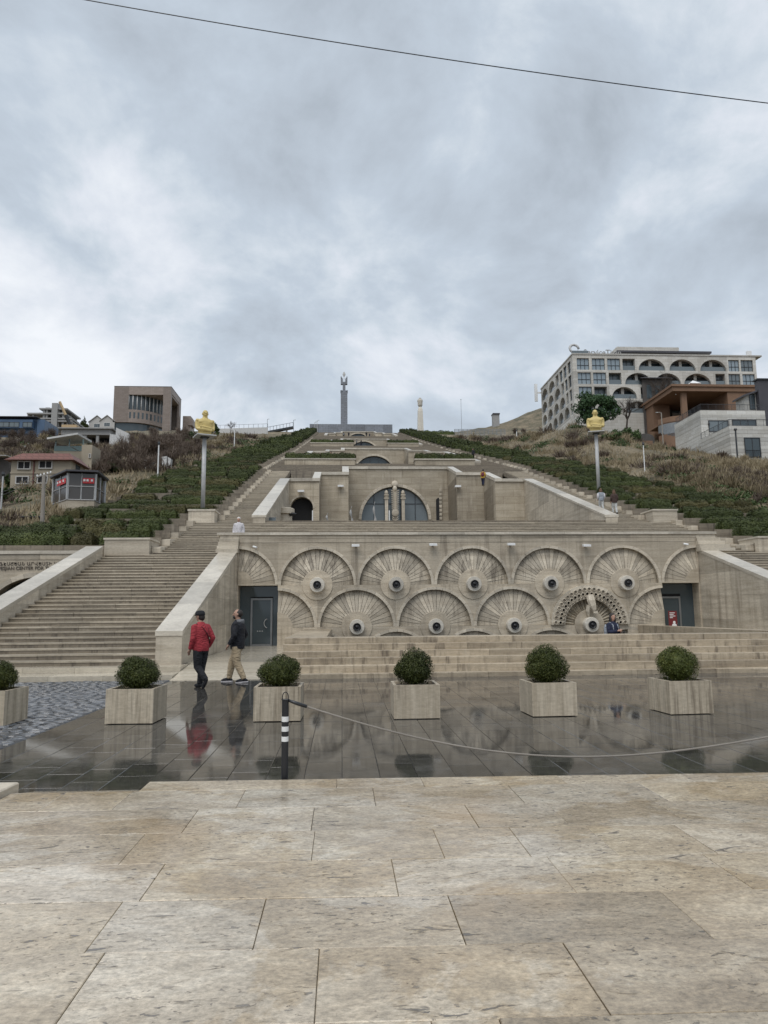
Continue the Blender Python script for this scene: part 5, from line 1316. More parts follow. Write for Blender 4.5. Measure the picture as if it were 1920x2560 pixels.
def facade_cell(t, x0, x1, z0, z1, wx0, wx1, wz0, wz1, kind, y, mat):
    if kind == 'a':
        cx = (wx0+wx1)/2; r_ = (wx1-wx0)/2; hh = wz1-wz0
        hole = [(cx+r_*math.cos(a), wz0+.12+(hh-.12)*math.sin(a)) for a in np.linspace(0, math.pi, 17)]+[(wx0, wz0), (wx1, wz0)]
        MB().ring_cell(cx, wz0+hh*.3, (x0, x1, z0, z1), hole, y, y+1.0).build('wall_panel', mat, t)
        MB().box(wx0-.1, wx1+.1, y+2.2, y+2.3, wz0-.1, wz1+.1).build('balcony_back', M['conc'], t)
        m = MB().box(wx0+.5, cx-.5, y+2.1, y+2.16, wz0, wz0+hh*.85).box(cx+.6, wx1-.6, y+2.1, y+2.16, wz0, wz0+hh*.85).build('window', M['glass'], t)
        MB().box(cx-.35, cx+.35, y+1.1, y+1.6, wz0, wz1).build('pier', mat, t)
        MB().box(wx0, wx1, y+.5, y+.55, wz0, wz0+hh*.42).build('glass_balustrade', M['skyglass'], t)
        MB().box(wx0-.1, wx1+.1, y+1.0, y+2.2, wz0-.2, wz0).box(wx0-.1, wx1+.1, y+1.0, y+2.2, wz1+.02, wz1+.2).build('balcony_slab', M['conc'], t)
    else:
        cx, cz = (wx0+wx1)/2, (wz0+wz1)/2
        MB().ring_cell(cx, cz, (x0, x1, z0, z1), [(wx0, wz0), (wx1, wz0), (wx1, wz1), (wx0, wz1)], y, y+.8).build('wall_panel', mat, t)
        d = .35 if kind == 'w' else 1.5
        if kind == 'r':
            MB().box(wx0-.05, wx1+.05, y+.8, y+1.5, wz0-.15, wz0).box(wx0-.05, wx1+.05, y+.8, y+1.5, wz1, wz1+.15).box(wx0-.15, wx0, y+.8, y+1.5, wz0, wz1).box(wx1, wx1+.15, y+.8, y+1.5, wz0, wz1).build('balcony_lining', M['conc'], t)
            MB().box(wx0, wx1, y+.3, y+.35, wz0, wz0+(wz1-wz0)*.42).build('glass_balustrade', M['skyglass'], t)
        w = MB().box(wx0-.02, wx1+.02, y+d, y+d+.05, wz0-.02, wz1+.02).build('window', M['hotelglass'] if (kind == 'w' and random.random() < .8) else M['skyglass'], t)
        m = MB(); n = 3 if kind == 'w' else 2
        for i in range(n+1): x = wx0+(wx1-wx0)*i/n; m.box(x-.055, x+.055, y+d-.08, y+d-.002, wz0, wz1)
        if kind == 'w': m.box(wx0, wx1, y+d-.078, y+d-.004, wz0+(wz1-wz0)*.42-.06, wz0+(wz1-wz0)*.42+.06); m.box(wx0, wx1, y+d-.076, y+d-.006, wz1-.1, wz1)
        m.build('window_frame', M['darkmetal'], t if t.name.startswith('side_facade') else w)
for r_, row in enumerate(rowsH):
    edges = [hx0]+[X_((r3(row[i][1])+r3(row[i+1][0]))/2, HY, 950) for i in range(len(row)-1)]+[hx1]
    for i, (a, b, k_) in enumerate(row):
        facade_cell(t, edges[i], edges[i+1], fl[r_+1], fl[r_], X_(r3(a), HY, 950), X_(r3(b), HY, 950), rowz[r_][0], rowz[r_][1], k_, HY, M['hotel'])
yfar = 193.
MB().box(hx0+.9, hx1-.02, HY+2.4, yfar-.1, 36, HT-.4).build('building_core', M['conc'], t)
MB().box(hx0, hx1, HY+.0, HY+1, 36, fl[4]-.003).build('base_wall', M['hotel'], t)
MB().box(hx0-.15, hx1+1.6, HY-.15, yfar, HT-.345, HT).build('roof_slab', M['hotel'], t)
# left face: same cells turned to run along y
def side_cells():
    e = 6; rows_ = [['w', 'w', 'w', 'r', 'a', 'a'], ['w', 'w', 'r', 'a', 'a', 'a'], ['w', 'r', 'a', 'a', 'a', 'a'], ['r', 'a', 'a', 'a', 'a', 'a']]
    w_ = [3.0, 3.0, 3.2, 3.4, 6.4, 6.4]
    for r_, row in enumerate(rows_):
        ws = [3.0 if k_ in 'wr' else 6.0 for k_ in row]; sc = (yfar-HY-1.3)/sum(ws); y = 1.3
        for k_, ww in zip(row, ws):
            L = ww*sc; yield r_, y, y+L, k_; y += L
hs_ = thing('side_facade', None, None, (hx0, HY, 0)); hs_.parent = t; hs_.matrix_parent_inverse = Matrix.Translation(-BASES[t.name]); BASES[hs_.name] = Vector((0, 0, 0))
for r_, a, b, k_ in side_cells():
    pad = .45 if k_ != 'a' else .35
    # built along local x going away from the corner, then turned
    facade_cell(hs_, -b, -a, fl[r_+1], fl[r_], -b+pad, -a-pad, rowz[r_][0], rowz[r_][1], k_, 0., M['hotel'])
hs_.rotation_euler.z = -math.pi/2
piece('corner_pier', t, (hx0+.002, hx0+.9, HY+1.0, HY+1.32, 36, HT-.36), M['hotel'])
MB().box(hx0, hx0+.9, HY+1.3, yfar, 36, fl[4]-.003).build('base_wall', M['hotel'], t)
# rooftop: glass rail, parapet block, lettering, antennas
MB().box(hx0, hx0+4, HY+.1, HY+.15, HT, HT+.7).build('roof_rail', M['skyglass'], t)
a, b = X_(r3(720), HY+6), X_(r3(1130), HY+6)
MB().box(a, b, HY+6, HY+14, HT, Z_(1600, r3y(45), HY+6)).build('roof_house', M['hotel'], t)
a2, b2 = X_(r3(720), HY+3), X_(r3(1345), HY+3)
MB().box(a2, b2, HY+3, HY+6, Z_(1600, r3y(80), HY+3), Z_(1600, r3y(68), HY+3)).build('roof_canopy', M['darkroof'], t)
lettering('ServiceTitan', 1.9, (X_(r3(497), HY+1), HY+1, HT+.05), t, 'roof_lettering', M['conc'], .1)
cx_ = X_(r3(437), HY+1.5)
MB().tube([(cx_+1.1*math.cos(a), HY+1.5+.3*math.sin(a), HT+1.7+1.1*math.sin(a)) for a in np.linspace(0, 5.6, 12)], .32, 6).tube([(cx_+.3, HY+1.5, HT), (cx_+.3, HY+1.5, HT+.9)], .2, 6).build('roof_sculpture', M['metal'], t, True)
q = X_(r3(1610), HY); MB().box(q-.6, q+.6, HY+1, HY+1.5, Z_(1900, r3y(122), HY), Z_(1900, r3y(62), HY)).build('antenna_panel', M['white'], t)
q = P(r3(157), r3y(340), Y=yfar); MB().box(q.x-.4, q.x+.4, yfar, yfar+.5, q.z-2.5, q.z+2.5).box(q.x+.3, q.x+2, yfar+.1, yfar+.3, q.z-.2, q.z+.2).build('antenna_panel', M['white'], t)

# ---- brown building with a deep portico
BY = hit(1664, 1119).y
t = thing('brown_building', 'reddish brown building with a deep shaded portico and curved balcony on the right hill', 'building', (X_(1685, BY), BY, G(BY)))
def r7(px): return 1560+px/4.608
def r7y(py): return 950+py/4.608
bt = Z_(1685, r7y(55), BY); bxc = X_(r7(575), BY, 1000); bx1 = X_(r7(1530), BY, 1000)
lo, hi = BY, BY+60
for _ in range(40):
    m_ = (lo+hi)/2
    if Z_(r7(145), r7y(350), m_) < bt: lo = m_
    else: hi = m_
bfar = lo; bxl = X_(r7(145), bfar, 1030); bb = G(BY)-1.5
zo = Z_(1685, r7y(130), BY)
wallx = bxl if bxl < bxc else bxc
def lx(y): return bxc+(wallx-bxc)*(y-BY)/(bfar-BY)
yo = BY+(bfar-BY)*.52                       # where the solid end of the left face begins
MB().hexa([(lx(yo), yo, bb), (lx(yo)+4, yo, bb), (wallx+4, bfar, bb), (wallx, bfar, bb), (lx(yo), yo, zo), (lx(yo)+4, yo, zo), (wallx+4, bfar, zo), (wallx, bfar, zo)]).build('end_wall', M['brownwall'], t)
MB().hexa([(bxc-.3, BY-.3, zo), (bx1, BY-.3, zo), (bx1, bfar, zo), (wallx-.3, bfar, zo), (bxc-.3, BY-.3, bt-.5), (bx1, BY-.3, bt-.5), (bx1, bfar, bt-.5), (wallx-.3, bfar, bt-.5)]).build('roof_fascia', M['brownwall'], t)
MB().hexa([(bxc-.6, BY-.6, bt-.5), (bx1, BY-.6, bt-.5), (bx1, bfar, bt-.5), (wallx-.6, bfar, bt-.5), (bxc-.6, BY-.6, bt), (bx1, BY-.6, bt), (bx1, bfar, bt), (wallx-.6, bfar, bt)]).build('roof_slab', M['brownwall'], t)
xo = X_(r7(1195), BY, 1000)
MB().box(xo, bx1, BY, bfar, bb, zo-.002).build('front_wall', M['brownwall'], t)
MB().box(lx(bfar)+4, xo, bfar-1.2, bfar-.7, bb, zo-.002).build('back_wall', M['darkstone'], t)  # dark colour stands in for the shade deep in the portico
MB().box(lx(yo)+2, xo, BY+4.5, bfar-1.25, bb, Z_(r7(560), r7y(440), BY+2)).build('portico_floor', M['brownwall'], t)
a, b = X_(r7(655), BY+1.0, 1000), X_(r7(715), BY+1.0, 1000)
MB().box(a, b, BY+.6, BY+1.4, bb, zo-.004).build('portico_column', M['brownwall'], t)
cb_ = P(r7(665), r7y(440), Y=BY+1.5)
pts_ = [(cb_.x+.4-4.2*math.cos(u), BY+6.0-5.0*math.sin(u)) for u in np.linspace(.15, 1.57, 9)]
zc0, zc1 = Z_(r7(560), r7y(490), BY+2), Z_(r7(560), r7y(420), BY+2)
MB().prism(pts_+[(p[0]+.3, p[1]+.4) for p in pts_[::-1]], 'z', zc0, zc1).build('balcony_parapet', M['brownwall'], t)
zc2 = Z_(r7(560), r7y(610), BY+2)
MB().prism(pts_+[(p[0]+.3, p[1]+.4) for p in pts_[::-1]], 'z', bb, zc2).build('stair_wall', M['brownwall'], t)
for i in range(1, 9):
    p0, p1 = pts_[i-1], pts_[i]; MB().prism([p0, p1, (p1[0]+.1, p1[1]+.1), (p0[0]+.1, p0[1]+.1)], 'z', zc2-.35*i+1, zc0-.01).build('curved_pane', M['frame'], t)
MB().prism(pts_+[(xo, yo-.6), (pts_[0][0], yo-.6)], 'z', zc0-.02, zc0+.25).build('balcony_floor', M['brownwall'], t)
c = P(r7(597), r7y(165), Y=BY+1); MB().sphere((c.x, BY+1, c.z), .12).build('ceiling_lamp', M['white'], t)
q0 = P(r7(805), r7y(52), Y=BY+4); MB().add([(q0.x-1.3, BY+3, q0.z), (q0.x+1.3, BY+3, q0.z), (q0.x+1.3, BY+6, q0.z), (q0.x-1.3, BY+6, q0.z), (q0.x, BY+4.4, q0.z+1.1)], [(0, 1, 4), (1, 2, 4), (2, 3, 4), (3, 0, 4), (0, 3, 2, 1)]).build('skylight', M['white'], t)

# ---- dark stone building with hip roofs behind it
DY = BY+16
def r6(px): return 1600+px/5.184
def r6y(py): return 850+py/5.184
t = thing('dark_stone_building', 'dark stone building with low hip roofs behind the brown building', 'building', (X_(1700, DY), DY, G(DY)))
z0 = Z_(1700, r6y(515), DY); a, b = X_(r6(330), DY), X_(r6(1165), DY)
MB().box(X_(r6(460), DY), X_(r6(1128), DY), DY+.8, DY+12, G(DY)-2, z0).build('upper_wall', M['darkstone'], t)
hip(t, 'roof', a, b, DY, DY+13, z0, Z_(1700, r6y(430), DY), 3.0, M['darkroof'])
a2, b2 = X_(r6(500), DY+3), X_(r6(780), DY+3); zz0, zz1 = Z_(1720, r6y(480), DY+3), Z_(1720, r6y(420), DY+3)
MB().box(a2, b2, DY+3, DY+8, zz0-.5, zz1).build('lantern_wall', M['darkstone'], t)
for i in range(6): w_ = (b2-a2)/6; win(t, a2+i*w_+.12, a2+(i+1)*w_-.12, DY+3, zz0+.15, zz1-.15, M['glass'], M['darkmetal'], fw_=.05)
hip(t, 'lantern_roof', a2-.7, b2+.5, DY+2.3, DY+8.7, zz1, Z_(1720, r6y(378), DY+3), 2.0, M['darkroof'])
# lower wing running away to the left
wy = DY-2; p0 = P(r6(20), r6y(700), Y=wy+14); p1 = P(r6(470), r6y(440), Y=wy)
wx0, wx1 = p0.x, X_(r6(470), wy)
MB().hexa([(wx1-7, wy+.5, G(wy)-2), (wx1, wy+.5, G(wy)-2), (wx1, wy+20, G(wy)-2), (wx0, wy+20, G(wy)-2), (wx1-7, wy+.5, p1.z-1.2), (wx1, wy+.5, p1.z-1.2), (wx1, wy+20, p1.z-1.2), (wx0, wy+20, p1.z-1.2)]).build('wing_wall', M['darkstone'], t)
MB().hexa([(wx1-7.8, wy-.3, p1.z-1.2), (wx1+.5, wy-.3, p1.z-1.2), (wx1+.5, wy+20.5, p1.z-1.2), (wx0-.8, wy+20.5, p1.z-1.2), (wx1-3, wy+4, p1.z+1), (wx1-1, wy+4, p1.z+1), (wx1-1, wy+17, p1.z+1), (wx0+3, wy+17, p1.z+1)]).build('wing_roof', M['darkroof'], t)
for i in range(3):
    x = wx1-6+i*2.2; MB().prism([(x, p1.z-6), (x+1.2, p1.z-6)]+[(x+.6+.6*math.cos(u), p1.z-3.2+.6*math.sin(u)) for u in np.linspace(0, math.pi, 7)], 'y', wy+.44, wy+.48).build('arched_window', M['glass'], t)

# ---- white banded stone house, two volumes
WB = hit(1840, 1152).y; WA = WB+9
t = thing('white_stone_house', 'white banded stone house with terraces and black railings at the right edge', 'building', (X_(1830, WB), WB, G(WB)))
def course_box(name, xa, xb, ya, yb, za, zb, n):
    h_ = (zb-za)/n
    MB().box(xa+.04, xb-.04, ya+.04, yb-.04, za, zb-.02).build('wall_core', M['whitestone'], t)
    for i in range(n):
        e = random.uniform(-.012, .012); piece('stone_course', t, (xa-e, xb, ya-e, yb+e, za+i*h_+.012, za+(i+1)*h_-.012), M['whitestone'])
bx0, bx1_ = X_(1826, WB, 1100), X_(1826, WB, 1100)+14
zbt, zbb = Z_(1826, r7y(527), WB), Z_(1826, r7y(932), WB)
course_box('block', bx0, bx1_, WB, WB+9.2, zbb, zbt, 9)
MB().box(bx0+.15, bx1_, WB+.15, WB+9, zbb-4.5, zbb-.003).build('plinth', M['conc'], t)
ax0, ax1 = X_(1752, WA, 1050), X_(1914, WA, 1050); zat = Z_(1752, r7y(347), WA); zab = zbb-1
course_box('block', ax0, ax1, WA, WA+9, zab, zat, 14)
win(t, X_(r7(1408), WB), X_(r7(1575), WB), WB, Z_(1860, r7y(885), WB), Z_(1860, r7y(672), WB), M['glass'], M['darkmetal'], 2, 1, .12)
win(t, X_(r7(1010), WA), X_(r7(1225), WA), WA, Z_(1800, r7y(590), WA), Z_(1800, r7y(475), WA), M['skyglass'], M['darkmetal'], 2, 1, .12)
win(t, X_(r7(1285), WA), X_(r7(1550), WA), WA, Z_(1860, r7y(560), WA), Z_(1860, r7y(468), WA), M['glass'], M['darkmetal'], 3, 1, .12)
def railing(name, pts_, h_, n):
    m = MB(); 
    for (p, q) in zip(pts_[:-1], pts_[1:]):
        p, q = Vector(p), Vector(q); k_ = max(2, int((q-p).length/.16))
        m.tube([p+Vector((0, 0, h_)), q+Vector((0, 0, h_))], .035, 4); m.tube([p+Vector((0, 0, .1)), q+Vector((0, 0, .1))], .02, 4)
        for i in range(k_+1):
            c = p.lerp(q, i/k_); m.tube([c, c+Vector((0, 0, h_))], .035 if i % 8 == 0 else .013, 4)
    return m.build(name, M['darkmetal'], t)
railing('railing', [(ax0+.1, WA+8.5, zat), (ax0+.1, WA+.1, zat), (ax1, WA+.1, zat)], 1.0, 0)
railing('railing', [(bx0+.1, WB+8.5, zbt), (bx0+.1, WB+.1, zbt), (bx1_-1, WB+.1, zbt)], 1.0, 0)
railing('window_railing', [(X_(r7(1400), WB), WB-.18, Z_(1860, r7y(890), WB)), (X_(r7(1580), WB), WB-.18, Z_(1860, r7y(890), WB))], 1.0, 0)
for px, py, Y in ((975, 512, WA),): c = P(r7(px), r7y(py), Y=Y); MB().box(c.x-.1, c.x+.1, Y-.2, Y+.0, c.z-.2, c.z+.2).build('wall_lamp', M['darkmetal'], t)
c = P(r7(1255), r7y(480), Y=WA-3); 
# gabled house behind at the top right
GYy = WA+10
t = thing('gabled_house', 'pale gabled house with dark roof at the right edge above the white stone house', 'building', (X_(1880, GYy), GYy, G(GYy)))
xa, xb = X_(r7(1388), GYy, 1000), X_(r7(1388), GYy, 1000)+12
zw = Z_(1865, r7y(190), GYy); zr = Z_(1920, r7y(20), GYy)
MB().prism([(xa, zw-8), (xb, zw-8), (xb, zw), ((xa+xb)/2, zw+2.0), (xa, zw)], 'y', GYy, GYy+2.8).build('wall', M['whitestone'], t)
mx_ = (xa+xb)/2
MB().hexa([(xa-.5, GYy-.8, zw-.2), (mx_, GYy-.8, zw+2.05), (mx_, GYy+3, zw+2.05), (xa-.5, GYy+3, zw-.2), (xa-.5, GYy-.8, zw+.1), (mx_, GYy-.8, zw+2.35), (mx_, GYy+3, zw+2.35), (xa-.5, GYy+3, zw+.1)]).build('roof', M['darkroof'], t)
win(t, X_(r7(1503), GYy), X_(r7(1557), GYy), GYy, Z_(1890, r7y(335), GYy), Z_(1890, r7y(170), GYy), M['glass'], M['darkmetal'], 2, 1, .1)
a = X_(r7(1615), GYy-1); MB().box(a, a+6, GYy-1, GYy-.02, zw-9, Z_(1915, r7y(0), GYy-1)).build('dark_wall', M['darkroof'], t)
MB().box(a-.25, a+6.2, GYy-1.3, GYy+.3, Z_(1915, r7y(0), GYy-1)+.002, Z_(1915, r7y(-14), GYy-1)).build('wall_cap', M['darkmetal'], t)

# ================================================================== left side buildings
def z2x(px): return px/5.53
def z2y(py): return 980+py/5.53
# ---- beige house with red roof
Yh = hit(110, 1222).y
t = thing('beige_house', 'beige two-storey house with red shingle roof band on the left hillside', 'house', (X_(100, Yh), Yh, G(Yh)))
xa, xb = X_(27, Yh, 1180), X_(177, Yh, 1180); zt = Z_(100, z2y(935), Yh); zb_ = Z_(100, 1228, Yh)
MB().box(xa, xb, Yh, Yh+3.2, zb_-1.5, zt).build('wall', M['beige'], t)
for zz_ in (Z_(100, z2y(1120), Yh),): MB().box(xa-.03, xb+.03, Yh-.06, Yh, zz_-.06, zz_+.06).build('string_course', M['beige'], t)
for a, b, c, d in ((262, 420, 1060, 970), (557, 718, 1050, 960), (248, 405, 1262, 1177), (545, 665, 1255, 1168)):
    win(t, X_(z2x(a), Yh), X_(z2x(b), Yh), Yh, Z_(100, z2y(c), Yh), Z_(100, z2y(d), Yh), M['void'], M['gable'], 2, 1, .09)
MB().hexa([(xa-.4, Yh-.5, zt-.1), (xb+.4, Yh-.5, zt-.1), (xb+.4, Yh+3.6, zt-.1), (xa-.4, Yh+3.6, zt-.1), (xa+.7, Yh+.4, Z_(100, z2y(832), Yh)), (xb-.3, Yh+.4, Z_(100, z2y(832), Yh)), (xb-.3, Yh+2.8, Z_(100, z2y(832), Yh)), (xa+.7, Yh+2.8, Z_(100, z2y(832), Yh))]).build('roof', M['redroof'], t)
MB().box(X_(z2x(478), Yh)-.05, X_(z2x(478), Yh)+.05, Yh-.1, Yh-.02, zb_, zt).build('drain_pipe', M['redroof'], t)
# side wall window (on the right hand side)
MB().box(xb, xb+.03, Yh+1, Yh+2, Z_(100, z2y(1050), Yh), Z_(100, z2y(965), Yh)).build('side_window', M['glass'], t)
# ---- house with pale canopy and green glass terrace behind
Yg = Yh+11
t = thing('canopy_house', 'house with pale tilted canopy and green glass terrace behind the red roofed house', 'house', (X_(190, Yg), Yg, G(Yg)))
xa, xb = X_(z2x(1130), Yg, 1120), X_(z2x(1275), Yg, 1120)
MB().box(xa, xb, Yg, Yg+2.5, G(Yg)-3, Z_(200, z2y(730), Yg)).build('wall', M['beige'], t)
a, b = X_(z2x(720), Yg, 1120), xa-.01
MB().box(a, b, Yg+.5, Yg+4, G(Yg)-3, Z_(180, z2y(805), Yg)).build('terrace_base', M['beige'], t)
MB().box(a, b, Yg+.5, Yg+.56, Z_(180, z2y(800), Yg), Z_(180, z2y(730), Yg)).build('glass_balustrade', M['greenglass'], t)
MB().box(a+.5, b, Yg+2.5, Yg+4, Z_(180, z2y(800), Yg), Z_(180, z2y(690), Yg)).build('terrace_room', M['greenglass'], t)
za_, zb2 = Z_(180, z2y(672), Yg), Z_(180, z2y(625), Yg)
a0, a1 = X_(z2x(660), Yg), X_(z2x(1225), Yg)
MB().hexa([(a0, Yg-.5, za_), (a1-1, Yg-.5, za_+.5), (a1-1, Yg+3.5, zb2+.3), (a0, Yg+3.5, zb2+.0), (a0, Yg-.5, za_+.18), (a1-1, Yg-.5, za_+.68), (a1-1, Yg+3.5, zb2+.5), (a0, Yg+3.5, zb2+.2)]).build('canopy', M['palewall'], t)
for x in (a+.1, (a+b)/2, b-.1): MB().tube([(x, Yg+.6, Z_(180, z2y(800), Yg)), (x, Yg+.6, za_+.3)], .07, 6).build('canopy_post', M['greenglass'], t)
MB().hexa([(xa-.6, Yg-1.6, Z_(200, z2y(800), Yg)), (xb-1.2, Yg-1.6, Z_(200, z2y(825), Yg)), (xb-1.2, Yg-.02, Z_(200, z2y(825), Yg)), (xa-.6, Yg-.02, Z_(200, z2y(800), Yg)), (xa-.6, Yg-1.6, Z_(200, z2y(795), Yg)), (xb-1.2, Yg-1.6, Z_(200, z2y(820), Yg)), (xb-1.2, Yg-.02, Z_(200, z2y(820), Yg)), (xa-.6, Yg-.02, Z_(200, z2y(795), Yg))]).build('awning', M['darkroof'], t)
win(t, X_(z2x(1235), Yg), X_(z2x(1248), Yg), Yg, Z_(200, z2y(905), Yg), Z_(200, z2y(860), Yg), M['void'], M['gable'], fw_=.06)
# ---- shed at the very left
t = thing('lean_to_shed', 'dark shed with white sheet roof at the left edge', 'shed', (X_(0, Yh+4), Yh+4, G(Yh+4)))
MB().box(X_(-60, Yh+4), X_(24, Yh+4), Yh+4, Yh+8, G(Yh)-2, Z_(10, z2y(900), Yh+4)).build('wall', M['darkstone'], t)
MB().hexa([(X_(-60, Yh+4), Yh+3, Z_(10, z2y(912), Yh+4)), (X_(28, Yh+4), Yh+3, Z_(10, z2y(912), Yh+4)), (X_(32, Yh+4), Yh+8, Z_(10, z2y(870), Yh+4)), (X_(-60, Yh+4), Yh+8, Z_(10, z2y(870), Yh+4)), (X_(-60, Yh+4), Yh+3, Z_(10, z2y(905), Yh+4)), (X_(28, Yh+4), Yh+3, Z_(10, z2y(905), Yh+4)), (X_(32, Yh+4), Yh+8, Z_(10, z2y(863), Yh+4)), (X_(-60, Yh+4), Yh+8, Z_(10, z2y(863), Yh+4))]).build('roof', M['palewall'], t)
# ---- glazed pavilion with red banners
Yk = hit(200, 1283).y
def z3x(px): return px/5.53
def z3y(py): return 1120+py/5.53
t = thing('glazed_pavilion', 'many-sided glazed pavilion with black roof and red banners beside the left garden', 'pavilion', (X_(200, Yk), Yk, G(Yk)))
plan = [(X_(134, Yk+2.2, 1220), Yk+2.2), (X_(169, Yk, 1220), Yk), (X_(237.5, Yk+.3, 1220), Yk+.3), (X_(261.5, Yk+3, 1220), Yk+3)]
plan += [(X_(246, Yk+5, 1220), Yk+5), (X_(165, Yk+5, 1220), Yk+5)]
zg0, zg1 = Z_(200, z3y(712), Yk), Z_(200, z3y(345), Yk)
MB().prism([(p[0], p[1]) for p in plan], 'z', G(Yk)-2, zg0-.01).build('stone_base', M['wall'], t)
cen = Vector((sum(p[0] for p in plan)/6, sum(p[1] for p in plan)/6, 0))
MB().prism([((p[0]-cen.x)*1.17+cen.x, (p[1]-cen.y)*1.17+cen.y) for p in plan], 'z', zg1+.05, zg1+.16).build('roof', M['darkroof'], t)
MB().rings([[((p[0]-cen.x)*1.17*s_+cen.x, (p[1]-cen.y)*1.17*s_+cen.y, z) for p in plan] for s_, z in ((1, zg1+.161), (.7, zg1+.32), (.3, zg1+.4))]).build('roof', M['darkroof'], t)
M['pane'] = glassy('brownish_glass', (.07, .062, .055), .12)
for i in range(6):
    p, q = Vector((*plan[i], 0)), Vector((*plan[(i+1) % 6], 0)); d = (q-p); n_ = Vector((d.y, -d.x, 0)).normalized()
    k_ = 2
    for j in range(k_):
        a, b = p.lerp(q, j/k_), p.lerp(q, (j+1)/k_)
        for za_, zc_ in ((zg0, zg0+(zg1-zg0)*.5), (zg0+(zg1-zg0)*.5, zg1)):
            MB().add([(a.x, a.y, za_), (b.x, b.y, za_), (b.x, b.y, zc_), (a.x, a.y, zc_), (a.x-n_.x*.03, a.y-n_.y*.03, za_), (b.x-n_.x*.03, b.y-n_.y*.03, za_), (b.x-n_.x*.03, b.y-n_.y*.03, zc_), (a.x-n_.x*.03, a.y-n_.y*.03, zc_)], [(0, 1, 2, 3), (7, 6, 5, 4), (0, 4, 5, 1), (3, 2, 6, 7)]).build('pane', M['pane'], t)
            MB().tube([a+n_*.02+Vector((0, 0, za_)), b+n_*.02+Vector((0, 0, za_))], .035, 4).build('frame_rail', M['metal'], t)
        MB().tube([a+n_*.02+Vector((0, 0, zg0)), a+n_*.02+Vector((0, 0, zg1))], .04 if j else .085, 4).build('frame_post', M['metal'], t)
for i, u0, u1 in ((0, .35, .95), (1, .55, .97)):
    p, q = Vector((*plan[i], 0)), Vector((*plan[i+1], 0)); n_ = Vector(((q-p).y, -(q-p).x, 0)).normalized()
    a, b = p.lerp(q, u0)+n_*.1, p.lerp(q, u1)+n_*.1; zz_ = zg0+(zg1-zg0)*.62; hh = (zg1-zg0)*.2
    o_ = MB().add([(a.x, a.y, zz_), (b.x, b.y, zz_), (b.x, b.y, zz_+hh), (a.x, a.y, zz_+hh), (a.x-n_.x*.02, a.y-n_.y*.02, zz_), (b.x-n_.x*.02, b.y-n_.y*.02, zz_), (b.x-n_.x*.02, b.y-n_.y*.02, zz_+hh), (a.x-n_.x*.02, a.y-n_.y*.02, zz_+hh)], [(0, 1, 2, 3), (7, 6, 5, 4), (0, 4, 5, 1), (3, 2, 6, 7), (0, 3, 7, 4), (1, 5, 6, 2)])
    b_ = thing('banner', 'red banner with white marks on the %s face of the glazed pavilion' % ('left' if i == 0 else 'front'), 'banner', (a.x, a.y, zz_)); o_.build('banner_cloth', M['redbanner'], b_)
    for w_ in (.15, .42, .8):
        c = a.lerp(b, w_)+n_*.012; MB().tube([c+Vector((0, 0, zz_+hh*.35)), c+Vector((0, 0, zz_+hh*.75))], .07, 5).build('white_mark', M['white'], b_)
# ---- blue building
Yb_ = hit(60, 1093).y
t = thing('blue_building', 'low blue clad building on the far left skyline', 'building', (X_(50, Yb_), Yb_, G(Yb_)))
MB().box(X_(-80, Yb_), X_(z2x(480), Yb_), Yb_, Yb_+10, G(Yb_)-2, Z_(50, z2y(370), Yb_)).build('wall', M['bluewall'], t)
MB().box(X_(-80, Yb_), X_(z2x(420), Yb_-1.5), Yb_-1.5, Yb_-.01, Z_(50, z2y(515), Yb_), Z_(50, z2y(400), Yb_)).build('balcony_front', M['bluewall'], t)
for a, b in ((-60, 90), (100, 230), (290, 410)): win(t, X_(z2x(a), Yb_-1.5), X_(z2x(b), Yb_-1.5), Yb_-1.5, Z_(50, z2y(500), Yb_), Z_(50, z2y(440), Yb_), M['skyglass'], M['darkmetal'], 2, 1, .12)
MB().box(X_(z2x(495), Yb_), X_(z2x(600), Yb_), Yb_-.5, Yb_+9, G(Yb_)-3, Z_(50, z2y(385), Yb_)).build('side_wing', M['bluewall'], t)
MB().box(X_(-80, Yb_), X_(z2x(490), Yb_)+.5, Yb_-2, Yb_+10, Z_(50, z2y(368), Yb_), Z_(50, z2y(360), Yb_)).build('roof', M['darkroof'], t)
# ---- unfinished concrete frame and crane
Yc_ = Yb_+28
t = thing('unfinished_building', 'unfinished grey concrete building frame with open floors on the left skyline', 'building', (X_(140, Yc_), Yc_, G(Yc_)))
for a, b, z_ in ((500, 890, 225), (500, 870, 290), (520, 960, 360), (330, 780, 292), (520, 960, 395)):
    zz_ = Z_(140, z2y(z_), Yc_); piece('floor_slab', t, (X_(z2x(a), Yc_), X_(z2x(b), Yc_), Yc_, Yc_+12, zz_-.35, zz_+.1), M['conc'])
for px in (345, 410, 560, 600, 690, 760, 830, 900, 945):
    zt = Z_(140, z2y(225 if 550 < px < 850 else (292 if px < 500 else 360)), Yc_)-.36
    for dy in (.5, 6, 11): piece('column', t, (X_(z2x(px), Yc_)-.3, X_(z2x(px), Yc_)+.3, Yc_+dy, Yc_+dy+.6, G(Yc_)-3, zt), M['conc'])
MB().box(X_(z2x(680), Yc_), X_(z2x(762), Yc_), Yc_-.3, Yc_+3, G(Yc_)-3, Z_(140, z2y(155), Yc_)).build('lift_core', M['conc'], t)
MB().box(X_(z2x(550), Yc_), X_(z2x(610), Yc_), Yc_+2, Yc_+5, Z_(140, z2y(225), Yc_)+.1, Z_(140, z2y(190), Yc_)).build('roof_box', M['conc'], t)
p, q = P(z2x(825), z2y(135), Y=Yc_-4), P(z2x(970), z2y(455), Y=Yc_-4)
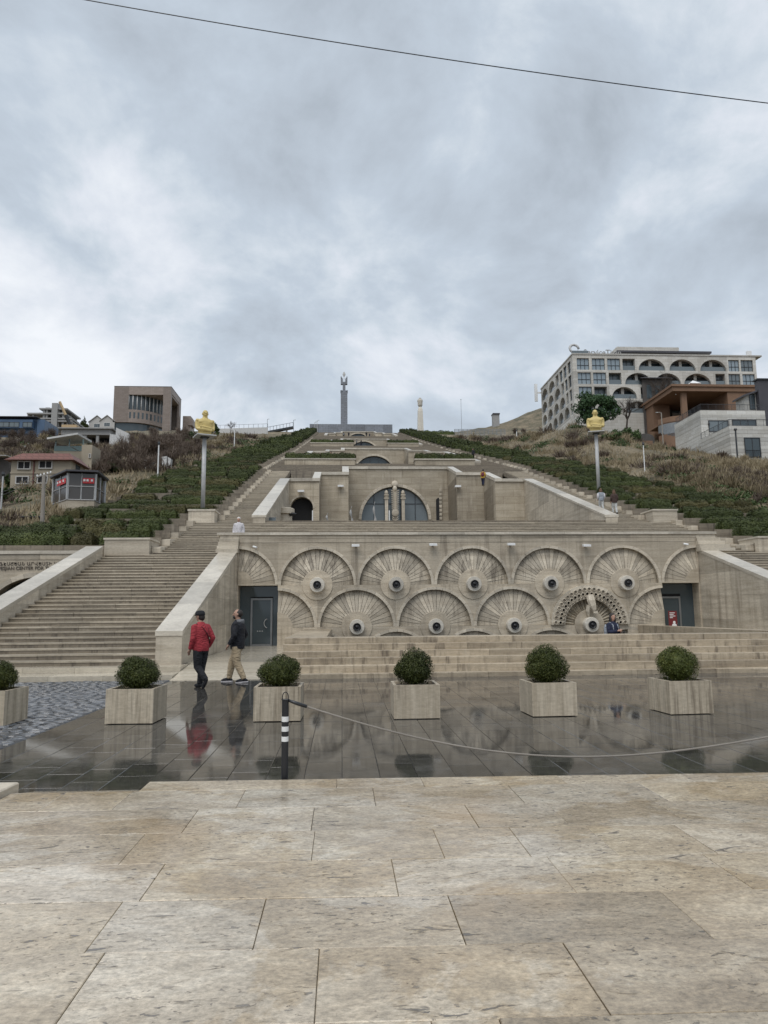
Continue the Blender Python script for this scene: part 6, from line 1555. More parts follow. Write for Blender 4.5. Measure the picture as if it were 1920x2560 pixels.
t = thing('crane_boom', 'slanting crane boom in front of the unfinished concrete building', 'crane', tuple(q)); mid = q.lerp(p, .42)
MB().tube([q, mid], .55, 4).build('lower_boom', M['darkmetal'], t); MB().tube([mid, p], .4, 4).build('upper_boom', M['crane'], t)
MB().box(q.x-2, q.x+2.5, q.y-1.5, q.y+1.5, q.z-3, q.z-.3).build('crane_cab', M['crane'], t)
# ---- cream gabled houses
def gable_house(a, b, eave, ridge, Y, lab, dep=9):
    t = thing('cream_house', lab, 'house', (X_((a+b)/2, Y), Y, G(Y))); xa, xb = X_(a, Y), X_(b, Y); ze, zr = Z_((a+b)/2, eave, Y), Z_((a+b)/2, ridge, Y)
    MB().prism([(xa+.4, G(Y)-4), (xb-.4, G(Y)-4), (xb-.4, ze), ((xa+xb)/2, zr-.25), (xa+.4, ze)], 'y', Y, Y+dep).build('wall', M['gable'], t); m = (xa+xb)/2
    for s_, xx in ((1, xa), (-1, xb)):
        MB().hexa([(xx, Y-.6, ze-.1), (m, Y-.6, zr-.1), (m, Y+dep+.4, zr-.1), (xx, Y+dep+.4, ze-.1), (xx, Y-.6, ze+.2), (m, Y-.6, zr+.2), (m, Y+dep+.4, zr+.2), (xx, Y+dep+.4, ze+.2)]).build('roof', M['gable'], t)
    win(t, m-1.6, m+1.6, Y, ze-3.0, ze-.9, M['glass'], M['white'], 3, 1, .12)
    return t
Yw_ = hit(250, 1074).y
gable_house(z2x(1195), z2x(1440), z2y(420), z2y(325), Yw_+5, 'cream gabled house left of the pinkish museum, further of two')
gable_house(z2x(1345), z2x(1570), z2y(405), z2y(322), Yw_, 'cream gabled house tucked against the pinkish museum')
gable_house(z2x(795), z2x(1015), z2y(480), z2y(442), Yw_-8, 'small cream gabled house below the unfinished concrete building')
# ---- long grey retaining building and white walls
Yr = hit(220, 1118).y
t = thing('concrete_garage', 'long grey concrete building with dark open bays below the cream houses', 'building', (X_(220, Yr), Yr, G(Yr)))
xa, xb = X_(z2x(825), Yr), X_(z2x(1515), Yr)
MB().box(xa, xb, Yr, Yr+8, Z_(200, z2y(590), Yr), Z_(200, z2y(515), Yr)).build('upper_wall', M['conc'], t)
MB().box(xa, xb, Yr+3, Yr+8, G(Yr)-2, Z_(200, z2y(591), Yr)).build('back_wall', M['void'], t)  # painted black in place of the shade inside the open bays
for u in (0, .2, .45, .7, .97): x = xa+(xb-xa)*u; MB().box(x, x+.5, Yr+.2, Yr+.7, G(Yr)-2, Z_(200, z2y(591), Yr)).build('pillar', M['conc'], t)
MB().box(xa-.5, xb+.5, Yr-.6, Yr+8.2, Z_(200, z2y(514), Yr), Z_(200, z2y(500), Yr)).build('roof_slab', M['conc'], t)
t = thing('white_wall', 'stepped white wall between the concrete garage and the museum', 'wall', (X_(300, Yr), Yr, G(Yr)))
MB().prism([(X_(276, Yr), G(Yr)-3), (X_(324, Yr), G(Yr)-3), (X_(324, Yr), Z_(320, 1087, Yr)), (X_(291, Yr), Z_(291, 1072, Yr)), (X_(290.5, Yr), Z_(291, 1090, Yr)), (X_(276, Yr), Z_(276, 1088, Yr))], 'y', Yr-1, Yr-.3).build('wall_face', M['palewall'], t)
t = thing('mauve_roof_house', 'low house with mauve metal roof among the brown thicket', 'house', (X_(265, Yr-6), Yr-6, G(Yr-6)))
xa, xb = X_(z2x(1270), Yr-6), X_(318, Yr-6); zz_ = Z_(265, 1121, Yr-6)
MB().box(xa+.5, xb-.5, Yr-6, Yr-1.5, G(Yr-6)-2, zz_).build('wall', M['gable'], t)
MB().hexa([(xa, Yr-6.6, zz_-.1), (xb, Yr-6.6, zz_+.2), (xb, Yr-1, zz_+1.6), (xa, Yr-1, zz_+1.2), (xa, Yr-6.6, zz_+.1), (xb, Yr-6.6, zz_+.4), (xb, Yr-1, zz_+1.8), (xa, Yr-1, zz_+1.4)]).build('roof', M['mauve'], t)
# ---- museum with great corner opening
Ym = hit(400, 1079).y
def z1x(px): return 240+px/5.53
def z1y(py): return 940+py/5.53
t = thing('museum_building', 'pinkish stone museum block with large opening, columns and curved lower floor', 'building', (X_(370, Ym), Ym, G(Ym)))
xa, xb = X_(z1x(243), Ym, 1010), X_(z1x(1035), Ym, 1010); zt = Z_(360, z1y(147), Ym); zl = Z_(360, z1y(640), Ym); zp = G(Ym)-2
xo0, xo1 = X_(z1x(448), Ym, 1010), X_(z1x(925), Ym, 1010); zo = Z_(360, z1y(258), Ym)
lo, hi = Ym, Ym+80
for _ in range(40):
    m_ = (lo+hi)/2
    if Z_(z1x(1170), z1y(330), m_) < zt: lo = m_
    else: hi = m_
Yme = min(lo, Ym+28)
MB().box(xa, xo0, Ym, Yme, zl, zt).build('wall', M['tuff'], t)
MB().box(xo0+.002, xo1-.002, Ym, Ym+2.2, zo, zt-.002).build('lintel', M['tuff'], t)
MB().box(xo0+.002, xb-.3, Ym+2.2, Yme, zo+.02, zt-.004).build('roof', M['tuff'], t)
MB().box(xo1, xb, Ym, Ym+2.4, zp, zt).build('corner_pillar', M['tuff'], t)
MB().box(xb-1.2, xb, Yme-5, Yme, zp, zt-.005).build('corner_pillar', M['tuff'], t)
MB().box(xb-1.1, xb-.02, Ym+2.41, Yme-5.01, zo+1.2, zt-.006).build('side_lintel', M['tuff'], t)
MB().box(xo0, xb-2, Yme-1, Yme-.2, zp, zo).build('back_wall', M['tuff'], t)
# curved lower volume: quarter ellipse from the front wall sweeping back
zc_ = Z_(360, z1y(462), Ym)
ex, ey = xo1-xo0-.6, Yme-Ym-3
cv = [(xo0+ex*math.sin(u), Ym+.05+ey*(1-math.cos(u))) for u in np.linspace(0, 1.45, 13)]
MB().prism(cv+[(xo0, cv[-1][1])], 'z', zl, zc_).build('curved_wall', M['tuff'], t)
MB().prism([(p[0]-.8, p[1]+1.2) for p in cv]+[(xo0, cv[-1][1]+1)], 'z', zc_+.01, zo-.01).build('glass_storey', M['glass'], t)
MB().prism([(xa+1, Ym+1.2)]+[(p[0]-1.2, p[1]+1.2) for p in cv]+[(xa+1, cv[-1][1]+1)], 'z', zp, zl-.01).build('glazed_ground_floor', M['glass'], t)
for i in range(1, 13):
    p = cv[i-1]; q = cv[i]; m_ = ((p[0]+q[0])/2, (p[1]+q[1])/2)
    if i % 1 == 0: MB().lathe([(.32, 0), (.32, zo-zc_)], (p[0]+.0, p[1]+.6, zc_+.005), 10).build('column', M['palewall'], t, True)
    d = Vector((q[0]-p[0], q[1]-p[1], 0)); n_ = Vector((d.y, -d.x, 0)).normalized()*.04; a, b = Vector((*p, 0)).lerp(Vector((*q, 0)), .28), Vector((*p, 0)).lerp(Vector((*q, 0)), .72)
    MB().prism([(a.x+n_.x, a.y+n_.y), (b.x+n_.x, b.y+n_.y), (b.x, b.y), (a.x, a.y)], 'z', zl+(zc_-zl)*.32, zl+(zc_-zl)*.80).build('window', M['glass'], t)
MB().box(xa-.1, xb+.1, Ym-.1, Yme+.1, zt, zt+.25).build('roof_edge', M['darkstone'], t)
MB().tube([(X_(z1x(448), Ym+4), Ym+4, zt), (X_(z1x(448), Ym+4), Ym+4, zt+1.5)], .05, 4).build('roof_mast', M['darkmetal'], t)
t = thing('brown_annex', 'low brown stone annex right of the museum', 'building', (X_(465, Yme), Yme+2, G(Yme)))
MB().box(X_(452, Yme), X_(472, Yme), Yme+2, Yme+14, zp, Z_(460, 1040, Yme+2)).build('wall', M['tuff'], t); MB().box(X_(466, Yme), X_(478, Yme), Yme+1, Yme+9, Z_(470, 1062, Yme), Z_(470, 1047, Yme)).build('balcony', M['tuff'], t)

# ================================================================== summit
MY = 330.
t = thing('monument_tower', 'tall grey stone monument tower with forked crown and gilded leaf on the summit', 'monument', (P(859, 1068, Y=MY).x, MY, G(MY)))
def c2x(px): return 600+px/2.592
def c2y(py): return 900+py/2.592
xa, xb = X_(c2x(653), MY), X_(c2x(697), MY); xm = (xa+xb)/2; hw = (xb-xa)/2
z_ = lambda py: Z_(860, c2y(py), MY)
MB().box(xa, xb, MY, MY+2*hw, G(MY)-6, z_(200)).build('shaft', M['tower'], t)
MB().box(xa-.15, xa+hw*.55, MY-.15, MY+2*hw, z_(204), z_(196)).box(xb-hw*.55, xb+.15, MY-.15, MY+2*hw, z_(204), z_(196)).build('shoulder', M['tower'], t)
MB().box(xm-hw*.42, xm+hw*.42, MY+hw*.5, MY+hw*1.5, z_(200)-.01, z_(150)).build('neck', M['tower'], t)
for s_ in (-1, 1):
    for (a, b, zlo, zhi) in ((.35, 1.0, 152, 118), (.72, 1.02, 118, 104), (.48, .72, 118, 112)):
        x0_, x1_ = sorted((xm+s_*hw*a, xm+s_*hw*b)); piece('crown_block', t, (x0_, x1_, MY+hw*.4, MY+hw*1.6, z_(zlo), z_(zhi)), M['tower'])
MB().hexa([(xm-hw*.42, MY+hw*.45, z_(152)), (xm+hw*.42, MY+hw*.45, z_(152)), (xm+hw*.42, MY+hw*1.55, z_(152)), (xm-hw*.42, MY+hw*1.55, z_(152)), (xm-hw*.9, MY+hw*.45, z_(138)), (xm+hw*.9, MY+hw*.45, z_(138)), (xm+hw*.9, MY+hw*1.55, z_(138)), (xm-hw*.9, MY+hw*1.55, z_(138))]).build('crown_base', M['tower'], t)
MB().rings([[(xm+r_*math.cos(a), MY+hw+.3*r_*math.sin(a), z) for a in np.linspace(0, 2*math.pi, 8, endpoint=False)] for r_, z in ((.08, z_(140)), (.12, z_(104)), (.75, z_(88)), (.5, z_(76)), (.05, z_(68)))]).build('gilded_leaf', M['palewall'], t)
t = thing('monument_wall', 'long low dark stone wall below the monument tower', 'wall', (P(878, 1068, Y=MY-2).x, MY-2, G(MY)))
xa2, xb2 = X_(c2x(450), MY-2), X_(c2x(990), MY-2)
n = 9
for i in range(n): w_ = (xb2-xa2)/n; piece('wall_section', t, (xa2+i*w_+.02, xa2+(i+1)*w_-.02, MY-2, MY-.5, G(MY)-6, Z_(870, c2y(416), MY-2)), M['tower'])
MB().box(xa2, xb2, MY-.5, MY+30, G(MY)-6, Z_(870, c2y(424), MY-2)).build('platform', M['tower'], t)
# obelisk on the right
OY = 235.
b0 = P(c2x(1170), c2y(482), Y=OY); zo_ = lambda py: Z_(c2x(1170), c2y(py), OY)
t = thing('carved_obelisk', 'slender pale carved stone obelisk right of the summit', 'obelisk', (b0.x, OY, G(OY)))
MB().rings([oval((b0.x, OY, z), w_, w_, 8, 6) for z, w_ in ((G(OY)-1, 1.15), (zo_(480), 1.1), (zo_(335), .88), (zo_(318), .72), (zo_(305), .42))]).build('shaft', M['hub'], t)
MB().lathe([(.42, 0), (.8, .6), (.85, 2.2), (.5, 2.8), (.4, 3.2)], (b0.x, OY, zo_(306)), 10).build('carved_capital', M['hub'], t)
MB().tube([(b0.x+.75*math.cos(a), OY, zo_(266)+.75*math.sin(a)) for a in np.linspace(2.4, 7.0, 12)], .2, 6).tube([(b0.x, OY, zo_(282)), (b0.x, OY, zo_(246))], [.3, .1], 6).build('finial', M['hub'], t)
t = thing('low_wall', 'low pale wall with hedge right of the obelisk', 'wall', (X_(1095, 225), 225, G(225)))
MB().box(X_(1046, 225), X_(1138, 225), 225, 226, G(225)-2, Z_(1095, c2y(484), 225)).build('wall_face', M['cap'], t)
o = inst('hedge', hfar[0], None, (X_(1093, 226.6), 226.8, Z_(1095, c2y(484), 225)-.3), (0, 0, 0), (X_(1138, 226)/4.5-X_(1050, 226)/4.5, 1.1, 2.2)); tag(o, 'dark hedge above the low wall right of the obelisk', 'hedge')
t = thing('footbridge', 'grey footbridge with railings on the right skyline', 'bridge', (X_(1190, 230), 230, G(230)))
xa, xb = X_(1138, 232), X_(1265, 232); z0 = Z_(1190, c2y(482), 232); z1 = Z_(1190, c2y(450), 232)
MB().box(xa, xb, 232, 234, z0-.4, z0).build('deck', M['conc'], t)
for i in range(13): x = xa+(xb-xa)*i/12; piece('rail_post', t, (x-.08, x+.08, 231.9, 232.05, z0, z1), M['frame'])
for zz_ in (z1, (z0+z1)/2, z0+(z1-z0)*.25, z0+(z1-z0)*.75): piece('rail', t, (xa, xb, 231.92, 232.02, zz_-.07, zz_+.07), M['frame'])
for u in (.1, .45, .8): x = xa+(xb-xa)*u; MB().box(x-.3, x+.3, 232.4, 233.6, G(232)-3, z0-.4).build('pier', M['conc'], t)
t = thing('footbridge', 'dark slanting footbridge on the left skyline', 'bridge', (X_(700, 262), 262, G(262)))
p, q = P(c2x(175), c2y(468), Y=262), P(c2x(345), c2y(436), Y=262)
MB().hexa([(p.x, 261, p.z-.5), (q.x, 261, q.z-.5), (q.x, 263, q.z-.5), (p.x, 263, p.z-.5), (p.x, 261, p.z+.2), (q.x, 261, q.z+.2), (q.x, 263, q.z+.2), (p.x, 263, p.z+.2)]).build('deck', M['darkmetal'], t)
for i in range(9): c = p.lerp(q, i/8); piece('rail_post', t, (c.x-.06, c.x+.06, 260.95, 261.05, c.z, c.z+1.6), M['darkmetal'])
MB().tube([p+Vector((0, -1, 1.6)), q+Vector((0, -1, 1.6))], .07, 4).build('rail', M['darkmetal'], t)
for u in (.25, .75): c = p.lerp(q, u); MB().box(c.x-.3, c.x+.3, 261.5, 262.5, G(262)-4, c.z-.4).build('pier', M['conc'], t)
t = thing('ridge_wall', 'long pale retaining wall on the left skyline', 'wall', (X_(590, 240), 240, G(240)))
MB().prism([(X_(534, 240), Z_(534, 1082, 240)-2), (X_(668, 240), Z_(668, 1082, 240)-2), (X_(668, 240), Z_(660, 1068, 240)), (X_(534, 240), Z_(534, 1072, 240))], 'y', 240, 241).build('wall_face', M['palewall'], t)
MB().tube([(X_(u, 240), 240.2, Z_(u, 1061+(600-u)*.03, 240)) for u in (534, 600, 668)], .05, 4).build('rail', M['frame'], t)
for i in range(12): u = 536+i*12; piece('rail_post', t, (X_(u, 240)-.05, X_(u, 240)+.05, 240.15, 240.25, Z_(u, 1071, 240), Z_(u, 1061+(600-u)*.03, 240)), M['frame'])
t = thing('hilltop_hut', 'small grey hut on the bare hilltop left of the arcade building', 'hut', (X_(1243, 320), 320, 80))
MB().box(X_(1236, 320), X_(1252, 320), 320, 323, Z_(1243, 1056, 320)-4, Z_(1243, 1036, 320)).build('wall', M['conc'], t); MB().box(X_(1235, 320), X_(1253, 320), 319.6, 323.4, Z_(1243, 1036, 320)+.01, Z_(1243, 1033, 320)).build('roof', M['darkroof'], t)

# ================================================================== poles
def pole(px, ytop, ybot, lab, name='lamp_post', r_=.06, mat='white', Y=None, arm=0, cat='pole', off=0.):
    Y = Y or hit(px, ybot, off).y; b = P(px, ybot, Y=Y); tp = P(px, ytop, Y=Y); t = thing(name, lab, cat, (b.x, Y, b.z-.3))
    MB().tube([(b.x, Y, b.z-1.0), (b.x, Y, tp.z)], [r_, r_*.8], 8).build('pole_shaft', M[mat], t)
    if arm:
        MB().tube([(b.x, Y, tp.z-.3), (b.x+arm*.25, Y, tp.z+.05), (b.x+arm, Y, tp.z+.08)], r_*.6, 6).build('lamp_arm', M[mat], t); MB().box(b.x+arm-.25, b.x+arm+.2, Y-.12, Y+.12, tp.z, tp.z+.1).build('lamp_head', M['metal'], t)
    else: MB().lathe([(r_*1.5, 0), (r_*1.9, .12), (r_*1.2, .3)], (b.x, Y, tp.z), 8).build('lamp_head' if cat == 'lamp' else 'pole_cap', M['darkmetal'], t)
pole(394, 1112, 1200, 'thin white lamp post left of the left golden bust', cat='lamp', r_=.07)
pole(585.6, 1076, 1122, 'thin lamp post at the top of the left garden', cat='lamp', r_=.1, arm=-.6)
pole(1613, 1113, 1194, 'thin white lamp post at the edge of the right garden', cat='lamp', r_=.06)
pole(1293, 1078, 1121, 'thin white pole at the top of the right garden', r_=.09)
pole(1659, 1032, 1124, 'brown street lamp in front of the brown building', 'street_lamp', .13, 'wood', arm=-.9, cat='lamp')
pole(1847, 1076, 1186, 'black pole in front of the white stone house', r_=.13, mat='darkmetal', Y=WB-4)
pole(1154.5, 1000, 1094, 'tall thin mast beside the footbridge on the right', 'mast', .06, 'frame', Y=215)
pole(3, 1190, 1262, 'grey pole at the left edge', r_=.07, mat='metal', Y=52)
for px, yt in ((668, 1048), (734, 1050)): pole(px, yt, 1080, 'skyline lamp post %s of the dark footbridge' % ('left' if px < 700 else 'right'), cat='lamp', r_=.09, mat='frame', Y=250, arm=.5)
for i, px in enumerate((786, 790, 793.5)): pole(px, (1056, 1053, 1051)[i], 1078, ('first', 'second', 'third')[i]+' thin lamp post before the left end of the monument wall', cat='lamp', r_=.07, mat='palewall', Y=258, arm=.5)
# wooden utility pole with wires
Yu = hit(108, 1306).y; b = P(106, 1306, Y=Yu); tp = P(110, 1188, Y=Yu)
t = thing('utility_pole', 'weathered wooden utility pole with insulators beside the pavilion', 'pole', tuple(b))
MB().tube([(b.x, Yu, b.z-.5), (tp.x, Yu, tp.z)], [.14, .10], 8).build('pole_shaft', M['wood'], t)
MB().tube([(tp.x-.45, Yu, tp.z-.15), (tp.x+.4, Yu, tp.z+.1)], .04, 5).build('cross_arm', M['wood'], t)
for u in (-.4, -.2, 0., .2, .38): MB().lathe([(.04, 0), (.05, .08), (.03, .12)], (tp.x+u, Yu, tp.z+.02+u*.29), 6).build('insulator', M['white'], t)
for u, py in ((-.4, 1232), (.0, 1240)):
    q = P(-120, py+18, Y=Yu-3); w_ = MB().tube([Vector((tp.x+u, Yu, tp.z+.1)).lerp(q, s_)-Vector((0, 0, .5*math.sin(math.pi*s_))) for s_ in np.linspace(0, 1, 9)], .012, 4)
    o = w_.build('power_line', M['darkmetal']); tag(o, 'black power line running left from the wooden utility pole, %s' % ('upper' if u < 0 else 'lower'), 'wire')
t = thing('dark_shed', 'dark flat-roofed shed at the foot of the utility pole', 'shed', (X_(80, Yu+2), Yu+2, G(Yu+2)))
MB().box(X_(55, Yu+2, 1300), X_(112, Yu+2, 1300), Yu+2, Yu+5, G(Yu)-1, Z_(80, 1294, Yu+2)).build('wall', M['darkstone'], t); MB().box(X_(53, Yu+2, 1300), X_(113, Yu+2, 1300), Yu+1.8, Yu+5.2, Z_(80, 1294, Yu+2)+.002, Z_(80, 1291, Yu+2)).build('roof', M['darkroof'], t)
# pale concrete stumps
for px0, px1, yt, yb, lab in ((360, 383, 1148, 1176, 'left'), (404, 426, 1140, 1172, 'right')):
    Y = hit((px0+px1)/2, yb).y; xa, xb = X_(px0, Y), X_(px1, Y); z0, z1 = Z_(370, yb, Y)-.5, Z_(370, yt, Y)
    t = thing('concrete_stump', 'pale broken concrete block in the dry grass, %s one of two' % lab, 'block', ((xa+xb)/2, Y, z0))
    m_ = xa+(xb-xa)*.55
    MB().hexa([(xa+.15, Y, z0), (m_, Y, z0), (m_, Y+1, z0), (xa+.15, Y+1, z0), (xa, Y, z1-.1), (m_+.02, Y, z1), (m_, Y+1, z1), (xa, Y+1, z1)]).build('slab', M['palewall'], t)
    MB().hexa([(m_+.08, Y+.2, z0), (xb-.1, Y+.2, z0), (xb-.1, Y+1, z0), (m_+.08, Y+1, z0), (m_+.1, Y+.2, z1-.05), (xb, Y+.2, z1-.25), (xb, Y+1, z1-.2), (m_+.1, Y+1, z1)]).build('slab', M['palewall'], t)

# ================================================================== trees, thicket, scrub
def tree(name, lab, px, pyb, pyt, wpx, mat, Y=None, dens=26, size=.16, n=26, flat=.8, group=None):
    Y = Y or hit(px, pyb).y; b = P(px, pyb, Y=Y); H = Z_(px, pyt, Y)-b.z; rx = wpx/FPX*Y/2
    t = thing(name, lab, 'tree', tuple(b), group)
    blobs = []
    for i in range(n):
        d = rng.normal(0, 1, 3); d /= np.linalg.norm(d)
        r_ = rng.uniform(.45, .8)
        blobs.append((d[0]*rx*r_*1.05, d[1]*rx*r_*.9, H*.52+d[2]*H*.48*r_, rx*rng.uniform(.14, .3), rx*rng.uniform(.14, .3), H*rng.uniform(.06, .13)))
    inst('crown', blob_mesh('crown', blobs, dens, size, mat, .5), t, tuple(b))
    m = MB(); m.tube([(b.x, Y, b.z-.6), (b.x+.1, Y, b.z+H*.25), (b.x-.1, Y, b.z+H*.5)], [H*.035, H*.028, H*.018], 8); m.build('trunk', M['bark'], t)
    m = MB()
    for i in range(9):
        a = i*2.4; m.tube([(b.x, Y, b.z+H*(.2+.03*i)), (b.x+rx*.35*math.cos(a), Y+rx*.35*math.sin(a), b.z+H*(.42+.03*i)), (b.x+rx*.7*math.cos(a), Y+rx*.7*math.sin(a), b.z+H*(.5+.04*i))], [H*.014, H*.009, H*.003], 5)
    m.build('limbs', M['bark'], t)
    return t
def bare_tree(lab, px, pyb, pyt, wpx, Y=None, mat='bark', n=9, seed=1):
    rr_ = random.Random(seed); Y = Y or hit(px, pyb).y; b = P(px, pyb, Y=Y); H = Z_(px, pyt, Y)-b.z; rx = wpx/FPX*Y/2
    t = thing('bare_tree', lab, 'tree', tuple(b)); m = MB(); m.tube([(b.x, Y, b.z-.5), (b.x+.05*H, Y, b.z+H*.3)], [H*.03, H*.022], 6); m.build('trunk', M[mat], t); m = MB()
    def br(p, d, L, r_, k):
        q = p+d*L; mid = p+d*L*.5+Vector((rr_.gauss(0, 1), rr_.gauss(0, 1), rr_.gauss(0, 1)))*L*.07
        m.tube([p, mid, q], [r_, r_*.8, r_*.55], 4, cap=False)
        if k:
            for _ in range(3):
                dd = (d+Vector((rr_.gauss(0, .55), rr_.gauss(0, .55), rr_.gauss(.12, .4)))).normalized(); br(p+d*L*rr_.uniform(.55, 1), dd, L*rr_.uniform(.55, .8), r_*.55, k-1)
    for i in range(n):
        a = i*2.4; br(Vector((b.x+.04*H, Y, b.z+H*rr_.uniform(.15, .32))), Vector((math.cos(a)*rx/H*1.3, math.sin(a)*rx/H*1.3, 1)).normalized(), H*.3, H*.014, 4)
    m.build('crown', M[mat], t); return t
def shrub(lab, px, pyb, pyt, wpx, mat, Y=None, n=10, dens=30, size=.12, group=None, cat='shrub'):
    Y = Y or hit(px, pyb).y; b = P(px, pyb, Y=Y); b.z = terrain_z(b.x, Y)-.05 if px > 1300 else min(b.z, terrain_z(b.x, Y)+.1); H = max(1.2, Z_(px, pyt, Y)-b.z); rx = wpx/FPX*Y/2; t = thing('shrub', lab, cat, tuple(b), group)
    bl = [(rng.uniform(-.7, .7)*rx, rng.uniform(-.5, .5)*rx, H*rng.uniform(.2, .68), rx*rng.uniform(.25, .42), rx*rng.uniform(.25, .42), H*rng.uniform(.18, .32)) for _ in range(n)]
    inst('foliage', blob_mesh('foliage', bl, dens, size, mat, .35), t, tuple(b))
    m = MB()
    for i in range(7): a = i*.9; m.tube([(b.x, Y, b.z-.2), (b.x+rx*.3*math.cos(a), Y+rx*.3*math.sin(a), b.z+H*.3), (b.x+rx*.6*math.cos(a), Y+rx*.5*math.sin(a), b.z+H*.6)], [.05, .035, .015], 4)
    m.build('stems', M['bark'], t); return t
tree('leafy_tree', 'rounded dark green tree before the arcade building', 1490, 1075, 974, 128, M['tree'], Y=125, dens=13, size=.2, n=70)
bare_tree('bare grey tree right of the green tree before the arcade building', 1566, 1066, 985, 62, Y=126, seed=4)
bare_tree('bare brown tree rising above the dark stone building', 1655, 1010, 925, 95, Y=BY+12, seed=9, mat='bark')
shrub('bright green bush below the dark stone building', 1560, 1125, 1068, 80, M['bush'], n=16, dens=22, size=.2)
shrub('green bush right of the right golden bust', 1530, 1140, 1085, 60, M['bush'], n=12, dens=22, size=.2)
shrub('green bush beside the curved rusty shed', 1590, 1105, 1072, 50, M['bush'], n=10, dens=20, size=.2, Y=122)
Y = 127; c = P(1615, 1098, Y=Y); t = thing('rusty_shed', 'dark rusty shed with rounded roof left of the brown building', 'shed', (c.x, Y, c.z-2))
MB().prism([(c.x-1.6, c.z-3.5), (c.x+1.6, c.z-3.5), (c.x+1.6, c.z+.2)]+[(c.x+1.6*math.cos(a), c.z+.2+.9*math.sin(a)) for a in np.linspace(.2, math.pi-.2, 7)]+[(c.x-1.6, c.z+.2)], 'y', Y, Y+3).build('shell', M['darkstone'], t)
MB().box(c.x-1.2, c.x+1.2, Y-.08, Y-.01, c.z-1.1, c.z-.3).build('hatch', M['brownwall'], t)
# conifer on the left skyline
Y = hit(205, 1072).y; b = P(209, 1070, Y=Y); H = Z_(209, 1040, Y)-b.z
t = thing('conifer', 'dark conifer on the left skyline beside the cream houses', 'tree', tuple(b))
bl = []
for i in range(9):
    u = i/8; r_ = H*.42*(1-u*.95)
    for k_ in range(max(1, int(7*(1-u)))):
        a = k_*2.4+i; bl.append((r_*.6*math.cos(a), r_*.6*math.sin(a), H*(.1+.85*u), r_*.45+.1, r_*.45+.1, H*.06))
inst('crown', blob_mesh('crown', bl, 14, .22, M['hedge'], .3), t, tuple(b)); MB().tube([(b.x, Y, b.z-1), (b.x, Y, b.z+H*.9)], [.3, .05], 6).build('trunk', M['bark'], t)
bare_tree('small bare tree on the left skyline behind the golden bust', 576, 1078, 1050, 34, Y=225, seed=12)
shrub('small round green tree right of the left golden bust', 537, 1074, 1051, 26, M['bush'], Y=210, n=8, dens=6, size=.4, cat='tree')
# brown thicket below the museum (reads as one mass)
def thicket(name, lab, spots, mat, dens, size, twig=True):
    V, Q, n0 = [], [], 0
    for (px, pyb, pyt, wpx) in spots:
        b = hit(px, pyb); zt_ = Z_(px, pyt, b.y); H = zt_-b.z; rx = wpx/FPX*b.y/2
        bl = [(rng.uniform(-.8, .8)*rx, rng.uniform(-.6, .6)*rx, H*rng.uniform(.15, .72), rx*rng.uniform(.22, .4), rx*rng.uniform(.22, .4), H*rng.uniform(.16, .3)) for _ in range(12)]
        C, N = [], []
        for (x, y, z, a, bb_, c) in bl:
            n = max(10, int(dens*4*(a*bb_+bb_*c+a*c))); d = rng.normal(0, 1, (n, 3)); d /= np.linalg.norm(d, axis=1)[:, None]
            C.append(np.array([b.x+x, b.y+y, b.z+z])+d*np.array([a, bb_, c])*rng.uniform(.2, 1.1, (n, 1))); N.append(d)
        C = np.concatenate(C); n = len(C)
        if twig:       # thin upright twigs instead of leaves
            D = rng.normal(0, .45, (n, 3))+np.array([0, 0, .8]); D /= np.linalg.norm(D, axis=1)[:, None]; A = np.cross(D, rng.normal(0, 1, (n, 3))); A /= np.linalg.norm(A, axis=1)[:, None]
            L = size*rng.uniform(2.5, 5.5, (n, 1)); w_ = size*rng.uniform(.10, .22, (n, 1))
            v = np.stack([C-A*w_, C+A*w_, C+D*L+A*w_*.3, C+D*L-A*w_*.3], 1).reshape(-1, 3)
        else: v, _ = leaf_quads(C, np.concatenate(N), size)
        V.append(v); Q.append(np.arange(4*n).reshape(-1, 4)+n0); n0 += 4*n
    o = bpy.data.objects.new(name, fastmesh(name, np.concatenate(V), np.concatenate(Q), mat)); COL.objects.link(o); tag(o, lab, None, None, 'stuff'); return o
thicket('brown_thicket', 'bare brown thicket below the museum', [(250, 1165, 1120, 60), (285, 1160, 1105, 70), (330, 1155, 1092, 80), (370, 1150, 1082, 80), (410, 1150, 1075, 80), (445, 1145, 1072, 70), (475, 1130, 1075, 50), (300, 1180, 1135, 80), (360, 1180, 1130, 90), (430, 1170, 1115, 80), (250, 1185, 1150, 50), (480, 1150, 1105, 50), (400, 1110, 1068, 60), (460, 1105, 1068, 50), (345, 1120, 1080, 60)], M['brown'], 30, .15)
thicket('green_undergrowth', 'green undergrowth at the foot of the thicket', [(280, 1180, 1155, 60), (470, 1100, 1072, 40), (20, 1175, 1140, 50), (30, 1220, 1180, 36), (10, 1245, 1215, 40), (335, 1095, 1080, 30)], M['bush'], 14, .22, False)
thicket('rough_scrub', 'dark scrub on the rocky slope on the far left', [(x, y, y-26, 60) for x, y in ((20, 1125), (60, 1118), (100, 1125), (140, 1130), (20, 1150), (120, 1100), (60, 1100), (180, 1185), (10, 1100))], M['brown'], 26, .16)
sp = []
for _ in range(46):
    px = rng.uniform(1560, 1915); py = rng.uniform(1150, 1260)
    if py < 1195+(px-1640)*.25 and py > 1160-(1915-px)*.05: sp.append((px, py, py-rng.uniform(12, 26), rng.uniform(30, 60)))
for _ in range(34):
    px = rng.uniform(1290, 1600); py = rng.uniform(1075, 1185)
    if py < 1118+(px-1280)*.24: sp.append((px, py, py-rng.uniform(8, 20), rng.uniform(25, 50)))
thicket('dry_scrub', 'brown dry scrub on the right hillside', sp[::2], M['brown'], 26, .14)
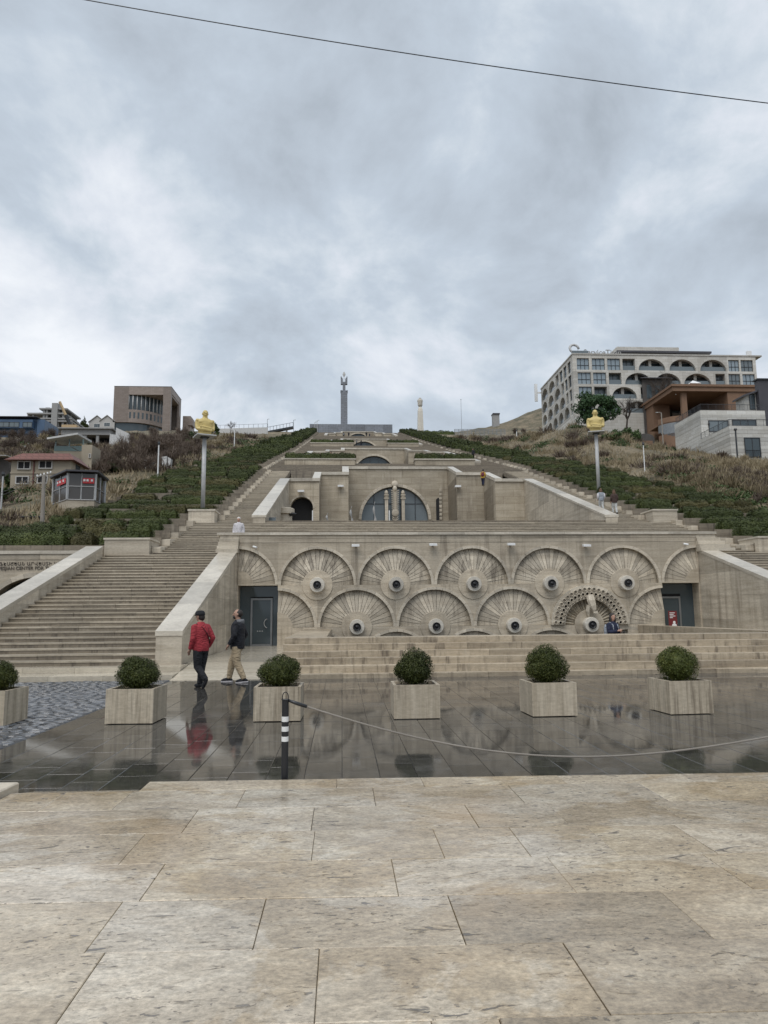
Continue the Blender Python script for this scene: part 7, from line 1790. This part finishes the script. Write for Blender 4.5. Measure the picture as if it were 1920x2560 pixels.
thicket('dry_tussocks', 'straw coloured dry tussocks on the right hillside', sp[1::2], M['dry'], 30, .13)
# dry grass over the slopes
N_ = 200000
gx = rng.uniform(-75, 80, N_); gy = 36+130*rng.uniform(0, 1, N_)**1.6
ok = ((gx < -16.8) | (gx > 28.2)) & (np.abs(gx-2) < gy*.62+6)
gx, gy = gx[ok], gy[ok]
clump = np.sin(gx*.55)+np.sin(gy*.42+1)+np.sin(gx*.23+gy*.31)
keep = clump > -1.0+rng.normal(0, .5, len(gx)); gx, gy = gx[keep], gy[keep]
gz = np.array([terrain_z(a, b) for a, b in zip(gx, gy)])
C = np.stack([gx, gy, gz-.05], 1); n = len(C); D = rng.normal(0, .3, (n, 3))+np.array([0, 0, 1]); D /= np.linalg.norm(D, axis=1)[:, None]
A = np.cross(D, rng.normal(0, 1, (n, 3))); A /= np.linalg.norm(A, axis=1)[:, None]; L = rng.uniform(.25, .75, (n, 1)); w_ = rng.uniform(.03, .08, (n, 1))
V = np.stack([C-A*w_, C+A*w_, C+D*L+A*w_*.2, C+D*L-A*w_*.2], 1).reshape(-1, 3)
o = bpy.data.objects.new('dry_grass', fastmesh('dry_grass', V, np.arange(4*n).reshape(-1, 4), M['dry'])); COL.objects.link(o); tag(o, 'dry straw grass over the hillside', None, None, 'stuff')
# loose stones on the left slope
for i, (px, py) in enumerate(((38, 1093), (22, 1089), (43, 1105), (56, 1103), (78, 1114), (83, 1119), (58, 1121), (70, 1110))):
    c = hit(px, py); m = MB(); m.sphere((c.x, c.y, c.z+.2), (random.uniform(.5, 1.3), .6, random.uniform(.25, .5)), 7, 5); o = m.build('boulder', M['palewall']); tag(o, 'pale boulder on the rocky slope below the blue building', 'boulder', 'boulders on the left slope')
# scattered low scrub over both slopes, darker and greener
def scatter(name, lab, n, xr, yr, mat, seed, hgt, twig):
    r_ = np.random.default_rng(seed); V, Q, n0 = [], [], 0
    for _ in range(n):
        x = r_.uniform(*xr); y = yr[0]+(yr[1]-yr[0])*r_.uniform(0, 1)**1.5
        if -17.5 < x < 29.5 or abs(x-2) > y*.64+4: continue
        if 90 < y < 104 and 44 < x < 75: continue
        pv = math.sin(x*.31+seed)+math.sin(y*.23+seed*1.7)+.8*math.sin(x*.17-y*.29+seed*.6)
        if pv < r_.normal(-.1, .5): continue
        z = terrain_z(x, y); R_ = r_.uniform(.35, 1.1)*(1+y/160); h = hgt*r_.uniform(.5, 1.2)*(1+y/200); k = 150
        d = r_.normal(0, 1, (k, 3)); d /= np.linalg.norm(d, axis=1)[:, None]; d[:, 2] = np.abs(d[:, 2])
        C = np.array([x, y, z-.05])+d*np.array([R_, R_, h])*r_.uniform(.2, 1.05, (k, 1))
        if twig:
            D = d*.8+np.array([0, 0, .7])+r_.normal(0, .3, (k, 3)); D /= np.linalg.norm(D, axis=1)[:, None]; A = np.cross(D, r_.normal(0, 1, (k, 3))); A /= np.linalg.norm(A, axis=1)[:, None]
            L = r_.uniform(.2, .5, (k, 1))*(1+y/150); w = r_.uniform(.012, .03, (k, 1))*(1+y/90); v = np.stack([C-A*w, C+A*w, C+D*L+A*w*.3, C+D*L-A*w*.3], 1).reshape(-1, 3)
        else: v, _ = leaf_quads(C, d, .06*(1+y/90))
        V.append(v); Q.append(np.arange(4*k).reshape(-1, 4)+n0); n0 += 4*k
    o = bpy.data.objects.new(name, fastmesh(name, np.concatenate(V), np.concatenate(Q), mat)); COL.objects.link(o); tag(o, lab, None, None, 'stuff')
scatter('brown_scrub', 'low brown scrub dotted over the hillside', 1500, (-70, 95), (36, 190), M['brown'], 3, .55, True)
scatter('edge_scrub', 'mixed scrub at the edge of the right garden', 420, (26.5, 46), (44, 66), M['brown'], 21, .5, True)
scatter('edge_tufts', 'straw tufts at the edge of the right garden', 420, (26.5, 46), (44, 66), M['dry'], 22, .5, True)
scatter('edge_greens', 'green scrub at the edge of the right garden', 500, (26.5, 46), (44, 66), M['bush'], 23, .4, False)
scatter('straw_tufts', 'straw tufts dotted over the hillside', 1300, (-70, 95), (36, 190), M['dry'], 5, .6, True)
scatter('green_scrub', 'low green scrub dotted over the hillside', 1900, (-70, 95), (36, 190), M['bush'], 8, .5, False)
